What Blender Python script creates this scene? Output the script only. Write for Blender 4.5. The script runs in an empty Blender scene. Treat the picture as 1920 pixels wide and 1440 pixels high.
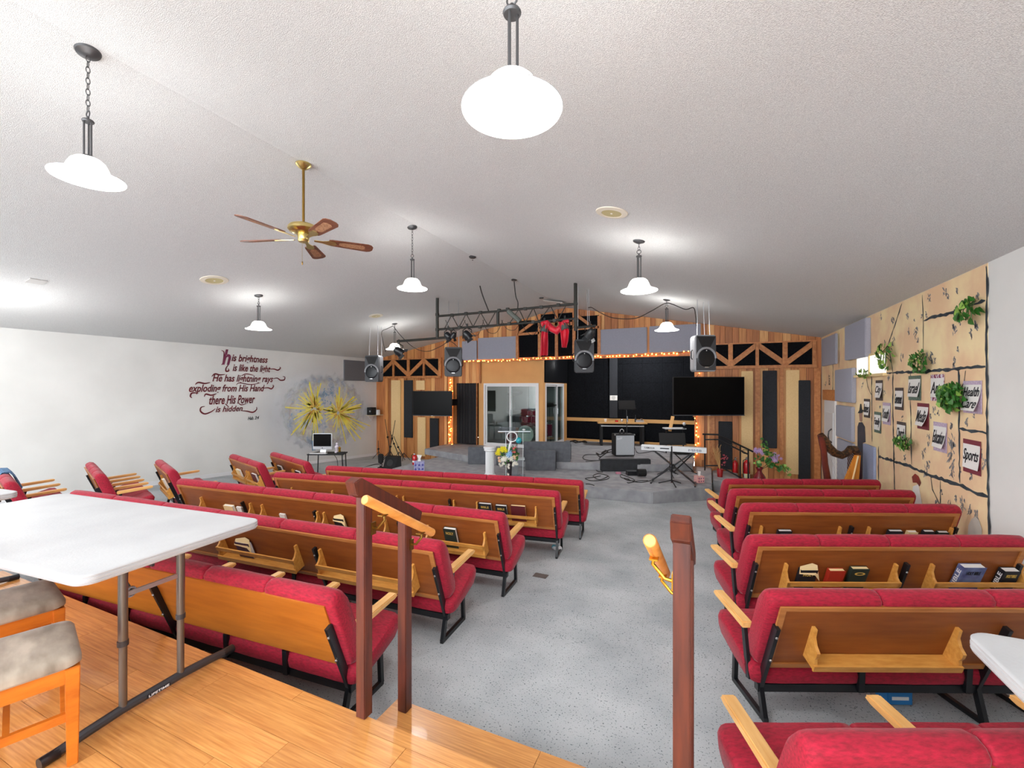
import bpy, bmesh, math, random
from mathutils import Vector, Matrix, Euler
random.seed(7)
SC = bpy.context.scene
COL = SC.collection
PI = math.pi
# ---------------------------------------------------------------- camera, world, exposure
F, XC, YH, EYE, YAW = 820.0, 960.0, 727.0, 1.95, math.atan(371 / 820.0)
CS, SN = math.cos(YAW), math.sin(YAW)
cd = bpy.data.cameras.new('camera')
cam = bpy.data.objects.new('camera', cd)
COL.objects.link(cam)
cam.location = (0, 0, EYE)
cam.rotation_euler = (PI / 2, 0, YAW)
cd.sensor_width = 36.0
cd.lens = 36.0 * F / 1920.0
cd.shift_y = (YH - 720.0) / 1920.0
cd.clip_start = 0.05
cd.clip_end = 100
SC.camera = cam
W = bpy.data.worlds.new('world')
SC.world = W
W.use_nodes = True
W.node_tree.nodes['Background'].inputs[0].default_value = (0.93, 0.97, 1.0, 1)
W.node_tree.nodes['Background'].inputs[1].default_value = 5.0
SC.view_settings.view_transform = 'Standard'
SC.view_settings.look = 'None'
SC.view_settings.gamma = 1.0
SC.view_settings.exposure = 0.50
SC.view_settings.use_curve_mapping = False
SC.cycles.use_denoising = True
SC.cycles.max_bounces = 8
SC.cycles.diffuse_bounces = 4
SC.cycles.sample_clamp_indirect = 4.0
LAMP_W = 37.0       # watts of each pendant bulb
SHADE_E = 5.0       # glow of each lit glass shade

# ---------------------------------------------------------------- the room's measures
XL, XR, YB, XRIDGE, ZRIDGE, PITCH = -10.64, 2.317, 12.0, -3.758, 4.234, 0.1875
YF = -3.2           # the room carries on this far behind the camera
PLAT_Z, PLAT_Y = 0.36, 1.64
L1Z, L2Z = -0.03, 0.14
ALC = 14.6          # back of the stage alcove
def fz(y): return min(0.0, 0.148 - 0.0468 * y)   # the hall floor slopes down to the stage
def zr(x): return ZRIDGE - PITCH * abs(x - XRIDGE)

def ray(px, py):
    a, b = (px - XC) / F, (YH - py) / F
    return Vector((a * CS - SN, a * SN + CS, b))
O = Vector((0, 0, EYE))
def pz(px, py, z):
    d = ray(px, py); return O + d * ((z - EYE) / d.z)
def pY(px, py, y):
    d = ray(px, py); return O + d * (y / d.y)
def pX(px, py, x):
    d = ray(px, py); return O + d * (x / d.x)
def pD(px, py, dist):
    return O + ray(px, py) * dist
def pceil(px, py):
    d = ray(px, py)
    best = None
    for s in (1, -1):
        # z = ZR - s*P*(x-XRIDGE)
        den = d.z + s * PITCH * d.x
        if abs(den) < 1e-6: continue
        t = (ZRIDGE + s * PITCH * XRIDGE - EYE) / den
        p = O + d * t
        if t > 0 and (p.x - XRIDGE) * s >= -1e-6: best = p
    return best
def depth(p): return -p.x * SN + p.y * CS

# ---------------------------------------------------------------- materials
def srgb(c):
    f = lambda v: v / 12.92 if v <= 0.04045 else ((v + 0.055) / 1.055) ** 2.4
    return (f(c[0] / 255.0), f(c[1] / 255.0), f(c[2] / 255.0), 1)
MATS = {}
def mat(name, rgb, rough=0.6, metal=0.0, rgb2=None, scale=8.0, stretch=(1, 1, 1), bump=0.0, bscale=None,
        bdist=0.01, spec=0.5, emit=None, estr=0.0, vary=0.0, contrast=(0.35, 0.65), sheen=0.0, alpha=1.0, detail=6, trans=0.0,
        speck=None, coat=0.0):
    if name in MATS: return MATS[name]
    m = bpy.data.materials.new(name); MATS[name] = m
    m.use_nodes = True
    nt = m.node_tree; N = nt.nodes; Lk = nt.links
    b = N['Principled BSDF']
    c1 = srgb(rgb)
    b.inputs['Base Color'].default_value = c1
    b.inputs['Roughness'].default_value = rough
    b.inputs['Metallic'].default_value = metal
    b.inputs['Specular IOR Level'].default_value = spec
    b.inputs['Coat Weight'].default_value = coat
    if sheen: 
        b.inputs['Sheen Weight'].default_value = sheen
        b.inputs['Sheen Roughness'].default_value = 0.4
    if alpha < 1: b.inputs['Alpha'].default_value = alpha
    if trans: b.inputs['Transmission Weight'].default_value = trans
    if emit:
        b.inputs['Emission Color'].default_value = srgb(emit)
        b.inputs['Emission Strength'].default_value = estr
    tc = mp = None
    if rgb2 or bump or speck:
        tc = N.new('ShaderNodeTexCoord'); mp = N.new('ShaderNodeMapping')
        mp.inputs['Scale'].default_value = stretch
        Lk.new(tc.outputs['Object'], mp.inputs['Vector'])
    out = None
    if rgb2:
        nz = N.new('ShaderNodeTexNoise'); nz.inputs['Scale'].default_value = scale; nz.inputs['Detail'].default_value = detail
        Lk.new(mp.outputs[0], nz.inputs['Vector'])
        if vary:
            oi = N.new('ShaderNodeObjectInfo'); ad = N.new('ShaderNodeVectorMath'); ad.operation = 'ADD'
            ms = N.new('ShaderNodeVectorMath'); ms.operation = 'SCALE'; ms.inputs['Scale'].default_value = 37.0
            cb = N.new('ShaderNodeCombineXYZ')
            for k in range(3): Lk.new(oi.outputs['Random'], cb.inputs[k])
            Lk.new(cb.outputs[0], ms.inputs[0]); Lk.new(mp.outputs[0], ad.inputs[0]); Lk.new(ms.outputs[0], ad.inputs[1])
            Lk.new(ad.outputs[0], nz.inputs['Vector'])
        cr = N.new('ShaderNodeValToRGB')
        cr.color_ramp.elements[0].position = contrast[0]; cr.color_ramp.elements[1].position = contrast[1]
        cr.color_ramp.elements[0].color = c1; cr.color_ramp.elements[1].color = srgb(rgb2)
        Lk.new(nz.outputs['Fac'], cr.inputs['Fac'])
        out = cr.outputs['Color']
    if speck:
        c3, sc3, th = speck
        n3 = N.new('ShaderNodeTexNoise'); n3.inputs['Scale'].default_value = sc3; n3.inputs['Detail'].default_value = 2
        Lk.new(tc.outputs['Object'], n3.inputs['Vector'])
        r3 = N.new('ShaderNodeValToRGB'); r3.color_ramp.elements[0].position = th; r3.color_ramp.elements[1].position = th + 0.05
        r3.color_ramp.elements[0].color = (0, 0, 0, 1); r3.color_ramp.elements[1].color = (1, 1, 1, 1)
        Lk.new(n3.outputs['Fac'], r3.inputs['Fac'])
        mx = N.new('ShaderNodeMix'); mx.data_type = 'RGBA'
        Lk.new(r3.outputs['Color'], mx.inputs['Factor'])
        if out: Lk.new(out, mx.inputs['A'])
        else: mx.inputs['A'].default_value = c1
        mx.inputs['B'].default_value = srgb(c3)
        out = mx.outputs['Result']
    if vary:
        oi = N.new('ShaderNodeObjectInfo'); hs = N.new('ShaderNodeHueSaturation'); mr = N.new('ShaderNodeMapRange')
        mr.inputs['To Min'].default_value = 1 - vary; mr.inputs['To Max'].default_value = 1 + vary
        Lk.new(oi.outputs['Random'], mr.inputs['Value']); Lk.new(mr.outputs[0], hs.inputs['Value'])
        if out: Lk.new(out, hs.inputs['Color'])
        else: hs.inputs['Color'].default_value = c1
        out = hs.outputs['Color']
    if out: Lk.new(out, b.inputs['Base Color'])
    if bump:
        n2 = N.new('ShaderNodeTexNoise'); n2.inputs['Scale'].default_value = bscale or scale; n2.inputs['Detail'].default_value = 4
        Lk.new(mp.outputs[0], n2.inputs['Vector'])
        bp = N.new('ShaderNodeBump'); bp.inputs['Strength'].default_value = bump; bp.inputs['Distance'].default_value = bdist
        Lk.new(n2.outputs['Fac'], bp.inputs['Height']); Lk.new(bp.outputs[0], b.inputs['Normal'])
    return m

# ---------------------------------------------------------------- mesh helpers
class MB:
    def __init__(s): s.v = []; s.f = []
    def add(s, vs, fs):
        n = len(s.v); s.v += [tuple(v) for v in vs]; s.f += [tuple(i + n for i in f) for f in fs]; return s
    def box(s, c, d, rot=None):
        x, y, z = d[0] / 2, d[1] / 2, d[2] / 2
        R = rot if rot is not None else Matrix.Identity(3)
        vs = [Vector(c) + R @ Vector((sx * x, sy * y, sz * z)) for sx in (-1, 1) for sy in (-1, 1) for sz in (-1, 1)]
        return s.add(vs, [(0, 1, 3, 2), (4, 6, 7, 5), (0, 4, 5, 1), (2, 3, 7, 6), (0, 2, 6, 4), (1, 5, 7, 3)])
    def b2(s, lo, hi):
        return s.box([(lo[i] + hi[i]) / 2 for i in range(3)], [abs(hi[i] - lo[i]) for i in range(3)])
    def bar(s, p0, p1, w, h, up=(0, 0, 1)):
        p0, p1 = Vector(p0), Vector(p1); d = p1 - p0; L = d.length; d.normalize()
        up = Vector(up)
        if abs(d.dot(up)) > 0.98: up = Vector((0, 1, 0)) if abs(d.y) < .9 else Vector((1, 0, 0))
        a = d.cross(up).normalized(); b = a.cross(d).normalized()
        R = Matrix((a, d, b)).transposed()
        return s.box((p0 + p1) / 2, (w, L, h), R)
    def tube(s, pts, r, n=8, caps=True, closed=False):
        pts = [Vector(p) for p in pts]; m = len(pts); rs = r if isinstance(r, (list, tuple)) else [r] * m
        base = len(s.v); prev = None
        for i, p in enumerate(pts):
            if closed: d = pts[(i + 1) % m] - pts[i - 1]
            else: d = pts[min(i + 1, m - 1)] - pts[max(i - 1, 0)]
            if d.length < 1e-9: d = Vector((0, 0, 1))
            d.normalize()
            if prev is None:
                a = d.cross(Vector((0, 0, 1)))
                if a.length < 0.1: a = d.cross(Vector((1, 0, 0)))
            else: a = prev - d * prev.dot(d)
            a.normalize(); prev = a; b = d.cross(a)
            for k in range(n):
                t = 2 * PI * k / n
                s.v.append(tuple(p + (a * math.cos(t) + b * math.sin(t)) * rs[i]))
        for i in range(m if closed else m - 1):
            for k in range(n):
                j = (i + 1) % m
                s.f.append((base + i * n + k, base + i * n + (k + 1) % n, base + j * n + (k + 1) % n, base + j * n + k))
        if caps and not closed:
            s.f.append(tuple(base + k for k in range(n))[::-1]); s.f.append(tuple(base + (m - 1) * n + k for k in range(n)))
        return s
    def cyl(s, p0, p1, r, n=16): return s.tube([p0, p1], r, n)
    def lathe(s, prof, c=(0, 0, 0), n=24, R=None, cap=False):
        c = Vector(c); R = R if R is not None else Matrix.Identity(3); base = len(s.v); m = len(prof)
        for (r, z) in prof:
            for k in range(n):
                t = 2 * PI * k / n
                s.v.append(tuple(c + R @ Vector((r * math.cos(t), r * math.sin(t), z))))
        for i in range(m - 1):
            for k in range(n):
                s.f.append((base + i * n + k, base + i * n + (k + 1) % n, base + (i + 1) * n + (k + 1) % n, base + (i + 1) * n + k))
        if cap:
            s.f.append(tuple(base + k for k in range(n))[::-1]); s.f.append(tuple(base + (m - 1) * n + k for k in range(n)))
        return s
    def prism(s, poly, off):
        """poly: 3-D points of one face; off: extrusion vector"""
        n = len(poly); off = Vector(off); P = [Vector(p) for p in poly]
        vs = P + [p + off for p in P]
        fs = [tuple(range(n))[::-1], tuple(range(n, 2 * n))]
        fs += [(i, (i + 1) % n, n + (i + 1) % n, n + i) for i in range(n)]
        return s.add(vs, fs)
    def loft(s, secs, cap=True):
        n = len(secs[0]); base = len(s.v)
        for q in secs: s.v += [tuple(p) for p in q]
        for i in range(len(secs) - 1):
            for k in range(n):
                s.f.append((base + i * n + k, base + i * n + (k + 1) % n, base + (i + 1) * n + (k + 1) % n, base + (i + 1) * n + k))
        if cap:
            s.f.append(tuple(base + k for k in range(n))[::-1]); s.f.append(tuple(base + (len(secs) - 1) * n + k for k in range(n)))
        return s
    def ball(s, c, r, n=8, sq=(1, 1, 1)):
        prof = [(max(1e-4, r * math.sin(PI * i / (n // 2 + 1))), r * -math.cos(PI * i / (n // 2 + 1))) for i in range(n // 2 + 2)]
        b = len(s.v); s.lathe(prof, (0, 0, 0), n)
        s.v[b:] = [(c[0] + v[0] * sq[0], c[1] + v[1] * sq[1], c[2] + v[2] * sq[2]) for v in s.v[b:]]
        return s
    def mesh(s, name, m, smooth=None, bevel=0.0):
        me = bpy.data.meshes.new(name); me.from_pydata(s.v, [], s.f)
        bm = bmesh.new(); bm.from_mesh(me); bmesh.ops.recalc_face_normals(bm, faces=bm.faces)
        if bevel:
            bmesh.ops.remove_doubles(bm, verts=bm.verts, dist=1e-5)
            bmesh.ops.bevel(bm, geom=[e for e in bm.edges if e.is_manifold and e.calc_face_angle(0) > 0.5], offset=bevel, segments=2, affect='EDGES', clamp_overlap=True)
        bm.to_mesh(me); bm.free()
        if m is not None: me.materials.append(m)
        if smooth is None: smooth = len(s.f) > 6 and 35
        if bevel: smooth = 35
        if smooth:
            me.polygons.foreach_set('use_smooth', [True] * len(me.polygons))
            me.set_sharp_from_angle(angle=math.radians(smooth))
        return me
    def build(s, name, m, parent=None, smooth=None, bevel=0.0, label=None):
        o = bpy.data.objects.new(name, s.mesh(name, m, smooth, bevel)); COL.objects.link(o)
        if parent is not None: o.parent = parent
        if label: o['label'] = label
        return o

def tag(o, label, cat, group=None):
    o['label'] = label; o['category'] = cat
    if group: o['group'] = group
    return o
def thing(name, label, cat, loc=(0, 0, 0), rz=0.0, group=None, rot=None, M=None):
    o = bpy.data.objects.new(name, None); COL.objects.link(o); o.empty_display_size = 0.1
    if M is not None: o.matrix_world = M
    else:
        o.location = loc; o.rotation_euler = rot if rot else (0, 0, rz)
    return tag(o, label, cat, group)
def struct(o): o['kind'] = 'structure'; return o
def copy_tree(o, parent=None):
    c = o.copy(); COL.objects.link(c)
    if parent is not None: c.parent = parent
    for ch in list(o.children): copy_tree(ch, c)
    return c
def dist_rot(a, b):
    d = b - a; return math.atan2(d.y, d.x)
def basis(xa, ya, za, loc):
    M = Matrix((Vector(xa), Vector(ya), Vector(za))).transposed().to_4x4(); M.translation = Vector(loc); return M

TXT = {}
def text_shape(s, w, h, shear=0.0, bold=0.0, spacing=1.0):
    """lettering mesh in the XY plane, centred, scaled to w x h"""
    cu = bpy.data.curves.new('lettering', 'FONT'); cu.body = s; cu.shear = shear; cu.offset = bold
    cu.align_x = 'LEFT'; cu.space_character = spacing; cu.resolution_u = 3; cu.extrude = 0.01
    ob = bpy.data.objects.new('lettering', cu); COL.objects.link(ob)
    bpy.context.view_layer.update()
    me = bpy.data.meshes.new_from_object(ob.evaluated_get(bpy.context.evaluated_depsgraph_get()))
    bpy.data.objects.remove(ob)
    xs = [v.co.x for v in me.vertices]; ys = [v.co.y for v in me.vertices]
    x0, x1, y0, y1 = min(xs), max(xs), min(ys), max(ys)
    for v in me.vertices:
        v.co = ((v.co.x - (x0 + x1) / 2) / (x1 - x0) * w, (v.co.y - (y0 + y1) / 2) / (y1 - y0) * h, (v.co.z + 0.01) * 0.08)
    return me
def lettering(s, w, h, m, parent, M, shear=0.0, bold=0.0, name='lettering'):
    me = text_shape(s, w, h, shear, bold); me.materials.clear(); me.materials.append(m)
    o = bpy.data.objects.new(name, me); COL.objects.link(o)
    if parent is not None: o.parent = parent
    o.matrix_local = M
    return o
# ---------------------------------------------------------------- material set
M_wall = mat('painted_wall', (228, 228, 225), 0.75, rgb2=(220, 220, 217), scale=1.3, bump=0.15, bscale=60, bdist=0.004)
M_ceil = mat('popcorn_ceiling', (226, 227, 226), 0.95, rgb2=(206, 207, 207), scale=150, bump=0.85, bscale=210, bdist=0.010, contrast=(.4, .6))
M_carpet = mat('pale_carpet', (190, 194, 197), 0.95, rgb2=(156, 162, 166), scale=1.7, bump=0.5, bscale=160, bdist=0.006, speck=((84, 92, 96), 95, 0.62), contrast=(.3, .7))
M_stagec = mat('grey_carpet', (164, 165, 169), 0.95, rgb2=(142, 143, 148), scale=5, bump=0.5, bscale=150, bdist=0.006)
M_boxc = mat('charcoal_carpet', (104, 107, 113), 0.95, rgb2=(90, 93, 99), scale=9, bump=0.5, bscale=140, bdist=0.005)
M_dkc = mat('black_carpet', (50, 52, 56), 0.95, rgb2=(40, 42, 45), scale=9, bump=0.5, bscale=140, bdist=0.005)
M_plank = mat('cedar_plank', (198, 120, 66), 0.5, rgb2=(160, 90, 46), scale=3, stretch=(14, 14, .7), vary=0.34, contrast=(.3, .7))
M_tanwall = mat('tan_board', (226, 170, 106), 0.7, rgb2=(218, 162, 100), scale=2)
M_cedar = mat('cedar_trim', (208, 140, 82), 0.5, rgb2=(182, 112, 62), scale=3, stretch=(5, 5, 5), vary=0.12)
M_foam = mat('black_foam', (14, 15, 18), 1.0, spec=.1, rgb2=(22, 24, 28), scale=38, stretch=(1, 1, 1), bump=0.8, bscale=60, bdist=0.01)
M_black = mat('matte_black', (20, 20, 22), 0.7)
M_panelb = mat('black_fabric_panel', (46, 49, 54), 0.95, rgb2=(38, 40, 45), scale=60, bump=0.3, bscale=200)
M_panelt = mat('tan_fabric_panel', (240, 206, 152), 0.95, rgb2=(232, 196, 140), scale=60, bump=0.3, bscale=200)
M_panelg = mat('grey_fabric_panel', (166, 168, 182), 0.95, rgb2=(160, 161, 174), scale=60, bump=0.2, bscale=200)
M_paneld = mat('dark_grey_fabric_panel', (112, 113, 118), 0.95, rgb2=(106, 107, 112), scale=60, bump=0.2, bscale=200)
M_bamboo = mat('bamboo_plank', (222, 160, 92), 0.28, rgb2=(188, 122, 62), scale=4, stretch=(1.2, 26, 4), vary=0.10, contrast=(.3, .7), coat=0.3)
M_velvet = mat('crimson_velvet', (176, 10, 48), 0.8, rgb2=(128, 3, 30), scale=34, stretch=(1, 3, 3), sheen=0.15, bump=0.3, bscale=120, bdist=0.004, contrast=(.3, .7))
M_ply = mat('brown_plywood', (154, 86, 36), 0.38, rgb2=(130, 68, 28), scale=3, stretch=(1.2, 9, 9), contrast=(.3, .7))
M_ply2 = mat('golden_plywood', (184, 108, 36), 0.35, rgb2=(164, 92, 28), scale=3, stretch=(1.2, 9, 9), contrast=(.3, .7))
M_edge = mat('edge_wood', (186, 122, 66), 0.45, rgb2=(164, 102, 50), scale=4, stretch=(1, 9, 9))
M_oak = mat('golden_oak', (226, 166, 84), 0.38, rgb2=(204, 138, 58), scale=5, stretch=(2, 9, 9), contrast=(.3, .7))
M_armw = mat('pale_arm_wood', (238, 190, 122), 0.4, rgb2=(222, 164, 92), scale=5, stretch=(9, 1, 9), contrast=(.3, .7))
M_steel = mat('black_steel', (22, 24, 28), 0.32, spec=0.5)
M_bolt = mat('zinc_bolt', (200, 200, 200), 0.3, metal=1.0)
M_post = mat('dark_stained_wood', (104, 48, 32), 0.42, rgb2=(70, 34, 28), scale=4, stretch=(9, 9, .8), contrast=(.3, .7))
M_rail = mat('clear_pine', (228, 158, 82), 0.35, rgb2=(210, 136, 62), scale=5, stretch=(6, 1, 6))
M_brass = mat('brass', (214, 166, 60), 0.25, metal=1.0)
M_brassd = mat('aged_brass', (150, 118, 60), 0.35, metal=1.0)
M_plastic = mat('white_plastic', (196, 197, 199), 0.5, rgb2=(186, 187, 190), scale=3, bump=0.1, bscale=90)
M_grayleg = mat('grey_steel_leg', (118, 112, 106), 0.3, metal=0.75)
M_darkleg = mat('dark_grey_steel', (70, 70, 74), 0.4, metal=0.5)
M_suede = mat('worn_suede', (186, 172, 156), 0.85, rgb2=(120, 106, 92), scale=4, stretch=(1, 2.5, 1), contrast=(.35, .7), sheen=0.2)
M_maple = mat('orange_maple', (214, 122, 36), 0.35, rgb2=(186, 96, 24), scale=3, stretch=(2, 2, 8))
M_bronze = mat('dark_bronze', (84, 84, 86), 0.4, metal=0.6)
M_shade = mat('lit_glass', (250, 250, 250), 0.4, emit=(255, 252, 246), estr=SHADE_E)
nt = M_shade.node_tree; _b = nt.nodes['Principled BSDF']; _t = nt.nodes.new('ShaderNodeBsdfTransparent'); _m = nt.nodes.new('ShaderNodeMixShader')
_m.inputs[0].default_value = 0.6; nt.links.new(_t.outputs[0], _m.inputs[1]); nt.links.new(_b.outputs[0], _m.inputs[2]); nt.links.new(_m.outputs[0], nt.nodes['Material Output'].inputs[0])
M_bulbw = mat('warm_bulb', (255, 200, 120), 0.4, emit=(255, 160, 62), estr=13.0)
M_cordd = mat('dark_cord', (40, 38, 36), 0.6)
M_white = mat('white_paint', (232, 233, 235), 0.5)
M_whitef = mat('white_frame', (226, 226, 228), 0.4)
M_screen = mat('dark_screen', (4, 4, 5), 0.3, spec=0.1)
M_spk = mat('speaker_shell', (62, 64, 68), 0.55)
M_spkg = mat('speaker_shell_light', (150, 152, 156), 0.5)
M_grille = mat('speaker_grille', (30, 32, 36), 0.35, metal=0.4)
M_red = mat('red_enamel', (196, 20, 30), 0.25, coat=0.5)
M_redf = mat('red_satin', (206, 18, 44), 0.45, rgb2=(150, 8, 26), scale=7, sheen=0.3)
M_leaf = mat('green_leaf', (70, 134, 48), 0.45, rgb2=(36, 92, 34), scale=14, vary=0.2)
M_leafl = mat('variegated_leaf', (172, 204, 92), 0.45, rgb2=(92, 150, 60), scale=18, vary=0.2)
M_silver = mat('silver_metal', (190, 192, 196), 0.35, metal=0.9)
M_chrome = mat('chrome', (210, 212, 216), 0.15, metal=1.0)
M_paper = mat('white_paper', (236, 234, 230), 0.7)
M_cream = mat('cream_paper', (240, 214, 160), 0.8)
M_inkr = mat('maroon_ink', (112, 24, 34), 0.7, rgb2=(84, 20, 34), scale=6)
M_ink = mat('black_ink', (24, 26, 34), 0.7)
M_gold = mat('gold_ink', (214, 176, 84), 0.5)
M_whink = mat('white_ink', (235, 235, 238), 0.6)

# glass
def glass(name, tint=(0.9, 0.95, 0.94), mixf=0.12):
    m = bpy.data.materials.new(name); m.use_nodes = True; nt = m.node_tree; N = nt.nodes
    N.remove(N['Principled BSDF'])
    t = N.new('ShaderNodeBsdfTransparent'); t.inputs[0].default_value = (*tint, 1)
    g = N.new('ShaderNodeBsdfGlossy'); g.inputs['Roughness'].default_value = 0.03
    mx = N.new('ShaderNodeMixShader'); mx.inputs[0].default_value = mixf
    nt.links.new(t.outputs[0], mx.inputs[1]); nt.links.new(g.outputs[0], mx.inputs[2])
    nt.links.new(mx.outputs[0], N['Material Output'].inputs[0]); return m
M_glass = glass('window_glass')
M_acryl = glass('clear_acrylic', (0.92, 0.95, 0.97), 0.16)

# ---------------------------------------------------------------- the setting
fl = MB()
fl.loft([[(XL - .1, y, fz(y)), (XR + .1, y, fz(y)), (XR + .1, y, fz(y) - .1), (XL - .1, y, fz(y) - .1)] for y in (YF, 3.162, 6, 9, 15.2)])
struct(fl.build('floor', M_carpet, smooth=False))
TW = 0.12
c = MB()
xa, xb = XL - .15, XR + .15
for (x0, x1) in ((xa, XRIDGE), (XRIDGE, xb)):
    z0, z1 = zr(x0), zr(x1)
    c.add([(x0, YF, z0), (x1, YF, z1), (x1, ALC + .5, z1), (x0, ALC + .5, z0), (x0, YF, z0 + TW), (x1, YF, z1 + TW), (x1, ALC + .5, z1 + TW), (x0, ALC + .5, z0 + TW)],
          [(0, 3, 2, 1), (4, 5, 6, 7), (0, 1, 5, 4), (2, 3, 7, 6), (1, 2, 6, 5), (0, 4, 7, 3)])
struct(c.build('ceiling', M_ceil, smooth=False))
w = MB(); w.b2((XL - .12, YF, -.6), (XL, ALC + .5, zr(XL) + .02)); struct(w.build('wall_left', M_wall))
w = MB(); w.b2((XR, YF, -.6), (XR + .12, ALC + .5, zr(XR) + .02)); struct(w.build('wall_right', M_wall))
w = MB(); w.loft([[(XL, y, fz(y)), (XL + .015, y, fz(y)), (XL + .015, y, fz(y) + .085), (XL, y, fz(y) + .085)] for y in (YF, 3.16, YB)]); struct(w.build('baseboard_left', M_white))
w = MB(); w.b2((XR - .015, YF, 0), (XR, 4.3, .085)); struct(w.build('baseboard_right', M_white))

# stage: two carpeted levels
def slab(poly, z0, z1, name, m, bev=0.012):
    b = MB(); b.prism([(x, y, z0) for x, y in poly], (0, 0, z1 - z0)); o = b.build(name, m, bevel=bev); return struct(o)
slab([(-7.1, YB - .005), (-7.1, 8.55), (-6.7, 8.45), (-1.0, 8.66), (.04, 9.65), (.04, YB - .005)], -.6, L1Z, 'stage_apron', M_stagec)
OPL, OPR, OPZ = pY(838, 700, YB).x, pY(1302, 700, YB).x, pY(1080, 672, YB).z
slab([(OPL + .02, ALC), (OPL + .02, 10.75), (-5.84, 10.1), (-4.2, 10.05), (-2.75, 10.3), (-1.24, 10.75), (OPR - .02, 11.3), (OPR - .02, ALC)], L1Z, L2Z, 'stage_deck', M_stagec)
slab([(.06, 10.6), (.60, 10.6), (.60, YB - .01), (.06, YB - .01)], -.6, -.10, 'stage_step', M_stagec)

# back wall of vertical cedar boards, each a plank, round the stage opening
bw = MB()
bw.add([(XL, YB + .03, -.6), (OPL, YB + .03, -.6), (OPL, YB + .03, zr(OPL)), (XL, YB + .03, zr(XL))], [(0, 1, 2, 3)])
bw.v += [(v[0], v[1] + .1, v[2]) for v in bw.v]; bw.f += [(4, 7, 6, 5), (0, 4, 5, 1), (1, 5, 6, 2), (2, 6, 7, 3), (3, 7, 4, 0)]
bw.prism([(OPR, YB + .03, -.6), (XR, YB + .03, -.6), (XR, YB + .03, zr(XR)), (OPR, YB + .03, zr(OPR))], (0, .1, 0))
bw.prism([(OPL, YB + .03, OPZ), (OPR, YB + .03, OPZ), (OPR, YB + .03, zr(OPR)), (XRIDGE, YB + .03, ZRIDGE), (OPL, YB + .03, zr(OPL))], (0, .1, 0))
wall_back = struct(bw.build('wall_back', M_cedar, smooth=False))
x = XL; k = 0
tones = [0, 1, 2, 0, 2, 1, 1, 0, 2]
M_pl = [mat('cedar_plank_a', (222, 156, 92), 0.5, rgb2=(196, 126, 70), scale=3, stretch=(12, 12, .6), vary=.14),
        mat('cedar_plank_b', (196, 126, 72), 0.5, rgb2=(168, 102, 56), scale=3, stretch=(12, 12, .6), vary=.16),
        mat('cedar_plank_c', (238, 184, 120), 0.5, rgb2=(218, 156, 94), scale=3, stretch=(12, 12, .6), vary=.10)]
while x < XR - 0.01:
    wd = random.choice((.12, .14, .16, .18)); x1 = min(x + wd, XR)
    if x < OPL < x1: x1 = OPL
    if x < OPR < x1: x1 = OPR
    if x < XRIDGE < x1: x1 = XRIDGE
    if XR - x1 < .04: x1 = XR
    zb = OPZ if OPL - 1e-4 <= x < OPR - 1e-4 else fz(YB)
    dep = random.choice((0, .012, .022)); g = .003
    b = MB(); b.prism([(x + g, YB - dep, zb), (x1 - g, YB - dep, zb), (x1 - g, YB - dep, zr(x1 - g)), (x + g, YB - dep, zr(x + g))], (0, .03 + dep, 0))
    b.build('plank', M_pl[random.choice((0, 0, 1, 1, 1, 2))], wall_back, smooth=False)
    x = x1

# alcove behind the opening: foam-lined back and sides
w = MB(); w.b2((OPL - .1, ALC, L2Z), (OPR + .1, ALC + .1, 4.2)); struct(w.build('wall_alcove', M_foam))
w = MB(); w.b2((OPR, YB + .13, L2Z), (OPR + .1, ALC, 3.6)); struct(w.build('wall_alcove_side', M_foam))
w = MB(); w.b2((OPL - .1, YB + .13, L2Z), (OPL, ALC, 3.6)); struct(w.build('wall_alcove_far', M_black))
w = MB(); w.b2((OPL, YB + .14, OPZ + .35), (OPR, ALC, OPZ + .43)); struct(w.build('ceiling_alcove', M_black))
BX0, BY = pY(893, 720, YB).x, YB + .16
BX1 = pY(1018, 720, BY).x
M_pine = mat('pine_rail', (208, 158, 96), .6)
w = MB(); w.b2((BX1, ALC - .06, pY(1150, 791, ALC).z), (OPR - .01, ALC - .005, pY(1150, 784.5, ALC).z)); struct(w.build('trim_1', M_pine))
w = MB(); w.b2((OPR - .05, YB + .5, 1.18), (OPR - .005, ALC - .1, 1.30)); struct(w.build('trim_2', M_cedar))
w = MB(); w.b2((BX1, ALC - .06, L2Z), (OPR - .01, ALC - .005, L2Z + .07)); struct(w.build('trim_3', M_pine))
xs = BX1 + .03
while xs < OPR - .2:
    for zk in range(5):
        z0 = .25 + zk * .62
        b = MB(); b.b2((xs + .003, ALC - .035, z0 + .003), (min(xs + .62, OPR - .01) - .003, ALC - .003, min(z0 + .62, 3.3) - .003))
        b.build('foam_panel', M_foam, bpy.data.objects['wall_alcove'])
    xs += .62
a = thing('foam_post', 'tall dark grey foam strip on the black stage back wall under the paper notice', 'foam strip', (0, 0, 0))
p0, p1 = pY(1143, 783, ALC - .08), pY(1157.5, 690, ALC - .08)
b = MB(); b.b2((p0.x, ALC - .1, p0.z), (p1.x, ALC - .04, 3.2)); b.build('foam_strip', M_panelb, a)
p0, p1 = pY(1143.5, 750.5, ALC - .11), pY(1157.5, 741.5, ALC - .11)
s = thing('paper_notice', 'small white paper notice pinned to the black stage back wall', 'sign', ((p0.x + p1.x) / 2, ALC - .105, (p0.z + p1.z) / 2))
b = MB(); b.box((0, 0, 0), (p1.x - p0.x, .004, p1.z - p0.z)); b.build('sheet', M_paper, s)
for k, ww in enumerate((.10, .12, .12, .08)):
    b = MB(); b.box((0, -.003, .05 - k * .03), (ww, .002, .008)); b.build('printed_line', M_ink, s)

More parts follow.
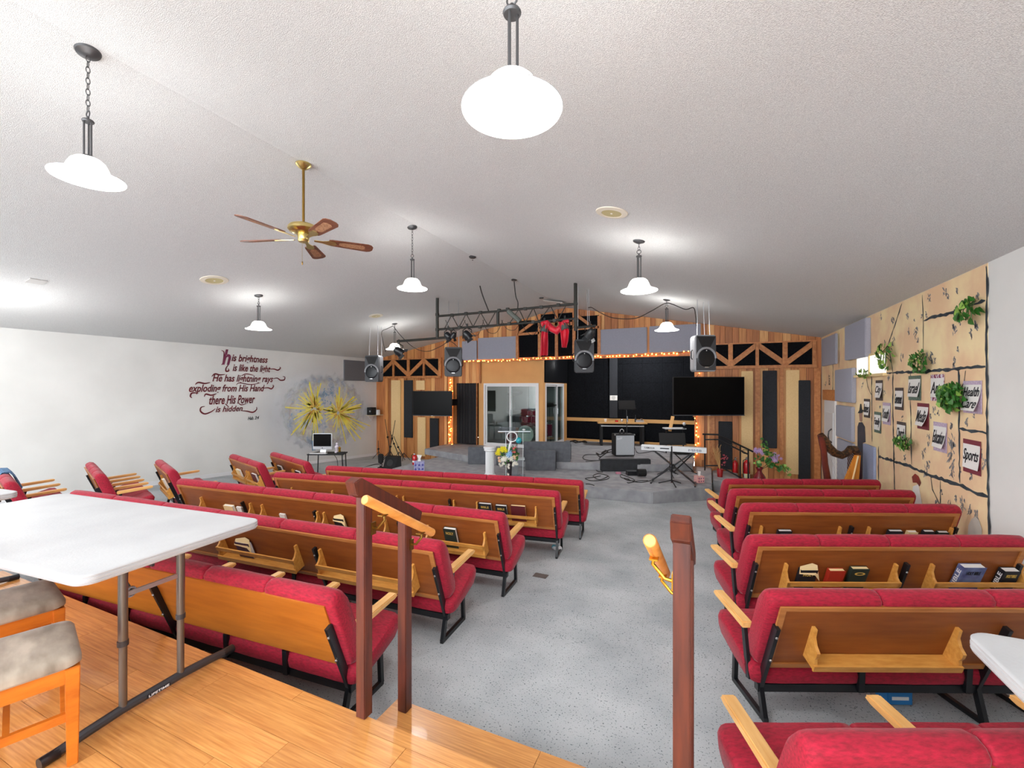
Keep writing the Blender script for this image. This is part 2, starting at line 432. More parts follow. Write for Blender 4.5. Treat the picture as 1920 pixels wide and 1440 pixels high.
# drum booth: tan walls with sliding glass doors
dl, dr, dt = pY(907.5, 720, BY).x, pY(1010.5, 720, BY).x, pY(960, 718.5, BY).z
booth = MB()
booth.b2((BX0, BY, L2Z), (dl, BY + .1, dt)); booth.b2((dr, BY, L2Z), (BX1, BY + .1, dt)); booth.b2((BX0, BY, dt), (BX1, BY + .1, OPZ + .35))
booth_o = struct(booth.build('wall_booth', M_tanwall, smooth=False))
sy0, sy1 = pX(1022, 730, BX1).y, pX(1056, 730, BX1).y
sd = MB()
sd.b2((BX1 - .1, BY + .1, L2Z), (BX1, sy0, dt)); sd.b2((BX1 - .1, sy1, L2Z), (BX1, ALC - .07, dt)); sd.b2((BX1 - .1, BY + .1, dt), (BX1, ALC - .07, OPZ + .35))
struct(sd.build('wall_booth_side', M_tanwall, smooth=False))
fm = MB(); fm.b2((BX1, BY + .12, dt + .02), (BX1 + .03, ALC - .07, OPZ + .35)); struct(fm.build('trim_4', M_foam))
inn = MB(); inn.b2((BX0, ALC - .3, L2Z), (BX1 - .1, ALC - .07, OPZ + .35)); inn.b2((BX0, BY + .1, L2Z), (BX0 + .05, ALC - .3, OPZ + .35))
struct(inn.build('wall_booth_back', mat('booth_grey', (120, 126, 126), .8)))
bdk = MB(); bdk.b2((BX0 + .06, ALC - .4, L2Z), (BX0 + .85, ALC - .31, 2.9)); struct(bdk.build('trim_5', mat('booth_dark', (58, 62, 60), .8)))

def slider(name, lab, M, w, h, split, near_fac=0.0):
    """two-leaf sliding glass door; local x along, z up, y out"""
    t = thing(name, lab, 'glass door', M=M); struct(t); del t['category']
    fr = MB(); s = .055
    fr.b2((-w / 2, -.03, 0), (-w / 2 + s, .07, h)); fr.b2((w / 2 - s, -.03, 0), (w / 2, .07, h))
    fr.b2((-w / 2 + s, -.03, h - s), (w / 2 - s, .07, h)); fr.b2((-w / 2 + s, -.03, 0), (w / 2 - s, .07, .05))
    fr.build('door_frame', M_whitef, t, smooth=False)
    xm = -w / 2 + w * split
    for (x0, x1, yy) in ((-w / 2 + s, xm + .03, .03), (xm - .03, w / 2 - s, -.01)):
        lf = MB(); q = .045
        lf.b2((x0, yy - .014, .05), (x0 + q, yy + .014, h - s)); lf.b2((x1 - q, yy - .014, .05), (x1, yy + .014, h - s))
        lf.b2((x0 + q, yy - .014, h - s - q), (x1 - q, yy + .014, h - s)); lf.b2((x0 + q, yy - .014, .05), (x1 - q, yy + .014, .05 + q))
        o = lf.build('sliding_leaf', M_whitef, t, smooth=False)
        g = MB(); g.b2((x0 + q, yy - .003, .05 + q), (x1 - q, yy + .003, h - s - q)); g.build('glass_pane', M_glass, o)
    hd = MB(); hd.b2((xm - .01, -.045, .95), (xm + .02, -.025, 1.15)); hd.build('door_handle', M_chrome, t)
    return t
slider('door_1', 'white framed sliding glass door in the tan front wall of the drum booth', basis((1, 0, 0), (0, 1, 0), (0, 0, 1), ((dl + dr) / 2, BY, L2Z)), dr - dl, dt - L2Z, .5)
slider('door_2', 'white framed sliding glass door in the side of the drum booth', basis((0, 1, 0), (-1, 0, 0), (0, 0, 1), (BX1, (sy0 + sy1) / 2, L2Z)), sy1 - sy0, dt - L2Z, .62)

# left jamb with black curtain
JY = YB + .12; cx0, cx1, cz = pY(856, 719, JY).x, pY(893, 719, JY).x, pY(870, 718.5, JY).z
jb = MB(); jb.b2((OPL, JY, L2Z), (cx0, JY + .06, OPZ + .35)); jb.b2((cx0, JY, cz), (BX0, JY + .06, OPZ + .35)); jb.b2((cx1, JY, L2Z), (cx1 + .02, JY + .06, cz))
wj = struct(jb.build('wall_jamb', M_cedar, smooth=False))
xk = OPL + .005
while xk < BX0 + .1:
    x1 = xk + .125
    b = MB(); b.b2((xk + .003, JY - .025, L2Z if x1 < cx0 + .03 else cz), (min(x1, BX0 + .1), JY, OPZ)); b.build('plank', M_pl[random.randint(0, 2)], wj); xk = x1
cu = MB(); n = 40; secs = []
for i in range(n + 1):
    x = cx0 + (cx1 - cx0) * i / n; y = JY + .03 + .02 * math.sin(i * 1.1) + .008 * math.sin(i * 2.3)
    secs.append([(x, y, L2Z + .03), (x, y + .012, L2Z + .03), (x, y + .012, cz), (x, y, cz)])
cu.loft(secs); tag(cu.build('door_curtain', mat('black_cloth', (36, 36, 40), .9, sheen=.2)), 'black cloth curtain hanging in the narrow doorway left of the drum booth', 'curtain')

# raised platform under the camera, bamboo planks
pf = MB(); pf.b2((XL, YF, 0), (XR, PLAT_Y - .02, PLAT_Z - .02)); pf.b2((-1.60, PLAT_Y - .02, 0), (-.03, 1.985, .16))
platform = struct(pf.build('raised_platform', M_boxc, smooth=False))
def plank(x0, x1, y0, y1, z0, z1):
    b = MB(); b.b2((x0 + .001, y0 + .001, z0), (x1 - .001, y1 - .001, z1)); b.build('plank', M_bamboo, platform)
yy = PLAT_Y; row = 0
while yy > -.5:
    wd = .075 if row == 0 else .19
    xx = -5.6 + (row % 3) * -.5
    while xx < XR:
        x1 = min(xx + 1.22, XR); 
        if XR - x1 < .2: x1 = XR
        plank(xx, x1, yy - wd, yy, PLAT_Z - .02, PLAT_Z + random.random() * .0006); xx = x1
    yy -= wd; row += 1
for (y0, y1) in ((PLAT_Y, 1.81), (1.81, 2.0)):
    for (x0, x1) in ((-1.62, -.75), (-.75, -.02)): plank(x0, x1, y0, y1, .16, .18)

for (x, y, z, e) in ((-1.9, 13.4, 3.0, 120), (-4.5, 13.2, 2.7, 14)):      # unseen fill added to brighten alcove and booth, above the beam's line of sight
    ld = bpy.data.lights.new('alcove_fill', 'POINT'); ld.energy = e; ld.shadow_soft_size = .12
    lo = bpy.data.objects.new('alcove_fill', ld); COL.objects.link(lo); lo.location = (x, y, z)
# ---------------------------------------------------------------- benches
LEAN = math.atan2(0.155, 0.42)
BACK_PROF = [(0.0, .745), (-.004, .775), (.012, .80), (.045, .815), (.085, .805), (.118, .765), (.15, .69), (.205, .54), (.262, .40), (.268, .355), (.24, .325), (.20, .318), (.158, .33)]
SEAT_PROF = [(.165, .30), (.20, .325), (.30, .345), (.44, .395), (.55, .432), (.60, .428), (.622, .395), (.612, .345), (.57, .30), (.40, .25), (.20, .205), (.165, .215), (.155, .26)]
def cushion(prof, x0, x1, end_l, end_r, puff=.006):
    cy = sum(p[0] for p in prof) / len(prof); cz = sum(p[1] for p in prof) / len(prof)
    secs = []
    L = x1 - x0
    def sec(x, k): return [(x, cy + (y - cy) * k, cz + (z - cz) * k) for y, z in prof]
    def endk(r): return [(0, .80), (.008, .90), (.022, .97), (.045, 1.0)] if r else [(0.0015, .93), (.006, .975), (.016, 1.0), (.04, 1.01)]
    for d, k in endk(end_l): secs.append(sec(x0 + d, k))
    for t in (.3, .5, .7): secs.append(sec(x0 + L * t, 1.015 + .006 * math.sin(t * 9 + x0 * 5)))
    for d, k in reversed(endk(end_r)): secs.append(sec(x1 - d, k))
    b = MB(); b.loft(secs); return b
def panel_pt(s, d, y0=.05, z0=.62):
    """point on the leaning back: s down the panel from z0, d out behind it"""
    return (y0 + .346 * s - .938 * d, z0 - .938 * s - .346 * d)
BEN = {}
def bench(key, A, B, label, group, nseat, arms, racks=(), posts=None, zs=1.0, ply=None, edging=True, rz=None, nback=None, zr_abs=None, L=None):
    """A, B: where the left and right ends of the back's top edge stand in the photograph"""
    z = .8 * zs
    for _ in range(6):
        a, bb = pz(A[0], A[1], z), pz(B[0], B[1], z)
        z = .8 * zs + fz((a.y + bb.y) / 2) if zr_abs is None else zr_abs
    ang = dist_rot(a, bb) if rz is None else rz
    if L is None: L = (Vector((bb.x - a.x, bb.y - a.y))).length
    ux = Vector((math.cos(ang), math.sin(ang), 0)); uy = Vector((-ux.y, ux.x, 0))
    base = fz((a.y + bb.y) / 2)
    if zr_abs is not None: zs = (zr_abs - base) / .8
    org = Vector((a.x, a.y, base)) - uy * .06
    t = thing('upholstered_bench', label, 'bench', org, ang, group)
    BEN[key] = dict(o=org, ux=ux, uy=uy, L=L, t=t, zs=zs, ang=ang)
    S = lambda pr: [(y, zz * zs) for y, zz in pr]
    ply = ply or M_ply
    sw = L / nseat
    for k in range(nseat):
        b = cushion(S(BACK_PROF), k * sw, (k + 1) * sw, k == 0, k == nseat - 1); b.build('back_cushion', M_velvet, t, smooth=50)
        b = cushion(S(SEAT_PROF), k * sw - (.02 if k == 0 else 0), (k + 1) * sw + (.02 if k == nseat - 1 else 0), k == 0, k == nseat - 1); b.build('seat_cushion', M_velvet, t, smooth=50)
    # plywood back with an edging
    P = lambda s, d, x: (x, *[(panel_pt(s, d)[0]), panel_pt(s, d)[1] * zs])
    e0, e1 = .06, L - .06
    b = MB(); b.prism([P(-.135, -.012, e0), P(-.135, -.012, e1), P(.305, -.012, e1), P(.305, -.012, e0)], Vector(P(0, .012, 0)) - Vector(P(0, -.012, 0))); b.build('back_panel', ply, t)
    if edging:
        def strip(s0, s1, x0, x1, d0=.012, d1=.022):
            b = MB(); b.prism([P(s0, d0, x0), P(s0, d0, x1), P(s1, d0, x1), P(s1, d0, x0)], Vector(P(0, d1, 0)) - Vector(P(0, d0, 0))); b.build('edging_strip', M_edge, t)
        strip(-.14, -.115, e0 - .01, e1 + .01); strip(.28, .31, e0, e1); strip(-.115, .28, e0 - .01, e0 + .025); strip(-.115, .28, e1 - .025, e1 + .01)
    # steel frames
    if posts is None:
        npst = max(2, int(round(L / 1.25)) + 1); posts = [.055 + (L - .11) * i / (npst - 1) for i in range(npst)]
    for x in posts:
        wy = (org + ux * x + uy * .3).y; f0 = fz(wy) - base
        b = MB(); w_ = .034
        q0 = P(-.01, .028, x); q1 = (x, .19, .19 * zs); q2 = (x, .14, f0 + .015); q3 = (x, .49, f0 + .015); q4 = (x, .475, .28 * zs)
        b.bar(q0, q1, .022, .042, up=(0, 1, .2)); b.build('back_upright', M_steel, t)
        b = MB(); b.bar(q1, q2, .026, w_, up=(0, 1, 0)); b.bar((x, q2[1] - .017, q2[2]), (x, q3[1] + .012, q3[2]), .026, .03); b.bar(q3, q4, .026, .03, up=(0, 1, 0)); b.bar(q4, (x, .18, .19 * zs), .026, .03); b.build('leg_frame', M_steel, t)
        b = MB()
        for s in (.05, .22):
            p = Vector(P(s, .05, x)); b.lathe([(.0, .006), (.006, .004), (.008, 0), (.008, -.004)], p, 8, R=Matrix.Rotation(PI / 2 + LEAN, 3, 'X'))
        b.build('bolts', M_bolt, t)
    b = MB(); b.b2((.03, .175, .155 * zs), (L - .03, .215, .20 * zs)); b.build('rear_beam', M_steel, t)
    b = MB(); b.b2((.03, .42, .215 * zs), (L - .03, .455, .25 * zs)); b.build('front_beam', M_steel, t)
    for k in range(1, nseat):
        x = k * sw
        if min(abs(x - p) for p in posts) > .06:
            b = MB(); b.bar((x, .16, .17 * zs), (x, .152, .325 * zs), .035, .02, up=(0, 1, 0)); b.build('seat_strap', M_steel, t)
    for x in arms:
        b = MB(); pr = [(.215, .505), (.57, .53), (.60, .54), (.605, .552), (.59, .565), (.215, .545)]
        b.prism([(x - .032, y, zz * zs) for y, zz in pr], (.064, 0, 0)); b.build('armrest', M_armw, t, bevel=.007)
        b = MB(); b.bar((x, .20, .22 * zs), (x, .255, .51 * zs), .02, .035, up=(0, 1, 0)); b.build('arm_strut', M_steel, t)
    for (x0, x1, full) in racks:
        r = MB(); 
        def br(x, wdt):
            pts = [(0, .0), (0, .026), (.05, .03), (.085, .055), (.105, .088), (.135, .088), (.155, .08), (.222, .10), (.222, 0)]
            r2 = MB(); r2.prism([P(s, d + .012, x) for s, d in pts], (wdt, 0, 0)); return r2
        sh = MB(); sh.prism([P(.208, .014, x0 + .018), P(.208, .11, x0 + .018), P(.222, .11, x0 + .018), P(.222, .014, x0 + .018)], (x1 - x0 - .036, 0, 0))
        rk = sh.build('book_rack', M_oak, t)
        for x in (x0, x1 - .018): br(x, .018).build('rack_bracket', M_oak, rk)
        if full:
            r3 = MB(); r3.prism([P(.10, .088, x0 - .004), P(.10, .1, x0 - .004), P(.135, .1, x0 - .004), P(.135, .088, x0 - .004)], (x1 - x0 + .008, 0, 0)); r3.build('rack_rail', M_oak, rk)
        r3 = MB(); r3.prism([P(.186, .1, x0 - .004), P(.186, .112, x0 - .004), P(.224, .112, x0 - .004), P(.224, .1, x0 - .004)], (x1 - x0 + .008, 0, 0)); r3.build('rack_lip', M_oak, rk)
    return t
def bx(key, px, yb=.03):
    """local x on a bench's back where a picture column crosses it"""
    B = BEN[key]; d = ray(px, YH); q = B['o'] + B['uy'] * yb
    # solve (t*d) = q + s*ux  in plan
    det = d.x * -B['ux'].y + d.y * B['ux'].x
    s = (d.x * (-q.y) - d.y * (-q.x)) / -det if False else None
    M = Matrix(((d.x, -B['ux'].x), (d.y, -B['ux'].y))); r = M.inverted() @ Vector((q.x, q.y)); return r[1]
NB = [0]
def book(key, x, label, cover, w=.13, h=.20, th=.035, pages=None, title=None, tm=None, tilt=0.0, name='book', group=None, papers=False, sink=0.0, spine=None):
    B = BEN[key]; zs = B['zs']
    s0 = .206
    y, z = panel_pt(s0, .018); z *= zs
    M = Matrix.Translation(B['o']) @ Matrix.Rotation(B['ang'], 4, 'Z') @ Matrix.Translation((x, y, z)) @ Matrix.Rotation(LEAN + .02, 4, 'X') @ Matrix.Rotation(tilt, 4, 'Y')
    t = thing(name, label, 'book', M=M, group=group)
    g = .004
    b = MB(); b.b2((-w / 2, -th, 0), (w / 2, -th + g, h)); b.b2((-w / 2, -g, 0), (w / 2, 0, h)); b.b2((-w / 2, -th + g, 0), (-w / 2 + g, -g, h)); b.build('cover', cover, t)
    b = MB(); b.b2((-w / 2 + g, -th + g, .004), (w / 2 - .004, -g, h - .004)); b.build('pages', pages or M_paper, t)
    if title: lettering(title, w * .62, h * .14, tm or M_gold, t, Matrix.Translation((0, -th - .0008, h * .78)) @ Matrix.Rotation(PI / 2, 4, 'X'), bold=.02)
    if spine: lettering(spine, h * .7, th * .6, M_whink, t, Matrix.Translation((-w / 2 - .0008, -th / 2, h * .5)) @ Matrix(((0, 0, -1, 0), (0, 1, 0, 0), (1, 0, 0, 0), (0, 0, 0, 1))), bold=.02)
    if papers:
        b = MB(); b.prism([(-w / 2 - .01, -th - .002, h - .03), (w / 2 - .02, -th - .006, h - .04), (w / 2 + .02, -th - .012, h - .09), (w / 2, -.01, h + .03), (w * .2, -.005, h + .045), (-w / 2, -.012, h + .02)], (0, -.002, .001)); b.build('loose_papers', M_cream, t)
    return t
GL, GR, GW = 'crimson benches left of the aisle', 'crimson benches right of the aisle', 'crimson benches angled along the left wall'
# left of the aisle, facing the stage (L1 is the nearest)
bench('L1', (60, 996), (640, 1112), 'crimson bench nearest the wooden platform, golden plain back, left of the aisle', GL, 6, (), (), ply=M_ply2, edging=False)
B = BEN['L1']
def arm_at(key, xs):
    B = BEN[key]; t = B['t']; zs = B['zs']
    for x in xs:
        b = MB(); pr = [(.215, .505), (.57, .53), (.60, .54), (.605, .552), (.59, .565), (.215, .545)]
        b.prism([(x - .032, y, zz * zs) for y, zz in pr], (.064, 0, 0)); b.build('armrest', M_armw, t, bevel=.007)
        b = MB(); b.bar((x, .20, .22 * zs), (x, .255, .51 * zs), .02, .035, up=(0, 1, 0)); b.build('arm_strut', M_steel, t)
sw = B['L'] / 6
arm_at('L1', [B['L'] - .035] + [sw * k for k in range(1, 6)] + [.035])
def racks_for(key, pxs, full=True):
    """add racks spanning the given picture columns"""
    B = BEN[key]; zs = B['zs']; t = B['t']
    P = lambda s, d, x: (x, panel_pt(s, d)[0], panel_pt(s, d)[1] * zs)
    for (p0, p1) in pxs:
        x0, x1 = bx(key, p0), bx(key, p1)
        x0 = max(x0, .03); x1 = min(x1, B['L'] - .03)
        sh = MB(); sh.prism([P(.208, .014, x0 + .018), P(.208, .11, x0 + .018), P(.222, .11, x0 + .018), P(.222, .014, x0 + .018)], (x1 - x0 - .036, 0, 0))
        rk = sh.build('book_rack', M_oak, t)
        pts = [(0, .0), (0, .026), (.05, .03), (.085, .055), (.105, .088), (.135, .088), (.155, .08), (.222, .10), (.222, 0)]
        for x in (x0, x1 - .018):
            r2 = MB(); r2.prism([P(s, d + .012, x) for s, d in pts], (.018, 0, 0)); r2.build('rack_bracket', M_oak, rk)
        if full:
            r3 = MB(); r3.prism([P(.10, .088, x0 - .004), P(.10, .1, x0 - .004), P(.135, .1, x0 - .004), P(.135, .088, x0 - .004)], (x1 - x0 + .008, 0, 0)); r3.build('rack_rail', M_oak, rk)
        r3 = MB(); r3.prism([P(.186, .1, x0 - .004), P(.186, .112, x0 - .004), P(.224, .112, x0 - .004), P(.224, .1, x0 - .004)], (x1 - x0 + .008, 0, 0)); r3.build('rack_lip', M_oak, rk)
bench('L2', (140, 920), (832, 1017), 'second crimson bench from the platform, left of the aisle, its racks behind the handrail posts', GL, 6, ())
arm_at('L2', [BEN['L2']['L'] - .03]); racks_for('L2', [(412, 556), (598, 776)])
bench('L3', (338, 898), (948, 963), 'third crimson bench from the platform left of the aisle, dark book in its last rack', GL, 6, ())
arm_at('L3', [BEN['L3']['L'] - .03, .03]); racks_for('L3', [(376, 470), (490, 596), (606, 724), (800, 910)])
bench('L4', (517, 886), (1050, 922), 'fourth crimson bench left of the aisle, three books in the rack nearest the aisle', GL, 6, ())
arm_at('L4', [BEN['L4']['L'] - .03, .03]); racks_for('L4', [(546, 624), (655, 745), (755, 852), (893, 1006)])
bench('L5', (613, 874), (1094, 902), 'crimson bench nearest the stage on the left of the aisle, plain back', GL, 6, ())
arm_at('L5', [BEN['L5']['L'] - .03, .03])
# right of the aisle, turned inward
bench('R1', (1495, 1380), (2300, 1380), 'nearest crimson bench right of the aisle, only seats and two armrests in view', GR, 3, (), zr_abs=.80, L=1.75)
arm_at('R1', [.035, .69, 1.34])
bench('R2', (1432, 1108), (2200, 1112), 'second crimson bench from the bottom right, empty book shelf hanging low on its back', GR, 3, (), posts=[.05, 1.32, 1.70], zr_abs=.80, L=1.86)
arm_at('R2', [-.01]); racks_for('R2', [(1524, 1800)], full=False)
bench('R3', (1400, 1005), (2100, 1007), 'third crimson bench from the bottom right, red, green, black and blue books in its racks', GR, 4, (), posts=[.05, 1.2, 2.05], zr_abs=.80, L=2.12)
arm_at('R3', [-.01]); racks_for('R3', [(1472, 1682), (1746, 1960)])
bench('R4', (1390, 945), (1800, 948), 'fourth crimson bench from the bottom right, row of books at its wall end', GR, 4, (), zs=1.05, zr_abs=.79, L=2.1)
arm_at('R4', [-.01]); racks_for('R4', [(1426, 1577), (1628, 1786)])
bench('R5', (1368, 918), (1712, 921), 'fifth crimson bench from the bottom right, plain back', GR, 4, (), zs=1.04, zr_abs=.74)
arm_at('R5', [-.01])
bench('R6', (1356, 899), (1648, 901), 'crimson bench nearest the stage right of the aisle, plain back', GR, 4, (), zs=1.03, zr_abs=.66)
arm_at('R6', [-.01])
# along the left wall, turned the other way
bench('W5', (512, 848), (578, 867), 'crimson bench beside the computer table, two racks of books on its back', GW, 3, ())
arm_at('W5', [.03, BEN['W5']['L'] - .03]); racks_for('W5', [(515, 548), (551, 576)])
bench('W4', (436, 852), (492, 870), 'crimson bench below the painted verse, white books in its two racks', GW, 3, ())
arm_at('W4', [.03, BEN['W4']['L'] / 3, BEN['W4']['L'] * 2 / 3, BEN['W4']['L'] - .03]); racks_for('W4', [(438, 462), (465, 492)])
bench('W3', (299, 862), (325, 882), 'short crimson bench seen edge on at the left wall, behind the longer brown bench', GW, 2, ())
arm_at('W3', [.03, BEN['W3']['L'] - .03]); racks_for('W3', [(302, 318)])
bench('W2', (170, 867), (190, 890), 'crimson bench with five armrests at the left wall, second from the white tables', GW, 4, ())
arm_at('W2', [.03 + (BEN['W2']['L'] - .06) * k / 4 for k in range(5)])
bench('W1', (0, 878), (22, 905), 'crimson bench with four armrests at the far left edge, a blue cloth over its back', GW, 3, ())
arm_at('W1', [.03 + (BEN['W1']['L'] - .06) * k / 3 for k in range(4)])

# books
M_bblk = mat('black_book', (28, 30, 38), .5); M_bred = mat('red_book', (178, 48, 30), .5); M_bgrn = mat('dark_green_book', (38, 50, 44), .5)
M_bblu = mat('blue_book', (112, 126, 166), .5, rgb2=(70, 76, 124), scale=12); M_bmar = mat('maroon_book', (92, 26, 34), .5)
GB = 'books in the bench racks'
book('R3', bx('R3', 1514), 'black bible under loose cream papers, left of the red hardback', M_bblk, title='HOLY', papers=True, pages=M_cream, h=.19)
book('R3', bx('R3', 1567), 'red hardback between the black bible and the dark green book', M_bred, pages=M_cream, h=.185, w=.12)
book('R3', bx('R3', 1609), 'dark green hardback with a small gold emblem beside the red book', M_bgrn, pages=M_cream, h=.205, w=.13, title='O')
book('R3', bx('R3', 1815), 'large blue grey bible with white lettering down its spine', M_bblu, h=.235, w=.17, th=.05, title='HOLY BIBLE', tm=M_bblk, spine='BIBLE')
book('R3', bx('R3', 1888), 'black bible with gold title at the right end of the blue book', M_bblk, h=.20, w=.12, th=.05, title='HOLY BIBLE', spine='BIBLE')
book('R4', bx('R4', 1470), 'single black bible in the left rack of the fourth bench right of the aisle', M_bblk, title='HOLY', tm=M_whink, w=.13)
book('R4', bx('R4', 1676), 'black and white book leftmost in the wall end rack of the fourth bench', M_bblk, w=.13, h=.21)
book('R4', bx('R4', 1708), 'thick cream book between two black ones at the wall end of the fourth bench', M_cream, w=.09, h=.20)
book('R4', bx('R4', 1738), 'black book under a white pamphlet at the wall end of the fourth bench', M_bblk, w=.10, h=.21, title='HOLY')
book('R4', bx('R4', 1765), 'dark green book rightmost in the rack at the wall end of the fourth bench', M_bgrn, w=.10, h=.20)
book('L3', bx('L3', 845), 'dark bible with white page edges seen just right of the handrail posts', M_bgrn, w=.13, title='HOLY', h=.22)
book('L3', bx('L3', 636), 'book under folded cream papers in the rack behind the handrail', M_bblk, w=.13, papers=True, h=.17, pages=M_cream)
book('L3', bx('L3', 428), 'cream booklet in the leftmost rack of the third bench', M_cream, w=.15, h=.15)
book('L3', bx('L3', 446), 'white paper booklet beside the cream one in the leftmost rack', M_paper, w=.08, h=.14, th=.02)
book('L3', bx('L3', 526), 'small white booklet standing low in the second rack of the third bench', M_paper, w=.08, h=.12, th=.02)
book('L4', bx('L4', 910), 'black bible leftmost of three in the rack nearest the aisle, fourth bench', M_bblk, w=.16, h=.21, title='BIBLE')
book('L4', bx('L4', 940), 'black bible in the middle of three in the rack nearest the aisle, fourth bench', M_bblk, w=.14, h=.20, title='BIBLE')
book('L4', bx('L4', 972), 'maroon book with cream cover edge rightmost of three, fourth bench', M_bmar, w=.18, h=.215, pages=M_cream)
book('L4', bx('L4', 662), 'blue and white book seen just left of the front handrail post', mat('navy_book', (40, 50, 96), .5), w=.07, h=.2)
book('L4', bx('L4', 724), 'white book seen under the sloping dark handrail cap', M_paper, w=.12, h=.2)
book('L2', bx('L2', 455), 'cream papers and a dark booklet in the left rack of the second bench', mat('plum_book', (86, 60, 84), .5), w=.17, h=.16, papers=True)
book('W5', bx('W5', 525), 'white edged book in the wall side rack of the bench by the computer', M_bgrn, w=.2, h=.2)
book('W5', bx('W5', 560), 'white edged black book in the aisle side rack of the bench by the computer', M_bblk, w=.2, h=.22)
book('W4', bx('W4', 447), 'cream papers in the wall side rack of the bench below the verse', M_cream, w=.2, h=.18)
book('W4', bx('W4', 478), 'white topped maroon book in the aisle side rack of the bench below the verse', M_bmar, w=.2, h=.22)
book('W3', bx('W3', 308), 'cream booklet in the rack of the short bench seen edge on', M_cream, w=.12, h=.2)
# ---------------------------------------------------------------- near tables
def rounded_rect(w, d, r, n=8):
    P = []
    for cx, cy, a0 in ((w / 2 - r, d / 2 - r, 0), (-w / 2 + r, d / 2 - r, 90), (-w / 2 + r, -d / 2 + r, 180), (w / 2 - r, -d / 2 + r, 270)):
        for i in range(n + 1):
            a = math.radians(a0 + 90 * i / n); P.append((cx + r * math.cos(a), cy + r * math.sin(a)))
    return P
def folding_table(name, label, c, rz, w, d, legx=(), full=True, z0=PLAT_Z, H=.75, ly=(-.135, .135)):
    lm = (ly[0] + ly[1]) / 2; dd = min(.42, d / 2 - abs(lm) + .15)
    t = thing(name, label, 'table', (c[0], c[1], z0), rz, 'white folding tables on the platform')
    b = MB(); secs = []
    for (ins, z) in ((.02, H - .050), (.004, H - .046), (.0, H - .036), (.004, H - .034), (.004, H - .030), (0, H - .028), (0, H - .018), (.004, H - .016), (.004, H - .013), (.001, H - .011), (.001, H - .005), (.006, H - .001), (.012, H)):
        secs.append([(x, y, z) for x, y in rounded_rect(w - 2 * ins, d - 2 * ins, .075 - ins)])
    b.loft(secs); b.build('tabletop', M_plastic, t, smooth=40)
    b = MB()
    for sy in (-1, 1): b.b2((-w / 2 + .10, sy * (d / 2 - .09) - .012, H - .078), (w / 2 - .10, sy * (d / 2 - .09) + .012, H - .05))
    b.build('under_frame', M_darkleg, t)
    for lx in legx:
        f = MB(); pts = [(lx, lm - dd, .02), (lx, lm - .28, .035), (lx, lm - .14, .045), (lx, lm + .14, .045), (lx, lm + .28, .035), (lx, lm + dd, .02)]
        f.tube(pts, [.02, .022, .022, .022, .022, .02], 10); fo = f.build('leg_foot', M_darkleg, t)
        for sy in (-1, 1):
            s = MB(); s.cyl((lx, lm + sy * (dd - .05), .022), (lx, lm + sy * (dd + .012), .02), .023, 12)
            s.build('foot_cap', M_steel, fo)
        for yv in ly:
            sy = yv / .135
            l = MB(); l.cyl((lx, sy * .135, .04), (lx, sy * .135, .40), .0165, 14); l.cyl((lx, sy * .135, .36), (lx, sy * .135, H - .05), .0195, 14); lo = l.build('leg', M_grayleg, t)
            l = MB(); l.cyl((lx, sy * .135, .35), (lx, sy * .135, .375), .0225, 14); l.build('leg_collar', M_darkleg, lo)
        l = MB(); l.bar((lx, lm - .12, H - .16), (lx, lm + .12, H - .165), .012, .022); br = l.build('leg_brace', M_silver, t)
        l = MB(); l.tube([(lx - .01 , lm - .095 + .022 * math.cos(a), H - .16 + .022 * math.sin(a)) for a in [2 * PI * i / 14 for i in range(14)]], .006, 6, closed=True); l.build('lock_ring', M_chrome, br)
        l = MB(); l.bar((lx, lm, H - .06), (lx - .28, lm, H - .052), .012, .02); l.bar((lx, lm - .09, H - .17), (lx - .25, lm - .04, H - .06), .01, .016); l.build('folding_strut', M_darkleg, t)
    return t
zt = PLAT_Z + .75
pn, pr_, pf_ = pz(128, 1085, zt), pz(487, 972, zt), pz(95, 925, zt)
ang = math.radians(5.0)
ux = Vector((math.cos(ang), math.sin(ang), 0)); uy = Vector((-ux.y, ux.x, 0))
dT, wT = .93, 2.12
ctr = pr_ + ux * .03 - ux * wT / 2 - uy * dT / 2
tA = folding_table('folding_table', 'large white plastic folding table in the left foreground, grey steel legs', ctr, ang, wT, dT, legx=(wT / 2 - .032, -wT / 2 + .2), ly=(-.285, -.02))
lp = MB(); lo = thing('brand_plate', 'x', 'sign')
bpy.data.objects.remove(lo)
pl = MB(); pl.b2((-.001, -.055, -.008), (.001, .055, .008))
fx = wT / 2 - .032 + .0225
po = pl.build('foot_label', M_ink, tA); po.location = (fx, -.14, .045)
lettering('LIFETIME', .095, .011, M_whink, po, Matrix.Translation((.0015, 0, 0)) @ Matrix(((0, 0, 1, 0), (1, 0, 0, 0), (0, 1, 0, 0), (0, 0, 0, 1))), bold=.01)
tB = folding_table('folding_table', 'second white folding table, only its end showing at the left edge behind the large one', Vector((pz(48, 921, zt).x, pz(48, 921, zt).y, 0)) - ux * .78 - uy * .40, ang, 1.5, .78, legx=(.6, -.6))
pc = pz(1808, 1178, zt)
tC = folding_table('folding_table', 'white folding table corner at the bottom right edge, over the nearest bench', Vector((pc.x + .72, pc.y - .40, 0)), 0.0, 1.46, .80, legx=(-.45, .5))

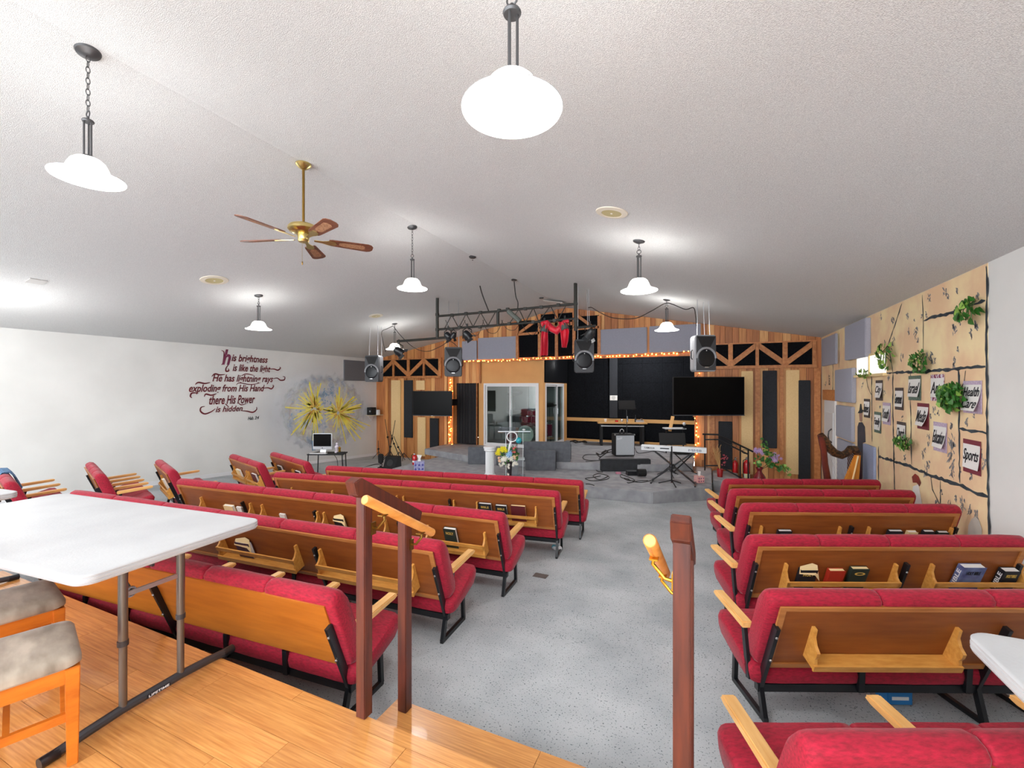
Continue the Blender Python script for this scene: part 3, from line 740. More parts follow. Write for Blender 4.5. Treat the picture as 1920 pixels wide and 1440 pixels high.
# ---------------------------------------------------------------- dining chairs on the platform
def dining_chair(label, c, rz):
    t = thing('dining_chair', label, 'chair', (c[0], c[1], PLAT_Z), rz, 'worn suede dining chairs at the white table')
    H = .47
    b = MB(); secs = []
    for (ins, z) in ((.012, H - .055), (0, H - .045), (0, H - .025), (.01, H - .008), (.05, H + .004), (.12, H + .008)):
        secs.append([(x, y, z) for x, y in rounded_rect(.45 - 2 * ins, .43 - 2 * ins, .05)])
    b.loft(secs); b.build('seat', M_suede, t, smooth=50)
    for sx in (-1, 1):
        b = MB(); b.loft([[(sx * .195 - q, .185 - q, z), (sx * .195 + q, .185 - q, z), (sx * .195 + q, .185 + q, z), (sx * .195 - q, .185 + q, z)] for z, q in ((0, .017), (.25, .021), (H - .055, .023))]); b.build('leg', M_maple, t, bevel=.003)
        b = MB(); b.loft([[(sx * .195 - .02, y - .02, z), (sx * .195 + .02, y - .02, z), (sx * .195 + .02, y + .02, z), (sx * .195 - .02, y + .02, z)] for z, y in ((0, -.22), (.25, -.195), (.47, -.19), (.75, -.225), (1.0, -.28))]); b.build('leg', M_maple, t, bevel=.003)
        b = MB(); b.b2((sx * .195 - .012, -.175, H - .12), (sx * .195 + .012, .165, H - .056)); b.build('seat_rail', M_maple, t)
        b = MB(); b.b2((sx * .195 - .01, -.18, .19), (sx * .195 + .01, .165, .225)); b.build('stretcher', M_maple, t)
    for yy in (-.185, .185):
        b = MB(); b.b2((-.175, yy - .012, H - .12), (.175, yy + .012, H - .056)); b.build('seat_rail', M_maple, t)
    b = MB(); b.b2((-.185, -.01, .195), (.185, .01, .225)); b.build('stretcher', M_maple, t)
    for z in (.62, .76, .94):
        b = MB(); yb = -.19 - (z - .47) * .17; b.b2((-.175, yb - .01, z - .035), (.175, yb + .01, z + .035)); b.build('back_slat', M_maple, t)
    return t
zs_ = PLAT_Z + .47
dining_chair('orange wooden dining chair with a stained taupe suede seat, nearest at the bottom left corner', (-2.70, .80), math.radians(-17))
dining_chair('orange wooden dining chair with a taupe suede seat pushed in under the white table', (-3.40, .99), math.radians(-12))

# ---------------------------------------------------------------- handrails of the platform steps
def rail_post(t, x, y, zb, ztop, s=.056):
    b = MB(); b.b2((x - s / 2, y - s / 2, zb), (x + s / 2, y + s / 2, ztop)); return b.build('post', M_post, t, bevel=.004)
def handrail(label, x, side, y0=1.64, y1=1.95):
    t = thing('stair_handrail', label, 'handrail', (x, y0, PLAT_Z), 0, 'handrails of the platform steps')
    ztop = 1.475 - PLAT_Z; s = .056
    rail_post(t, 0, 0, 0, ztop, s); rail_post(t, 0, y1 - y0, .18 - PLAT_Z, ztop - .19, s)
    b = MB(); sl = -.59
    cy0, cy1 = -.095, y1 - y0 + .12
    b.prism([(-.032, cy0, ztop + .035), (-.032, cy0 + .045, ztop + .05), (-.032, cy1, ztop + .05 + (cy1 - cy0 - .045) * sl), (-.032, cy1 - .02, ztop + .0 + (cy1 - cy0 - .045) * sl), (-.032, cy0 + .02, ztop - .03)], (.064, 0, 0)); b.build('rail_cap', M_post, t, bevel=.004)
    hx = side * .095
    za = ztop - .085
    b = MB(); b.tube([(hx, -.10, za + .05), (hx, -.095, za + .048), (hx, y1 - y0 + .12, za + .05 + (y1 - y0 + .215) * sl)], [.019, .023, .023], 16); b.build('grab_rail', M_rail, t, smooth=50)
    for yy in (.03, y1 - y0 + .02):
        zz = za + .05 + (yy + .1) * sl
        b = MB(); b.tube([(side * .028, yy, zz - .10), (side * .06, yy, zz - .095), (side * .10, yy, zz - .05), (hx, yy, zz - .025)], .007, 8)
        b.box((side * .031, yy, zz - .10), (.008, .028, .06)); b.box((hx, yy, zz - .026), (.03, .055, .006)); b.build('rail_bracket', M_brassd if side > 0 else M_brass, t)
    return t
handrail('dark stained stair rail left of the steps, two posts and a pale round grab rail', -1.53, 1)
handrail('dark stained stair rail right of the steps, seen end on with brass brackets', -.088, -1, y0=1.62)
# ---------------------------------------------------------------- pendants
def ceil_normal(x):
    s = 1 if x > XRIDGE else -1
    return Vector((s * PITCH, 0, 1)).normalized()
def pendant(canopy_px, shade_y, width_px, label, P=None, chain=True, diam=.36):
    if P is None: P = pceil(*canopy_px)
    Z = depth(P)
    zsh = EYE + (YH - shade_y) * Z / F            # height of the rim
    if width_px: diam = width_px * Z / F / math.hypot(1, ((canopy_px or (960, 0))[0] - XC) / F)
    t = thing('pendant_lamp', label, 'pendant lamp', P, 0, 'glass pendant lamps')
    nrm = ceil_normal(P.x) if abs(P.x - XRIDGE) > .05 else Vector((0, 0, 1))
    q = Vector((0, 0, 1)).rotation_difference(nrm).to_matrix()
    b = MB(); b.lathe([(.0, -.03), (.02, -.03), (.04, -.022), (.065, -.012), (.07, 0), (.0, 0.002)], (0, 0, 0), 24, R=q); b.build('canopy', M_bronze, t)
    k = diam / .36
    h = P.z - zsh
    zr_ = -h
    top = zr_ + .120 * k                            # top of the glass
    rod = min(.24 * k, max(.1, (h - .120 * k) * .62))
    zc = top + rod
    # chain
    zz = -.03; i = 0
    ch = MB(); link = .034 * k
    while zz > zc + .055 * k:
        pts = []
        for j in range(10):
            a = 2 * PI * j / 10; u = .010 * k * math.cos(a); v = link * .62 * math.sin(a)
            pts.append((u if i % 2 else 0, 0 if i % 2 else u, zz - link / 2 + v))
        ch.tube(pts, .0026 * k, 5, closed=True); zz -= link; i += 1
    if i: ch.build('chain', M_bronze, t)
    b = MB(); rr = .02 * k; b.tube([(rr * math.cos(a), 0, zc + .035 * k + rr * math.sin(a)) for a in [2 * PI * j / 14 for j in range(14)]], .0035 * k, 6, closed=True); b.build('hanging_ring', M_bronze, t)
    b = MB(); b.cyl((0, 0, zc), (0, 0, zc + .02 * k), .007 * k, 8); b.lathe([(0, 0), (.012, 0), (.03, -.004), (.034, -.012), (.03, -.02), (.0, -.02)], (0, 0, zc), 18); b.build('collar', M_bronze, t)
    for j in range(3):
        a = 2 * PI * j / 3 + .5; b = MB(); b.cyl((.019 * k * math.cos(a), .019 * k * math.sin(a), zc - .015), (.019 * k * math.cos(a), .019 * k * math.sin(a), top - .003), .0055 * k, 8); b.build('rod', M_bronze, t)
    b = MB(); b.lathe([(0, .02), (.03, .018), (.045, .006), (.05, -.006), (.046, -.012)], (0, 0, top), 18); b.build('shade_holder', M_bronze, t)
    prof = [(.045, 0), (.062, -.006), (.082, -.026), (.097, -.060), (.106, -.088), (.126, -.108), (.158, -.125), (.18, -.135), (.178, -.139), (.156, -.129), (.124, -.113), (.102, -.09), (.092, -.062), (.078, -.03), (.06, -.012), (.045, -.006)]
    b = MB(); b.lathe([(r * k, z * k * .89) for r, z in prof], (0, 0, top), 40); b.build('shade', M_shade, t, smooth=60)
    b = MB(); b.tube([(.1805 * k * math.cos(a), .1805 * k * math.sin(a), top - .1175 * k) for a in [2 * PI * j / 40 for j in range(40)]], .0018 * k, 5, closed=True); b.build('rim_line', M_silver, t)
    b = MB(); b.ball((0, 0, top - .062 * k), .028 * k, 12); b.lathe([(.0, -.02), (.018, -.02), (.018, -.05), (.0, -.05)], (0, 0, top), 10); b.build('bulb', M_shade, t)
    ld = bpy.data.lights.new('pendant_light', 'POINT'); ld.energy = LAMP_W; ld.color = (1.0, .995, .985); ld.shadow_soft_size = .06
    lo = bpy.data.objects.new('pendant_light', ld); COL.objects.link(lo); lo.parent = t; lo.location = (0, 0, top - .07 * k)
    return t
pendant((165, 97), 334, 153, 'glass pendant lamp on a long chain, upper left of the ceiling')
bigZ = .36 * F / 188.0
d = ray(960, 206); Pb = O + d * bigZ; Pb.z = zr(Pb.x)
pendant(None, 206, 188, 'largest glass pendant lamp, top middle, its chain cut off by the frame', P=Pb)
pendant((773, 426), 541, 57, 'glass pendant lamp on a chain beside the ceiling ridge, right of the fan')
pendant((485, 554), 617, 51, 'glass pendant lamp over the painted verse at the left')
pendant((1198, 452), 545, 70, 'glass pendant lamp right of the stage truss, nearer one')
pendant((1250, 562), 619, 46, 'small glass pendant lamp in front of the grey panels above the right of the stage')
pendant((740, 607), 655, 34, 'small glass pendant lamp behind the leftmost hanging loudspeaker')
for (x, y) in ((-4.6, -1.4), (-.6, -1.6), (-8.6, -.8), (-8.9, 2.6)):      # lamps of the same kind behind the photographer and past the left edge
    ld = bpy.data.lights.new('pendant_light', 'POINT'); ld.energy = LAMP_W * .8; ld.color = (1.0, .995, .985); ld.shadow_soft_size = .12
    lo = bpy.data.objects.new('pendant_light', ld); COL.objects.link(lo); lo.location = (x, y, zr(x) - .8)

# ---------------------------------------------------------------- ceiling fan
P = pX(569, 317, XRIDGE); Z = depth(P); P.z = ZRIDGE
t = thing('ceiling_fan', 'brass ceiling fan with five brown cane-inset blades hanging from the ridge', 'ceiling fan', P)
hub = -(442 - 317) * Z / F
K = Z / F
M_fb = mat('fan_brass', (222, 200, 132), .28, metal=1.0)
b = MB(); b.lathe([(0, 0), (.075, -.002), (.075, -.014), (.06, -.03), (.035, -.05), (.018, -.06), (0, -.06)], (0, 0, -.012), 24); b.build('canopy', M_fb, t)
b = MB(); b.cyl((0, 0, -.06), (0, 0, hub + .07), .013, 12); b.build('down_rod', M_brassd, t)
b = MB(); b.lathe([(0, .075), (.03, .072), (.09, .05), (.135, .03), (.148, .01), (.148, -.01), (.13, -.03), (.09, -.045), (.06, -.05), (0, -.05)], (0, 0, hub), 32); b.build('motor_housing', M_fb, t)
b = MB(); b.lathe([(0, -.05), (.055, -.05), (.058, -.075), (.05, -.105), (.055, -.11), (.045, -.13), (0, -.135)], (0, 0, hub), 24); b.build('switch_cup', M_fb, t)
b = MB(); b.cyl((.02, -.03, hub - .13), (.02, -.03, hub - .33), .0015, 5); b.lathe([(0, 0), (.006, -.01), (.006, -.035), (0, -.045)], (.02, -.03, hub - .33), 8); b.build('pull_chain', M_brassd, t)
M_fbl = mat('fan_blade', (134, 82, 58), .45, rgb2=(108, 62, 42), scale=5, stretch=(1, 8, 8)); M_cane = mat('cane_inset', (186, 140, 104), .7, rgb2=(150, 106, 76), scale=60)
Rb = 116.5 * K * 1.08
for i in range(5):
    a = math.radians(-24.3 + 12 + 72 * i - 7)
    R = Matrix.Rotation(a, 3, 'Z') @ Matrix.Rotation(math.radians(-13), 3, 'X')
    TT = Vector((0, 0, hub - .10))
    f = lambda x, y, z=0: TT + R @ Vector((x, y, z))
    prof = [(.24, -.05), (.27, -.058), (Rb * .92, -.075), (Rb * .97, -.06), (Rb, -.03), (Rb, .03), (Rb * .97, .06), (Rb * .92, .075), (.27, .058), (.24, .05)]
    b = MB(); b.prism([f(x, y) for x, y in prof], R @ Vector((0, 0, .007))); bl = b.build('fan_blade', M_fbl, t)
    x0, x1 = .34, Rb * .88
    b = MB(); b.prism([f(x, y, -.0015) for x, y in ((x0, -.015), (x0 + .03, -.035), (x1 - .03, -.042), (x1, -.02), (x1, .02), (x1 - .03, .042), (x0 + .03, .035), (x0, .015))], R @ Vector((0, 0, .001))); b.build('cane_inset', M_cane, bl)
    b = MB(); b.prism([f(x, y, -.006) for x, y in ((.10, -.014), (.18, -.02), (.24, -.04), (.30, -.03), (.32, 0), (.30, .03), (.24, .04), (.18, .02), (.10, .014))], R @ Vector((0, 0, .005))); b.build('blade_iron', M_fb, t)

# ---------------------------------------------------------------- round ceiling speakers, plate, discs
def ceil_disc(px, py, wpx, label, inner=True):
    P = pceil(px, py); Z = depth(P); r = wpx / 2 * Z / F
    n = ceil_normal(P.x); q = Vector((0, 0, 1)).rotation_difference(n).to_matrix()
    t = thing('ceiling_speaker', label, 'ceiling speaker', P - n * .001, 0, 'round ceiling speakers')
    b = MB(); b.lathe([(r * .62, -.012), (r * .66, -.016), (r * .97, -.008), (r, 0), (r * .6, 0)], (0, 0, 0), 36, R=q); b.build('trim_ring', mat('cream_plastic', (226, 218, 200), .6), t)
    b = MB(); b.lathe([(0, -.013), (r * .64, -.011), (r * .64, 0)], (0, 0, 0), 36, R=q); g = b.build('speaker_grille', mat('cream_grille', (205, 192, 140), .6, rgb2=(188, 176, 126), scale=200), t)
    b = MB(); b.lathe([(0, -.017), (r * .07, -.016), (r * .08, -.012)], (0, 0, 0), 12, R=q); b.build('centre_stud', M_paper, g)
ceil_disc(1147, 398, 60, 'round cream ceiling speaker on the right slope above the lamps')
ceil_disc(402, 525, 46, 'round cream ceiling speaker on the left slope below the fan')
ceil_disc(705, 592, 26, 'small round cream ceiling speaker above the leftmost loudspeaker')
P = pceil(68, 527); n = ceil_normal(P.x); q = Vector((0, 0, 1)).rotation_difference(n).to_matrix()
b = MB(); b.box((0, 0, -.006), (.17, .17, .01), None); o = b.build('ceiling_plate', mat('grey_plate', (190, 188, 186), .6)); tag(o, 'small square cover plate on the left slope of the ceiling', 'plate'); o.location = P; o.rotation_euler = q.to_euler()
P = pceil(1015, 558); b = MB(); b.lathe([(0, -.03), (.05, -.025), (.06, 0), (0, 0)], (0, 0, 0), 16); o = b.build('ceiling_sensor', M_bronze); o.location = P; tag(o, 'small dark round sensor on the ceiling ridge near the stage', 'sensor')
b = MB(); Pa, Pb2, Pc2 = pceil(998, 570), pceil(1020, 562), pceil(1048, 564)
b.box((0, 0, -.004), (1.0, .5, .008)); o = b.build('ceiling_patch', mat('pale_patch', (222, 220, 216), .9)); o.location = pceil(1026, 566) - Vector((0, 0, .004)); o.rotation_euler = (0, math.atan(PITCH), 0); tag(o, 'pale rectangular patch on the ceiling just in front of the stage wall', 'ceiling patch')

# ---------------------------------------------------------------- hanging loudspeakers
def loudspeaker(x0, x1, ytop, ybot, Hm, turn, label, light=False, side_px=0):
    cx, cy = (x0 + x1) / 2, (ytop + ybot) / 2
    Z = Hm * F / (ybot - ytop)
    C0 = pD(cx, cy, Z)
    ang = YAW + math.radians(turn)
    w, dp, h = Hm * .60, Hm * .52, Hm
    t = thing('hanging_loudspeaker', label, 'loudspeaker', C0, ang, 'loudspeakers hung over the stage edge')
    b = MB()
    fr = [(-w / 2 + .02, -dp / 2), (w / 2 - .02, -dp / 2), (w / 2, -dp / 2 + .03), (w * .36, dp / 2 - .03), (w * .30, dp / 2), (-w * .30, dp / 2), (-w * .36, dp / 2 - .03), (-w / 2, -dp / 2 + .03)]
    def sec(z, k): return [(x * k, (y + dp / 2) * k - dp / 2 + (1 - k) * .02, z) for x, y in fr]
    b.loft([sec(-h / 2, .90), sec(-h / 2 + .02, .97), sec(-h / 2 + .05, 1), sec(h / 2 - .05, 1), sec(h / 2 - .02, .97), sec(h / 2, .90)])
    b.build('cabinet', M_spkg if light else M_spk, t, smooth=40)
    yf = -dp / 2
    b = MB(); b.b2((-w * .46, yf - .006, -h * .47), (w * .46, yf + .004, h * .47)); b.build('front_baffle', M_spk, t)
    b = MB(); b.prism([(-w * .43, yf - .011, h * .45), (w * .43, yf - .011, h * .45), (w * .20, yf - .011, h * .17), (-w * .20, yf - .011, h * .17)], (0, .006, 0)); b.prism([(-w * .14, yf - .014, h * .36), (w * .14, yf - .014, h * .36), (w * .12, yf - .014, h * .27), (-w * .12, yf - .014, h * .27)], (0, .005, 0)); b.build('horn', M_black, t, smooth=False)
    pts = [(w * .44 * math.cos(a), yf - .012, -h * .14 + w * .47 * math.sin(a)) for a in [PI * i / 18 for i in range(19)]]
    b = MB(); b.tube(pts, [.02] * 19, 8); b.build('woofer_arch', mat('speaker_arch', (140, 142, 146), .4), t)
    b = MB(); b.lathe([(0, .012), (w * .3, .010), (w * .40, .004), (w * .41, 0)], (0, yf - .008, -h * .14), 32, R=Matrix.Rotation(PI / 2, 3, 'X')); b.build('woofer_grille', M_grille, t, smooth=60)
    b = MB(); b.lathe([(w * .41, .0), (w * .425, .008), (w * .435, 0)], (0, yf - .010, -h * .14), 32, R=Matrix.Rotation(PI / 2, 3, 'X')); b.build('woofer_ring', mat('speaker_ring', (104, 106, 110), .4), t)
    b = MB(); b.b2((-w * .09, yf - .024, -h * .40), (w * .09, yf - .018, -h * .375)); b.build('badge', M_silver, t)
    b = MB(); b.lathe([(0, .006), (.008, .004), (.01, 0)], (0, yf - .018, h * .10 - .02), 10, R=Matrix.Rotation(PI / 2, 3, 'X')); b.build('indicator', M_white, t)
    b = MB()
    for sx in (-1, 1): b.tube([(sx * (w / 2 - .01), -dp * .1, h * .1), (sx * (w / 2 + .012), -dp * .1, h * .06), (sx * (w / 2 + .012), -dp * .1, -h * .12), (sx * (w / 2 - .01), -dp * .1, -h * .16)], .01, 8)
    b.build('side_handles', M_black, t)
    # suspension up to the ceiling
    b = MB()
    for sx in (-1, 1):
        for yy in (-.25, .3):
            lp_ = Vector((sx * w * .3, dp * yy, h / 2 - .01)); wp = C0 + Matrix.Rotation(ang, 3, 'Z') @ lp_
            top = zr(wp.x) - C0.z
            if yy < 0 or sx > 0: b.tube([lp_, (lp_.x * .9, lp_.y + .03, top + .01)], .006, 6)
    b.build('hanging_cables', M_silver, t)
    b = MB()
    for sx in (-1, 1):
        b.bar((sx * w * .3, -dp * .25, h / 2 - .004), (sx * w * .3, dp * .3, h / 2 - .004), .03, .012)
    b.build('rigging_bars', M_black, t)
    return t, C0
sp1 = loudspeaker(690, 717, 667, 716, .66, -12, 'leftmost hanging loudspeaker, pale side lit by the lamp behind it', light=False)
sp2 = loudspeaker(833, 868, 652, 706, .66, 5, 'hanging loudspeaker above the left television, right of the leftmost one')
sp3 = loudspeaker(1073, 1113, 638, 699, .66, 0, 'hanging loudspeaker in the middle of the stage, beside the red cloth')
sp4 = loudspeaker(1293, 1337, 630, 697, .66, 4, 'rightmost hanging loudspeaker, above the right television', light=True)

# ---------------------------------------------------------------- lighting truss
TY0 = 8.0
Pa = pD(820, 560, 0.001)
def at_ceiling(px, py):
    return pceil(px, py)
T0, T1 = pceil(820, 559), pceil(1079, 531)
# the two hanging poles fix a vertical plane; every truss point lies in it
dv = Vector((T1.x - T0.x, T1.y - T0.y, 0)).normalized(); nv = Vector((-dv.y, dv.x, 0))
def pT(px, py):
    d = ray(px, py); return O + d * ((T0 - O).dot(nv) / d.dot(nv))
t = thing('lighting_truss', 'black metal lighting truss hung from the ceiling in front of the stage', 'truss', (0, 0, 0))
def pipe(name, pts, r=.022, m=None, parent=None):
    b = MB(); b.tube(pts, r, 10); return b.build(name, m or M_steel, parent or t)
M_tr = mat('truss_black', (44, 44, 40), .45, metal=.3)
pipe('hanging_pole', [T0, pT(820, 634)], .034, M_tr); pipe('hanging_pole', [T1, pT(1079.5, 620)], .034, M_tr)
pipe('top_chord', [pT(820, 593), pT(930, 584), pT(1083, 569.5)], .024, M_tr)
pipe('bottom_chord', [pT(818, 618), pT(930, 610), pT(1083, 597)], .024, M_tr)
pipe('middle_post', [pT(933.5, 584), pT(933.5, 610)], .032, M_tr)
xs = [833, 847, 860, 874, 887, 901, 915, 930, 955, 973, 985, 1000, 1010, 1032, 1046, 1062]
for i in range(len(xs) - 1):
    if i == 7: continue
    u = i % 2
    ya = lambda x: 593 - (x - 820) * 23.5 / 263; yb = lambda x: 618 - (x - 820) * 21 / 263
    pipe('web_bar', [pT(xs[i], (yb if u == 0 else ya)(xs[i])), pT(xs[i + 1], (ya if u == 0 else yb)(xs[i + 1]))], .009, M_tr)
pipe('side_arm', [pT(745, 640), pT(800, 636), pT(846, 632)], .028, M_tr)
pipe('side_arm', [pT(1083, 614.5), pT(1117, 610.5)], .024, M_tr)
pipe('diagonal_beam', [pT(953, 583), pT(975, 603)], .05, mat('truss_grey', (92, 98, 92), .5))
for (x, y) in ((820, 590), (820, 618), (848, 591), (874, 588), (901, 586), (936, 582), (952, 580), (985, 579), (1015, 576), (1047, 572), (1079, 567), (1079, 600), (862, 614), (900, 613), (848, 617), (955, 607), (1000, 604), (1040, 601)):
    b = MB(); b.box(pT(x, y), (.06, .06, .06)); b.build('clamp', M_tr, t)
def stage_light(px, py, s, rot, label, barn=True, P=None, m=None):
    P = P or pT(px, py)
    t2 = thing('stage_light', label, 'stage light', P, 0, 'spotlights on the truss')
    R = Euler(rot).to_matrix()
    b = MB(); b.lathe([(0, .10), (.04, .095), (.065, .06), (.075, .01), (.08, -.03), (.085, -.055), (.075, -.06), (.065, -.02), (0, -.01)], (0, 0, -.12 * s), 20, R=R @ Matrix.Scale(s, 3)); b.build('lamp_body', m or M_steel, t2)
    b = MB(); b.tube([R @ Vector((-.10 * s, 0, 0)) + Vector((0, 0, -.12 * s)), (-.09 * s, 0, -.02 * s), (0, 0, .03 * s), (.09 * s, 0, -.02 * s), R @ Vector((.10 * s, 0, 0)) + Vector((0, 0, -.12 * s))], .01 * s, 6); b.build('yoke', M_steel, t2)
    b = MB(); b.cyl((0, 0, .02 * s), (0, 0, .10 * s), .018 * s, 8); b.build('clamp', M_steel, t2)
    if barn:
        b = MB()
        for a in range(4):
            Q = R @ Matrix.Rotation(a * PI / 2, 3, 'Z'); p = [(-.05, .08, -.055), (.05, .08, -.055), (.065, .12, -.10), (-.065, .12, -.10)]
            b.prism([Q @ Vector(v) * s + Vector((0, 0, -.12 * s)) for v in p], Q @ Vector((0, .004, 0)))
        b.build('barn_doors', M_steel, t2)
    b = MB(); b.lathe([(0, -.03), (.05, -.035), (.068, -.03)], (0, 0, -.12 * s), 16, R=R @ Matrix.Scale(s, 3)); b.build('lens', M_chrome, t2)
    return t2
stage_light(840, 620, 1.0, (.5, -.5, 0), 'black spotlight at the left end of the truss')
stage_light(850, 621, .8, (.2, .6, 0), 'second spotlight beside the left end of the truss')
stage_light(876, 617, 1.15, (.4, -.6, .3), 'black boxy spotlight hanging under the truss near its left end')
stage_light(748, 647, 1.25, (.7, -.7, 0), 'black spotlight in front of the small lamp at the far left arm')
M_drk = mat('grey_green_can', (96, 110, 106), .4, metal=.5)
stage_light(1021, 606, 1.05, (-.2, .2, 0), 'grey green can light over the left end of the red cloth', barn=False, m=M_drk)
stage_light(1059, 602, 1.05, (-.2, -.3, 0), 'grey green can light over the right end of the red cloth', barn=False, m=M_drk)
stage_light(1106, 613, 1.1, (.5, .6, 0), 'dark spotlight on the short arm at the right end of the truss', m=mat('dark_can', (60, 62, 64), .4, metal=.5))
# loose cables
def cable(label, pts, r=.007, name='cable', m=None, group=None):
    # smooth through the points
    P = [Vector(p) for p in pts]; out = []
    for i in range(len(P) - 1):
        p0, p1, p2, p3 = P[max(i - 1, 0)], P[i], P[i + 1], P[min(i + 2, len(P) - 1)]
        for k in range(6):
            u = k / 6
            out.append(.5 * ((2 * p1) + (-p0 + p2) * u + (2 * p0 - 5 * p1 + 4 * p2 - p3) * u * u + (-p0 + 3 * p1 - 3 * p2 + p3) * u ** 3))
    out.append(P[-1]); b = MB(); b.tube(out, r, 6); o = b.build(name, m or M_cordd, None, smooth=60)
    return tag(o, label, 'cable', group)
cable('black cable dropping from a dark hook on the ridge to the truss, left one', [pceil(886, 487), pT(893, 505), pT(903, 548), pT(917, 585)], .012)
cable('black cable dropping from the ridge to the truss, right one', [pceil(964, 528), pT(967, 555), pT(971, 567), pT(970.5, 580)], .010)
cable('thin black cord looping from the right end of the truss past the small lamp', [pT(1103, 577), pT(1110, 577), pT(1125, 586), pT(1150, 596), pT(1190, 597), pT(1220, 584), pT(1247, 569), pT(1262, 571), pT(1285, 580), pT(1300, 577), pT(1304, 590), pT(1306, 612)], .008)
cable('thin black cord sagging from the left lamp to the second loudspeaker', [pT(738, 612), pT(752, 630), pT(775, 651), pT(800, 659), pT(825, 650), pT(843, 640), pT(858, 650)], .007)
cable('thin black cord from the left lamp down to the leftmost loudspeaker', [pT(737, 611), pT(727, 616), pT(716, 622), pT(718, 640), pT(723, 660)], .007)
for k in range(7):
    x0 = 835 + k * 35
    cable(('thin black cord tangled along the truss, %s of the seven from the left' % ('first', 'second', 'third', 'fourth', 'fifth', 'sixth', 'seventh')[k]), [pT(x0, 600), pT(x0 + 10, 616 + 3 * (k % 3)), pT(x0 + 26, 618 + 5 * ((k * 2) % 3)), pT(x0 + 38, 600 - 2 * (k % 2))], .005, group='loose cords on the truss')
# red cloth
t2 = thing('red_cloth', 'long red cloth draped over the truss between the two can lights, ends hanging down', 'cloth', (0, 0, 0))
M_rc = mat('red_satin_cloth', (214, 22, 50), .5, rgb2=(170, 12, 38), scale=3, sheen=.2)
def drape(rows, name):
    b = MB(); secs = []
    for (xl, xr_, y, f) in rows:
        q = []; n = 9
        for i in range(n): q.append(pT(xl + (xr_ - xl) * i / (n - 1), y) - nv * (.05 + .03 * math.sin(i * 1.7 + f)))
        for i in reversed(range(n)): q.append(pT(xl + (xr_ - xl) * i / (n - 1), y) - nv * (.035 + .03 * math.sin(i * 1.7 + f)))
        secs.append(q)
    b.loft(secs); b.build(name, M_rc, t2, smooth=60)
drape([(1019, 1032, 606, 0), (1017, 1029, 622, .3), (1015.5, 1030, 645, .6), (1014.5, 1029, 667, 1)], 'hanging_end')
drape([(1048, 1062, 604, 0), (1052, 1069, 622, .3), (1054, 1067, 640, .6), (1055, 1064, 652, 1)], 'hanging_end')
b = MB(); b.tube([pT(1016, 608), pT(1026, 604), pT(1034, 616), pT(1044, 621), pT(1052, 613), pT(1058, 604), pT(1067, 602)], [.06, .05, .07, .08, .06, .05, .04], 8); b.build('swag', M_rc, t2, smooth=60)

# ---------------------------------------------------------------- televisions
def television(c0, c1, c2, c3, dist0, dist1, label, m=M_screen):
    # corners: top-left, top-right, bottom-right, bottom-left in the picture; distances of left and right edge
    A_, B_ = pD(c0[0], (c0[1] + c3[1]) / 2, dist0), pD(c1[0], (c1[1] + c2[1]) / 2, dist1)
    zt_ = (pD(c0[0], c0[1], dist0).z + pD(c1[0], c1[1], dist1).z) / 2; zb_ = (pD(c3[0], c3[1], dist0).z + pD(c2[0], c2[1], dist1).z) / 2
    w = (Vector((B_.x - A_.x, B_.y - A_.y))).length; h = zt_ - zb_; a = dist_rot(A_, B_)
    c = ((A_.x + B_.x) / 2, (A_.y + B_.y) / 2, (zt_ + zb_) / 2)
    t3 = thing('wall_television', label, 'television', c, a)
    b = MB(); b.b2((-w / 2, 0, -h / 2), (w / 2, .05, h / 2)); b.build('casing', M_black, t3, bevel=.006)
    b = MB(); b.b2((-w / 2 + .015, -.006, -h / 2 + .025), (w / 2 - .015, .001, h / 2 - .015)); b.build('screen', m, t3)
    b = MB(); b.b2((-w / 2, -.008, -h / 2), (w / 2, 0, -h / 2 + .018)); b.build('lower_bezel', M_spk, t3)
    b = MB(); b.b2((-.03, -.01, -h / 2 + .002), (.03, -.008, -h / 2 + .012)); b.build('logo_plate', M_silver, t3)
    nrm = Vector((-math.sin(a), math.cos(a), 0)); back = YB - .03 - c[1]
    loc = Matrix.Rotation(-a, 3, 'Z') @ Vector((0, back, 0))
    b = MB(); b.bar((0, .05, 0), (loc.x, loc.y, 0), .12, .2); b.box((0, .06, 0), (.4, .02, .3)); b.build('wall_bracket', M_steel, t3)
television((1262, 708), (1396, 705), (1396, 779), (1262, 780), 9.9, 9.9, 'large black television on the right, under the rightmost loudspeaker')
television((774, 735), (847, 731), (848, 780), (776, 780), 12.9, 12.6, 'smaller black television left of the black curtain')

# ---------------------------------------------------------------- panels and braces on the back wall
def wall_panel(px0, py0, px1, py1, label, m, th=.05, Y=None, name='sound_absorber', cat='acoustic panel', frame=False):
    Y = (YB - .025) if Y is None else Y
    a, b_ = pY(px0, py0, Y - th), pY(px1, py1, Y - th)
    b = MB(); b.b2((a.x, Y - th, b_.z), (b_.x, Y, a.z)); o = b.build(name, m, None, bevel=.008)
    return tag(o, label, cat, 'panels on the cedar wall')
wall_panel(733, 713, 750.5, 862, 'tall tan panel at the left end of the cedar wall, behind the microphone stands', M_panelt)
wall_panel(757, 713, 773, 821, 'tall black panel left of the left television', M_panelb)
wall_panel(780, 713.5, 796, 731, 'tan panel above the left television', M_panelt)
wall_panel(782.5, 782, 797.5, 856, 'tan panel below the left television', M_panelt)
wall_panel(805.5, 784, 821.5, 855, 'black panel below the left television', M_panelb)
wall_panel(1347, 790, 1373, 881, 'black panel behind the black stair railing', M_panelb)
wall_panel(1390, 696, 1412, 890, 'tan panel just right of the large television', M_panelt)
wall_panel(1430, 695, 1457, 841, 'wide black panel over the purple flowers', M_panelb)
wall_panel(1474, 694, 1499, 890, 'tan panel between the two black ones on the right', M_panelt)
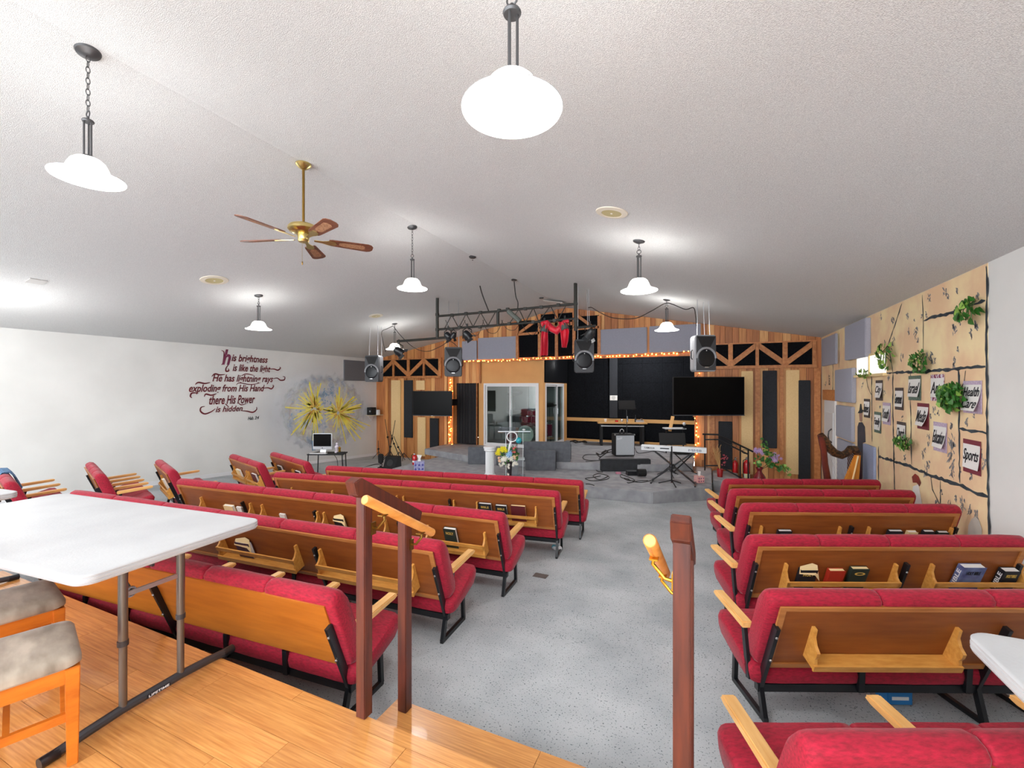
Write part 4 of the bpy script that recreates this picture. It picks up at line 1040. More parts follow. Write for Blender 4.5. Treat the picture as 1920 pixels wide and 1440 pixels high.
wall_panel(1497.5, 713, 1520, 925, 'long black panel reaching the floor at the right end', M_panelb, th=.07)
G1 = YB - .03
wall_panel(866, 640, 893.5, 675, 'grey panel, leftmost above the string lights', M_panelg)
wall_panel(896, 634, 969, 672, 'grey panel with a pale reflection, second above the string lights', M_panelg)
wall_panel(1124, 618, 1213, 662, 'wide grey panel right of the middle loudspeaker above the lights', M_panelg)
wall_panel(1217.5, 612, 1314, 658, 'wide grey panel behind the small pendant lamp', M_panelg)
# dark centre with posts
def wall_member(px0, py0, px1, py1, m, parent, th=.06, name='timber_post', wd=.10, Y=YB - .03):
    a, b_ = pY(px0, py0, Y - th), pY(px1, py1, Y - th)
    b = MB(); b.bar((a.x, Y - th / 2, a.z), (b_.x, Y - th / 2, b_.z), th, wd, up=(0, 0, 1)) if abs(a.x - b_.x) > abs(a.z - b_.z) else b.bar((a.x, Y - th / 2, a.z), (b_.x, Y - th / 2, b_.z), wd, th, up=(0, 1, 0))
    return b.build(name, m, parent)
def dark_back(px0, px1, py0, py1, parent, Y=YB - .028):
    a, b_ = pY(px0, py0, Y), pY(px1, py1, Y)
    b = MB(); b.b2((a.x, Y - .012, b_.z), (b_.x, Y, min(a.z, zr(a.x) - .02, zr(b_.x) - .02))); b.build('black_backing', M_foam, parent)
tk = thing('gable_truss', 'cedar framed centre of the gable over black foam, behind the red cloth', 'timber frame', (0, 0, 0))
dark_back(970, 1012, 596, 670, tk); dark_back(1014, 1074, 577, 670, tk); dark_back(1078, 1123, 594, 663, tk)
for (a_, b_) in (((969.5, 600), (969.5, 674)), ((1011, 578), (1011, 671)), ((1043, 580), (1043, 669)), ((1076, 578), (1076, 666)), ((1123, 592), (1123, 664))):
    wall_member(*a_, *b_, M_cedar, tk, wd=.085)
wall_member(970, 627, 1011, 624, M_cedar, tk, wd=.07); wall_member(1078, 617, 1123, 613, M_cedar, tk, wd=.07)
wall_member(974, 624, 1008, 598, M_cedar, tk, wd=.08, name='diagonal_brace'); wall_member(1080, 590, 1112, 614, M_cedar, tk, wd=.08, name='diagonal_brace')
wall_member(1012, 609, 1075, 606, M_cedar, tk, wd=.09)
def brace_band(x0, x1, yt, yb, n, label, flip):
    """row of diagonal cedar braces over black; picture columns x0..x1, rows at both ends"""
    tb = thing('brace_band', label, 'timber frame', (0, 0, 0))
    Y = YB - .028
    zt_ = (pY(x0, yt[0], Y).z + pY(x1, yt[1], Y).z) / 2; zb_ = (pY(x0, yb[0], Y).z + pY(x1, yb[1], Y).z) / 2
    xa, xb = pY(x0, 700, Y).x, pY(x1, 700, Y).x
    b = MB(); b.b2((xa, Y - .01, zb_), (xb, Y, zt_)); b.build('black_backing', M_foam, tb)
    W_ = (xb - xa) / n; th = .045
    for i in range(n + 1):
        wd = .10 if i % 2 == flip else .07
        b = MB(); b.b2((xa + i * W_ - wd / 2, Y - .01 - th, zb_), (xa + i * W_ + wd / 2, Y - .01, zt_)); b.build('upright', M_cedar, tb)
    for i in range(n):
        xl, xr_ = xa + i * W_ + .04, xa + (i + 1) * W_ - .04
        up = (i % 2 == flip)
        za, zb2 = (zb_ + .06, zt_ - .06) if up else (zt_ - .06, zb_ + .06)
        b = MB(); q = .075
        b.prism([(xl, Y - .01 - th + .004, za + q), (xl, Y - .01 - th + .004, za - q), (xr_, Y - .01 - th + .004, zb2 - q), (xr_, Y - .01 - th + .004, zb2 + q)], (0, th - .006, 0)); b.build('diagonal_brace', M_cedar, tb)
    b = MB(); b.b2((xa - .05, Y - .09, zb_ - .07), (xb + .05, Y, zb_)); b.build('ledge', M_cedar, tb)
    b = MB(); b.b2((xa - .05, Y - .055, zt_), (xb + .05, Y, zt_ + .03)); b.build('top_rail', M_cedar, tb)
brace_band(712, 826, (677, 671.5), (707.5, 703), 4, 'row of diagonal cedar braces over black above the left television', 0)
brace_band(1322, 1526, (648, 640), (689, 681.5), 4, 'row of diagonal cedar braces over black above the right panels', 1)
for (x, w_) in ((1335, .12), (1420, .1), (1465, .08), (1531, .12)):
    a_ = pY(x, 700, YB); b = MB(); b.b2((a_.x - w_ / 2, YB - .075, fz(YB)), (a_.x + w_ / 2, YB - .028, pY(x, 690, YB).z)); o = b.build('trim_%d' % (6 + int(x / 100) % 7), M_cedar); struct(o)

# ---------------------------------------------------------------- string lights
def string_lights(label, pts, n, jit, seed, drop=False):
    rnd = random.Random(seed)
    t4 = thing('string_lights', label, 'string lights', (0, 0, 0), group=None)
    L_ = [0]
    for i in range(1, len(pts)): L_.append(L_[-1] + (pts[i] - pts[i - 1]).length)
    def at(s):
        for i in range(1, len(pts)):
            if s <= L_[i] + 1e-6:
                u = (s - L_[i - 1]) / max(1e-6, L_[i] - L_[i - 1]); return pts[i - 1].lerp(pts[i], u)
        return pts[-1]
    b = MB(); b.ball((0, 0, 0), .017, 8); me = b.mesh('bulb', M_bulbw, 60)
    cord = []
    for k in range(n):
        p = at(L_[-1] * (k + rnd.uniform(.1, .9)) / n); p = p + Vector((rnd.uniform(-jit, jit) if drop else 0, 0, rnd.uniform(-jit, jit) if not drop else 0)); cord.append(p)
        o = bpy.data.objects.new('bulb', me); COL.objects.link(o); o.parent = t4; o.location = p; s_ = rnd.uniform(.7, 1.15); o.scale = (s_, s_, s_)
    b = MB(); b.tube([p + Vector((0, .02, 0)) for p in cord], .005, 5); b.build('cord', M_cordd, t4)
hY = YB - .07
string_lights('amber string lights along the beam over the stage opening', [pY(870, 678, hY), pY(950, 676, hY), pY(1010, 672, hY), pY(1075, 669, hY), pY(1130, 668, hY), pY(1200, 666, hY), pY(1292, 660, hY)], 64, .022, 3)
string_lights('amber string lights down the left side of the stage opening', [pY(843, 710, hY), pY(846, 732, hY), pY(843, 784, hY), pY(845, 838, hY)], 34, .05, 5, True)
string_lights('amber string lights down the right side of the stage opening', [pY(1309, 698, hY), pY(1306, 706, hY), pY(1305, 782, hY), pY(1308, 820, hY), pY(1304, 862, hY)], 22, .04, 8, True)
bm = MB(); bm.b2((pY(866, 680, YB).x, YB - .045, OPZ - .02), (OPR + .02, YB + .03, OPZ + .07)); struct(bm.build('trim_14', M_cedar))
for (xp, yt_) in ((846, 704), (1312, 697)):
    a_ = pY(xp, 700, YB); b = MB(); b.b2((a_.x - .1, YB - .04, L2Z), (a_.x + .1, YB - .022, OPZ)); struct(b.build('trim_15', M_pl[0]))

for (px_, py_, lab) in ((886, 486, 'left'), (964, 527, 'right')):
    P = pX(px_, py_, XRIDGE); b = MB(); b.lathe([(0, -.035), (.05, -.03), (.065, -.01), (.065, .0), (0, 0)], (0, 0, 0), 16); o = b.build('ceiling_hook_plate', M_bronze); o.location = (P.x, P.y, ZRIDGE); tag(o, 'dark round hook plate on the ceiling ridge, %s one of the two with a cable' % lab, 'hook')
# ---------------------------------------------------------------- right wall: painted stones
M_mural = mat('painted_stone', (248, 226, 178), .8, rgb2=(236, 200, 160), scale=2.4, detail=9, contrast=(.35, .6), bump=.2, bscale=25, bdist=.006)
M_mur2 = mat('painted_stone_pink', (232, 204, 172), .8, rgb2=(216, 178, 150), scale=3)
M_mline = mat('dark_paint', (38, 46, 54), .8, rgb2=(64, 74, 82), scale=9)
M_msmud = mat('grey_paint', (110, 112, 122), .8, rgb2=(160, 156, 150), scale=30)
WX = XR - .004
def pR(px, py, d=0.0): return pX(px, py, WX - d)
mur = thing('painted_mural', 'wall mural of large tan stones with dark cracks, on the right wall beside the stage', 'mural', (0, 0, 0))
yE = pR(1852, 700).y
b = MB(); b.prism([(WX, yE, fz(yE) + .005), (WX, YB - .09, fz(YB) + .005), (WX, YB - .09, zr(XR) - .004), (WX, yE, zr(XR) - .004)], (.003, 0, 0)); b.build('painted_ground', M_mural, mur)
def stroke(pts, w, d=.003, jag=.25, seed=0, closed=False, tess=.06):
    """flat brush stroke on the right wall through picture points"""
    rnd = random.Random(seed * 7 + int(pts[0][0] * 3 + pts[0][1])); P = [pR(*p, d) for p in pts]; Q = []
    for i in range(len(P) - 1):
        n = max(2, int((P[i + 1] - P[i]).length / tess))
        for k in range(n): Q.append(P[i].lerp(P[i + 1], k / n))
    Q.append(P[-1]); L_, R_ = [], []
    for i, p in enumerate(Q):
        t_ = (Q[min(i + 1, len(Q) - 1)] - Q[max(i - 1, 0)]).normalized(); s_ = Vector((0, -t_.z, t_.y))
        ww = w * (1 + rnd.uniform(-jag, jag)) / 2
        if i in (0, len(Q) - 1): ww *= .5
        j = rnd.uniform(-.25, .25) * w * jag * 2
        L_.append(p + s_ * (ww + j)); R_.append(p - s_ * (ww - j))
    return L_, R_
def add_stroke(b, pts, w, **k):
    L_, R_ = stroke(pts, w, **k); n = len(L_); b.add(L_ + R_, [(i, i + 1, n + i + 1, n + i) for i in range(n - 1)])
lines = [
 ([(1849.5, 499), (1851, 560), (1849, 640), (1850, 700), (1851, 800), (1853, 930), (1855, 1015)], .055),
 ([(1732, 601), (1748, 595), (1780, 588), (1812, 574), (1847.5, 564)], .05),
 ([(1729, 553), (1731, 600), (1731, 658), (1730, 697)], .03), ([(1691, 569), (1665.6, 645), (1674, 698)], .035),
 ([(1675, 699), (1727.5, 697.5), (1784, 692), (1847.5, 687)], .05), ([(1607.5, 705), (1640, 702), (1675, 699)], .03),
 ([(1674, 700), (1674, 780), (1676, 860), (1678, 955)], .05), ([(1707, 700), (1706, 740), (1708, 774), (1708, 830), (1709, 871)], .035),
 ([(1634, 704), (1634.7, 770), (1634.7, 828)], .05), ([(1624, 706), (1627, 725), (1631, 735), (1634, 740)], .03),
 ([(1797, 693), (1798, 750), (1798, 802), (1799, 905)], .05), ([(1810, 695), (1808, 716), (1800, 730)], .025),
 ([(1798, 803), (1821, 807.5), (1850, 812)], .045),
 ([(1647, 856), (1677, 865), (1707, 875), (1746, 892), (1799, 909), (1832.5, 925.6), (1853, 933)], .055),
 ([(1647, 837), (1647, 900)], .05), ([(1745, 893), (1748, 918), (1761, 944), (1763, 960)], .025), ([(1763, 902), (1763, 960)], .028),
 ([(1675, 858), (1676, 866), (1678, 858)], .03), ([(1560, 626), (1562, 690), (1561, 740)], .05), ([(1573, 625), (1573, 690)], .05), ([(1600, 735), (1601, 748)], .04)]
b = MB()
for i, (p, w_) in enumerate(lines): add_stroke(b, p, w_ * .6, seed=i, jag=.5)
b.build('painted_joints', M_mline, mur, smooth=False)['kind'] = 'stuff'
smud = [(1742, 560, 14), (1772, 548, 18), (1778, 556, 10), (1795, 546, 10), (1833, 553, 14), (1737, 590, 10), (1702, 592, 14), (1651, 593, 10), (1674, 598, 18), (1675, 640, 16), (1714, 598, 8), (1703, 622, 12), (1717, 625, 18), (1720, 640, 10),
        (1691, 668, 18), (1712, 675, 14), (1745, 672, 22), (1753, 676, 10), (1728, 592, 8), (1790, 615, 22), (1798, 603, 14), (1830, 610, 20), (1820, 625, 18), (1790, 680, 20), (1796, 656, 10), (1738, 665, 10), (1660, 640, 10),
        (1617, 722, 10), (1650, 762, 8), (1692, 785, 10), (1752, 770, 16), (1759, 775, 10), (1745, 780, 10), (1812, 792, 14), (1826, 779, 10), (1741, 825, 20), (1732, 850, 18), (1735, 880, 22), (1740, 872, 14), (1784, 800, 16), (1786, 830, 30), (1784, 860, 34),
        (1786, 886, 22), (1697, 860, 12), (1820, 893, 16), (1845, 870, 18), (1838, 850, 14), (1765, 920, 14), (1755, 945, 16), (1780, 945, 14), (1805, 945, 26), (1818, 952, 20), (1830, 965, 22), (1792, 935, 12), (1710, 935, 14), (1722, 785, 12), (1801, 880, 10), (1548, 720, 8), (1571, 700, 10), (1583, 700, 10), (1716, 718, 8), (1666, 712, 12), (1658, 735, 10)]
b = MB(); rnd = random.Random(11)
for (px, py, s_) in smud:
    for k in range(int(3 + s_ * .35)):
        a = rnd.uniform(-.9, .9); L0 = rnd.uniform(.2, .6) * s_
        cx_, cy_ = px + rnd.uniform(-.16, .16) * s_, py + rnd.uniform(-.5, .5) * s_
        add_stroke(b, [(cx_ - math.sin(a) * L0 / 3, cy_ - math.cos(a) * L0 / 2), (cx_ + rnd.uniform(-1, 1), cy_), (cx_ + math.sin(a) * L0 / 3, cy_ + math.cos(a) * L0 / 2)], rnd.uniform(.008, .022), seed=k, d=.002, jag=.5)
b.build('painted_cracks', M_msmud, mur, smooth=False)['kind'] = 'stuff'
# painted figure in a black coat and tall hat
fg = MB(); F_ = lambda pts: [pR(x, y, .005) for x, y in pts]
def flat(b, pts, d=.005, th=.002): b.prism([pR(x, y, d) for x, y in pts], (-th, 0, 0))
b = MB(); flat(b, [(1611.5, 769), (1613, 757.5), (1615, 757), (1616.2, 768), (1618.8, 769), (1617, 774), (1613, 775), (1608.5, 774.5)]); b.build('painted_hat', mat('hat_paint', (40, 44, 46), .8), mur, smooth=False)
b = MB(); flat(b, [(1611, 775), (1616.5, 774.5), (1617, 788), (1615, 791), (1612, 789)]); b.build('painted_face', mat('face_paint', (168, 128, 110), .8), mur, smooth=False)
b = MB(); flat(b, [(1610.5, 792), (1616.5, 791.5), (1621.5, 800), (1623, 829), (1618, 830), (1617, 898), (1608, 898), (1608, 800)]); b.build('painted_coat', mat('coat_paint', (54, 56, 66), .8, rgb2=(70, 66, 74), scale=8), mur, smooth=False)
b = MB(); flat(b, [(1710, 894), (1716, 888), (1722, 893), (1727, 905), (1724, 912), (1719, 905), (1712, 905)]); b.build('painted_red_shape', mat('red_brown_paint', (150, 48, 40), .8, rgb2=(120, 60, 50), scale=14), mur, smooth=False)
b = MB(); flat(b, [(1712, 912), (1722, 908), (1730, 950), (1710, 950)]); b.build('painted_pale_shape', M_paper, mur, smooth=False)
b = MB(); flat(b, [(1815, 1005), (1816, 985), (1822, 973), (1829, 969), (1836, 976), (1841, 992), (1841, 1005)]); b.build('painted_arch', mat('arch_paint', (196, 190, 180), .8, rgb2=(208, 202, 190), scale=3), mur, smooth=False)
# painted word at the far end
o = lettering('EXIT', .22, .10, M_mline, mur, basis((0, -1, 0), (0, 0, 1), (-1, 0, 0), pR(1555, 712, .004)) @ Matrix.Rotation(PI / 2, 4, 'Z'), bold=.01)

# posters with script lettering, papers curling off darker cards
M_maro = mat('maroon_card', (122, 44, 58), .7); M_green = mat('mottled_green_card', (70, 96, 84), .7, rgb2=(110, 128, 112), scale=50); M_brown = mat('brown_card', (84, 70, 66), .7, rgb2=(66, 56, 54), scale=30)
M_lilac = mat('lilac_card', (206, 186, 206), .7, rgb2=(180, 160, 184), scale=40); M_check = mat('checked_card', (222, 210, 220), .7, rgb2=(132, 50, 84), scale=26, contrast=(.49, .51)); M_post = M_post
def poster(x0, y0, x1, y1, card, words, label, curl=.05, top=.14, bot=.14, right_curl=True):
    tl, tr, bl, br = pR(x0, y0), pR(x1, y0), pR(x0, y1), pR(x1, y1)
    yl, yr = (tl.y + bl.y) / 2, (tr.y + br.y) / 2; zt_, zb_ = (tl.z + tr.z) / 2, (bl.z + br.z) / 2
    w, h = yl - yr, zt_ - zb_
    t5 = thing('wall_poster', label, 'poster', M=basis((0, -1, 0), (0, 0, 1), (-1, 0, 0), (WX - .006, (yl + yr) / 2, (zt_ + zb_) / 2)), group='lettered posters on the mural')
    b = MB(); b.b2((-w / 2, -h / 2, 0), (w / 2, h / 2, .003)); b.build('backing_card', card, t5)
    # white sheet, its lower part bowing off the wall
    hs, n = h * (1 - top - bot), 8; y1_ = h / 2 - h * top; secs = []
    def zc_(v, u): return .005 + .6 * curl * (v ** 2) * (.4 + .6 * (u if right_curl else 1 - u))
    m_ = 6; vs = []; fs = []
    for i in range(n + 1):
        for j in range(m_ + 1):
            vs.append((-w * .48 + w * .96 * j / m_, y1_ - hs * i / n, zc_(i / n, j / m_)))
    for i in range(n):
        for j in range(m_):
            a_ = i * (m_ + 1) + j; fs.append((a_, a_ + 1, a_ + m_ + 2, a_ + m_ + 1))
    b = MB(); b.add(vs, fs); b.add([(x, y, z - .0012) for x, y, z in vs], fs); b.build('white_sheet', M_paper, t5)
    rows = words.split('\n')
    for i, wd in enumerate(rows):
        hh = hs * (.62 if len(rows) == 1 else .36); yc = y1_ - hs * ((.5) if len(rows) == 1 else (.27 + .45 * i)); ww = w * (.88 if len(wd) > 3 else .62)
        me = text_shape(wd, ww, hh, .28, .012)
        for v in me.vertices:
            vv = max(0, min(1, (y1_ - (v.co.y + yc)) / hs)); v.co.z += zc_(vv, v.co.x / w + .5) + .002; v.co.y += yc
        me.materials.clear(); me.materials.append(M_ink); ob = bpy.data.objects.new('lettering', me); COL.objects.link(ob); ob.parent = t5
    return t5
poster(1705, 704.5, 1728, 750.5, M_green, 'Israel', 'poster lettered Israel on a mottled green card, top row of the mural')
poster(1747, 702, 1772, 752, M_check, 'Arts', 'poster lettered Arts on a checked card, half behind the big ivy', curl=.02)
poster(1808, 714, 1843, 775, M_lilac, 'Health\nCare', 'poster lettered Health Care, rightmost in the top row, curling off the wall', curl=.09, top=.12, bot=.08)
poster(1679.5, 727, 1695, 768.5, M_brown, 'Government', 'narrow poster lettered Government on a brown card', curl=.02)
poster(1721.5, 756, 1743, 805, M_maro, 'Media', 'poster lettered Media on a maroon card, its sheet curling down', curl=.10)
poster(1752, 792, 1777, 847, M_lilac, 'Education', 'poster lettered Education on a lilac striped card, below the big ivy', curl=.07)
poster(1808, 825, 1841, 888, M_maro, 'Sports', 'poster lettered Sports on a maroon card, lowest at the right', curl=.03)
poster(1643, 713, 1656, 751, M_brown, 'City', 'small poster lettered City on a dark brown card with its corner curled', curl=.05)
poster(1621, 748, 1632, 783, M_brown, 'Business', 'small poster lettered Business right above the painted man in black', curl=.03)
poster(1640.5, 772.5, 1653, 811.5, M_green, 'Family', 'small poster lettered Family on a green card, lowest at the left of the mural', curl=.02)
poster(1656.5, 755, 1671, 796, M_lilac, 'Youth', 'small poster lettered Youth on a pale card left of the long crack', curl=.06)
poster(1683, 791, 1699.5, 832, M_brown, 'Church', 'small poster lettered Church above the lower ivy', curl=.02)

# ivy
leafme = []
for s_, m_ in ((0, M_leaf), (1, M_leafl)):
    b = MB(); pr = [(0, 0), (.35, .12), (.5, .42), (.3, .72), (0, 1.0), (-.3, .72), (-.5, .42), (-.35, .12)]
    vs = [(x, y, .10 * (abs(x) * 1.6) - .25 * y * y) for x, y in pr] + [(0, .45, -.05)]
    b.add(vs, [(i, (i + 1) % 8, 8) for i in range(8)]); leafme.append(b.mesh('leaf', m_, 80))
def ivy(px0, py0, px1, py1, n, size, label, hang=True, mix=.2, seed=1, offx=.10):
    rnd = random.Random(seed); c = pR((px0 + px1) / 2, (py0 + py1) / 2, .06)
    t6 = thing('hanging_ivy', label, 'ivy', (WX - .03, c.y, c.z), 0, 'artificial ivy on the mural')
    a, b_ = pR(px0, py0, .06), pR(px1, py1, .06); hw, hh = abs(a.y - b_.y) / 2, abs(a.z - b_.z) / 2
    for k in range(n):
        while True:
            u, v = rnd.uniform(-1, 1), rnd.uniform(-1, 1)
            if u * u + v * v < 1: break
        o = bpy.data.objects.new('leaf', leafme[1 if rnd.random() < mix else 0]); COL.objects.link(o); o.parent = t6
        bulge = (1 - u * u - v * v) ** .5
        o.location = (-offx * bulge - rnd.uniform(0, .03), -u * hw, v * hh + size * .3)
        o.rotation_euler = (rnd.uniform(-.6, .6) + PI, rnd.uniform(-1.0, 1.0), rnd.uniform(-.7, .7) - PI / 2)
        o.rotation_euler = (Matrix.Rotation(-PI / 2, 3, 'Z') @ Matrix.Rotation(PI / 2 + rnd.uniform(-.5, .5), 3, 'X') @ Matrix.Rotation(PI + rnd.uniform(-1.2, 1.2), 3, 'Z')).to_euler()
        s_ = size * rnd.uniform(.7, 1.25); o.scale = (s_, s_, s_)
    b = MB()
    for k in range(5):
        u = rnd.uniform(-.6, .6); b.tube([(0, -u * hw * .3, hh * .8), (-.05, -u * hw, hh * .2), (-.06, -u * hw * 1.2, -hh * .8)], .004, 5)
    b.build('stems', mat('ivy_stem', (66, 92, 44), .7), t6); return t6
ivy(1764, 718, 1804, 770, 210, .068, 'largest bushy green ivy hanging between the Arts and Health Care posters', seed=2, offx=.09)
ivy(1803, 565, 1834, 600, 42, .068, 'green ivy cluster high on the mural near its right edge', seed=3)
ivy(1650, 645, 1672, 690, 55, .068, 'pale variegated ivy hanging by the bright wall opening', mix=.55, seed=4)
ivy(1716, 660, 1736, 698, 60, .065, 'dark green ivy standing on the long horizontal crack', seed=5)
ivy(1682, 814, 1711, 845, 60, .062, 'green ivy hanging under the Church poster', mix=.35, seed=6)
ivy(1612, 694, 1632, 706, 26, .070, 'small pale ivy at the left end of the horizontal crack', mix=.7, seed=7)
# trailing stem with big leaf
o = bpy.data.objects['hanging_ivy']

# grey acoustic panels on the right wall
def rpanel(x0, x1, yt, yb, th, label, m=M_panelg, tilt=0):
    a, c = pR(x0, yt), pR(x1, yb)
    yl, yr = a.y, c.y; z1 = (pR(x0, yt).z + pR(x1, yt).z) / 2
    b = MB(); b.b2((WX - th, yr, c.z), (WX, yl, a.z)); o = b.build('sound_absorber', m, None, bevel=.01); return tag(o, label, 'acoustic panel', 'grey panels on the mural wall')
def rp(x0, x1, ytl, ybl, th, label, m=M_panelg):
    Xp = XR - th
    yl, yr = pX(x0, 700, Xp).y, pX(x1, 700, Xp).y
    zt_, zb_ = pX(x0, ytl, Xp).z, pX(x0, ybl, Xp).z
    b = MB(); b.b2((Xp, yr, zb_), (XR - .002, yl, zt_)); o = b.build('sound_absorber', m, None, bevel=.01); return tag(o, label, 'acoustic panel', 'grey panels on the mural wall')
rp(1540.5, 1566, 636, 687, .05, 'grey panel under the ceiling in the corner beside the cedar wall')
rp(1583.5, 1622, 613, 676, .08, 'large grey panel standing off the mural wall, nearest the camera of the top row')
rp(1565, 1597, 694, 752, .07, 'grey panel in the middle of the wall, above two others')
rp(1567, 1596, 759, 817.5, .06, 'grey panel second from the top of its stack, beside the white door')
rp(1569, 1598, 821, 905, .05, 'lowest grey panel of the stack, half behind the harp')
rp(1617.5, 1638, 831, 915, .04, 'upright pale grey panel standing right of the painted man', mat('pale_blue_panel', (158, 168, 196), .9, rgb2=(150, 160, 188), scale=60))
rp(1577, 1584, 905, 915, .2, 'x') if 0 else None
# bright wall opening with its shelf
wa, wb = pR(1608, 690), pR(1662, 676)
y0_, y1_ = wb.y, wa.y; z0_, z1_ = pR(1640, 701).z, pR(1640, 666).z
wn = thing('window_1', 'low bright window high in the mural wall between the grey panels and the ivy', 'window', (0, 0, 0)); struct(wn); del wn['category']
b = MB(); b.b2((WX - .012, y0_, z0_), (WX - .002, y1_, z1_)); b.build('lit_pane', mat('daylit_pane', (246, 246, 244), .6, emit=(255, 252, 246), estr=.55), wn)
b = MB(); b.b2((WX - .05, y0_ - .03, z0_ - .04), (WX, y1_ + .03, z0_)); b.b2((WX - .03, y0_ - .03, z1_), (WX, y1_ + .03, z1_ + .03)); b.b2((WX - .03, (y0_ + y1_) / 2 - .015, z0_), (WX - .012, (y0_ + y1_) / 2 + .015, z1_)); b.build('window_frame', M_cream, wn)
# white door at the far end of the right wall
d0, d1 = pR(1549, 800).y, pR(1569, 800).y; dz = pR(1552, 750).z
dr_ = thing('door_3', 'white panelled door in the mural wall beside the cedar corner', 'door', (0, 0, 0)); struct(dr_); del dr_['category']
b = MB(); b.b2((WX - .035, d1, fz(YB)), (WX, d0, dz)); b.build('door_leaf', M_white, dr_)
b = MB()
for z in (fz(YB) + .25, dz - .95): b.b2((WX - .045, d1 + .1, z), (WX - .035, d0 - .15, z + .7))
b.build('raised_panel', M_whitef, dr_)
b = MB(); b.b2((WX - .05, d1 - .08, dz), (WX, d0 + .08, dz + .22)); b.build('door_header', M_cedar, dr_)
hp = pR(1559.5, 817, .05); b = MB(); b.tube([hp + Vector((0, 0, .14)), hp + Vector((-.05, -.0, .09)), hp + Vector((-.06, 0, 0)), hp + Vector((-.05, 0, -.09)), hp + Vector((0, 0, -.14))], .012, 8); b.build('door_handle', M_steel, dr_)

# ---------------------------------------------------------------- harp
Zh = 7.0
H0 = pD(1574, 900, Zh); fzh = fz(H0.y)
R_c = Vector((CS, SN, 0))          # turned square to the hall's diagonal
def pH(px, py):
    n_ = Vector((-SN, CS, 0)); d = ray(px, py); return O + d * (H0.dot(n_) / d.dot(n_))
base = pH(1574, 900); base.z = fzh
hz = thing('harp', 'wooden lever harp with a curved neck standing before the grey panels at the right wall', 'harp', base)
Lh = lambda px, py: pH(px, py) - base
M_harp = mat('mahogany', (118, 46, 28), .3, rgb2=(88, 30, 20), scale=4, coat=.4); M_sb = mat('spruce', (226, 146, 52), .35, rgb2=(206, 124, 40), scale=5, stretch=(8, 8, 1))
yb_ = YH + (EYE - fzh) * F / Zh
b = MB(); b.tube([Lh(1539, 815), Lh(1542, 828), Lh(1544.5, 845), Lh(1547, 870), Lh(1551, 895), Lh(1556, yb_ - 22)], [.05, .055, .045, .045, .05, .06], 10); b.build('pillar', M_harp, hz, smooth=60)
b = MB(); b.tube([Lh(1538, 815), Lh(1545, 824), Lh(1553, 838), Lh(1564, 849), Lh(1578, 854), Lh(1588, 849), Lh(1594, 842), Lh(1602, 843), Lh(1607, 850), Lh(1609, 862)], [.05, .06, .065, .065, .06, .055, .06, .07, .06, .03], 10); b.build('neck', mat('carved_neck', (96, 62, 34), .4, rgb2=(40, 28, 20), scale=30, contrast=(.45, .55)), hz, smooth=60)
fw = Vector((-SN, CS, 0))
def soundbox(off0, off1, pts_t, pts_b):
    b = MB(); P_ = [Lh(*p) + fw * off0 for p in pts_t]; b.prism(P_, fw * (off1 - off0)); return b
b = soundbox(-.05, .12, [(1600, 850), (1609, 852), (1611, 880), (1611, yb_ - 22), (1596, yb_ - 22)], None); b.build('soundbox', mat('dark_soundbox', (66, 24, 18), .35), hz)
b = soundbox(-.10, -.05, [(1597, 852), (1605, 852), (1601, 900), (1598, yb_ - 22), (1567, yb_ - 22), (1577, 898)], None); b.build('soundboard', M_sb, hz)
b = MB(); b.tube([Lh(1599.5, 853) - fw * .105, Lh(1589, 897) - fw * .105, Lh(1580, yb_ - 26) - fw * .105], .012, 6); b.build('string_rib', M_cream, hz)
b = MB(); b.prism([Lh(1550, yb_ - 24) - fw * .13, Lh(1613, yb_ - 24) - fw * .13, Lh(1615, yb_ - 2) - fw * .13, Lh(1548, yb_ - 2) - fw * .13], fw * .27); b.build('harp_base', M_harp, hz)
b = MB()
nk = [(1553, 840), (1564, 851), (1578, 856), (1588, 851), (1595, 848)]
for k in range(16):
    u = k / 15; i = min(3, int(u * 4)); v = u * 4 - i; top_ = (nk[i][0] + (nk[i + 1][0] - nk[i][0]) * v, nk[i][1] + (nk[i + 1][1] - nk[i][1]) * v)
    bot_ = (1576 + (1599 - 1576) * u, (yb_ - 30) + (858 - yb_ + 30) * u)
    b.tube([Lh(*top_), Lh(*bot_) - fw * .11], .0022, 4)
b.build('strings', mat('harp_string', (170, 170, 176), .4), hz)

# ---------------------------------------------------------------- left wall: verse and sunburst
LX = XL + .004
def pLw(px, py, d=0.0): return pX(px, py, LX + d)
M_bluew = mat('pale_blue_wash', (216, 222, 232), .8)
sun = thing('sunburst_mural', 'painted yellow double sunburst over a blue grey cloud on the left white wall', 'mural', (0, 0, 0))
# ragged cloud patches, small brush dabs inside a round area
M_cloud = []
rnd = random.Random(21)
cx_, cy_ = 607, 772
c0 = pLw(cx_, cy_); rY = (pLw(684, 772).y - pLw(524, 772).y) / 2; rZ = (pLw(607, 700).z - pLw(607, 846).z) / 2; cY = (pLw(684, 772).y + pLw(524, 772).y) / 2
mb_ = bpy.data.materials.new('cloud_wash'); mb_.use_nodes = True; nt = mb_.node_tree; N = nt.nodes; b_s = N['Principled BSDF']; b_s.inputs['Roughness'].default_value = .8
tc = N.new('ShaderNodeTexCoord'); n1 = N.new('ShaderNodeTexNoise'); n1.inputs['Scale'].default_value = 2.6; n1.inputs['Detail'].default_value = 9; n1.inputs['Roughness'].default_value = .7
nt.links.new(tc.outputs['Object'], n1.inputs['Vector'])
cr = N.new('ShaderNodeValToRGB'); el = cr.color_ramp.elements
el[0].position = .30; el[0].color = srgb((96, 134, 160)); el[1].position = .72; el[1].color = srgb((226, 190, 120))
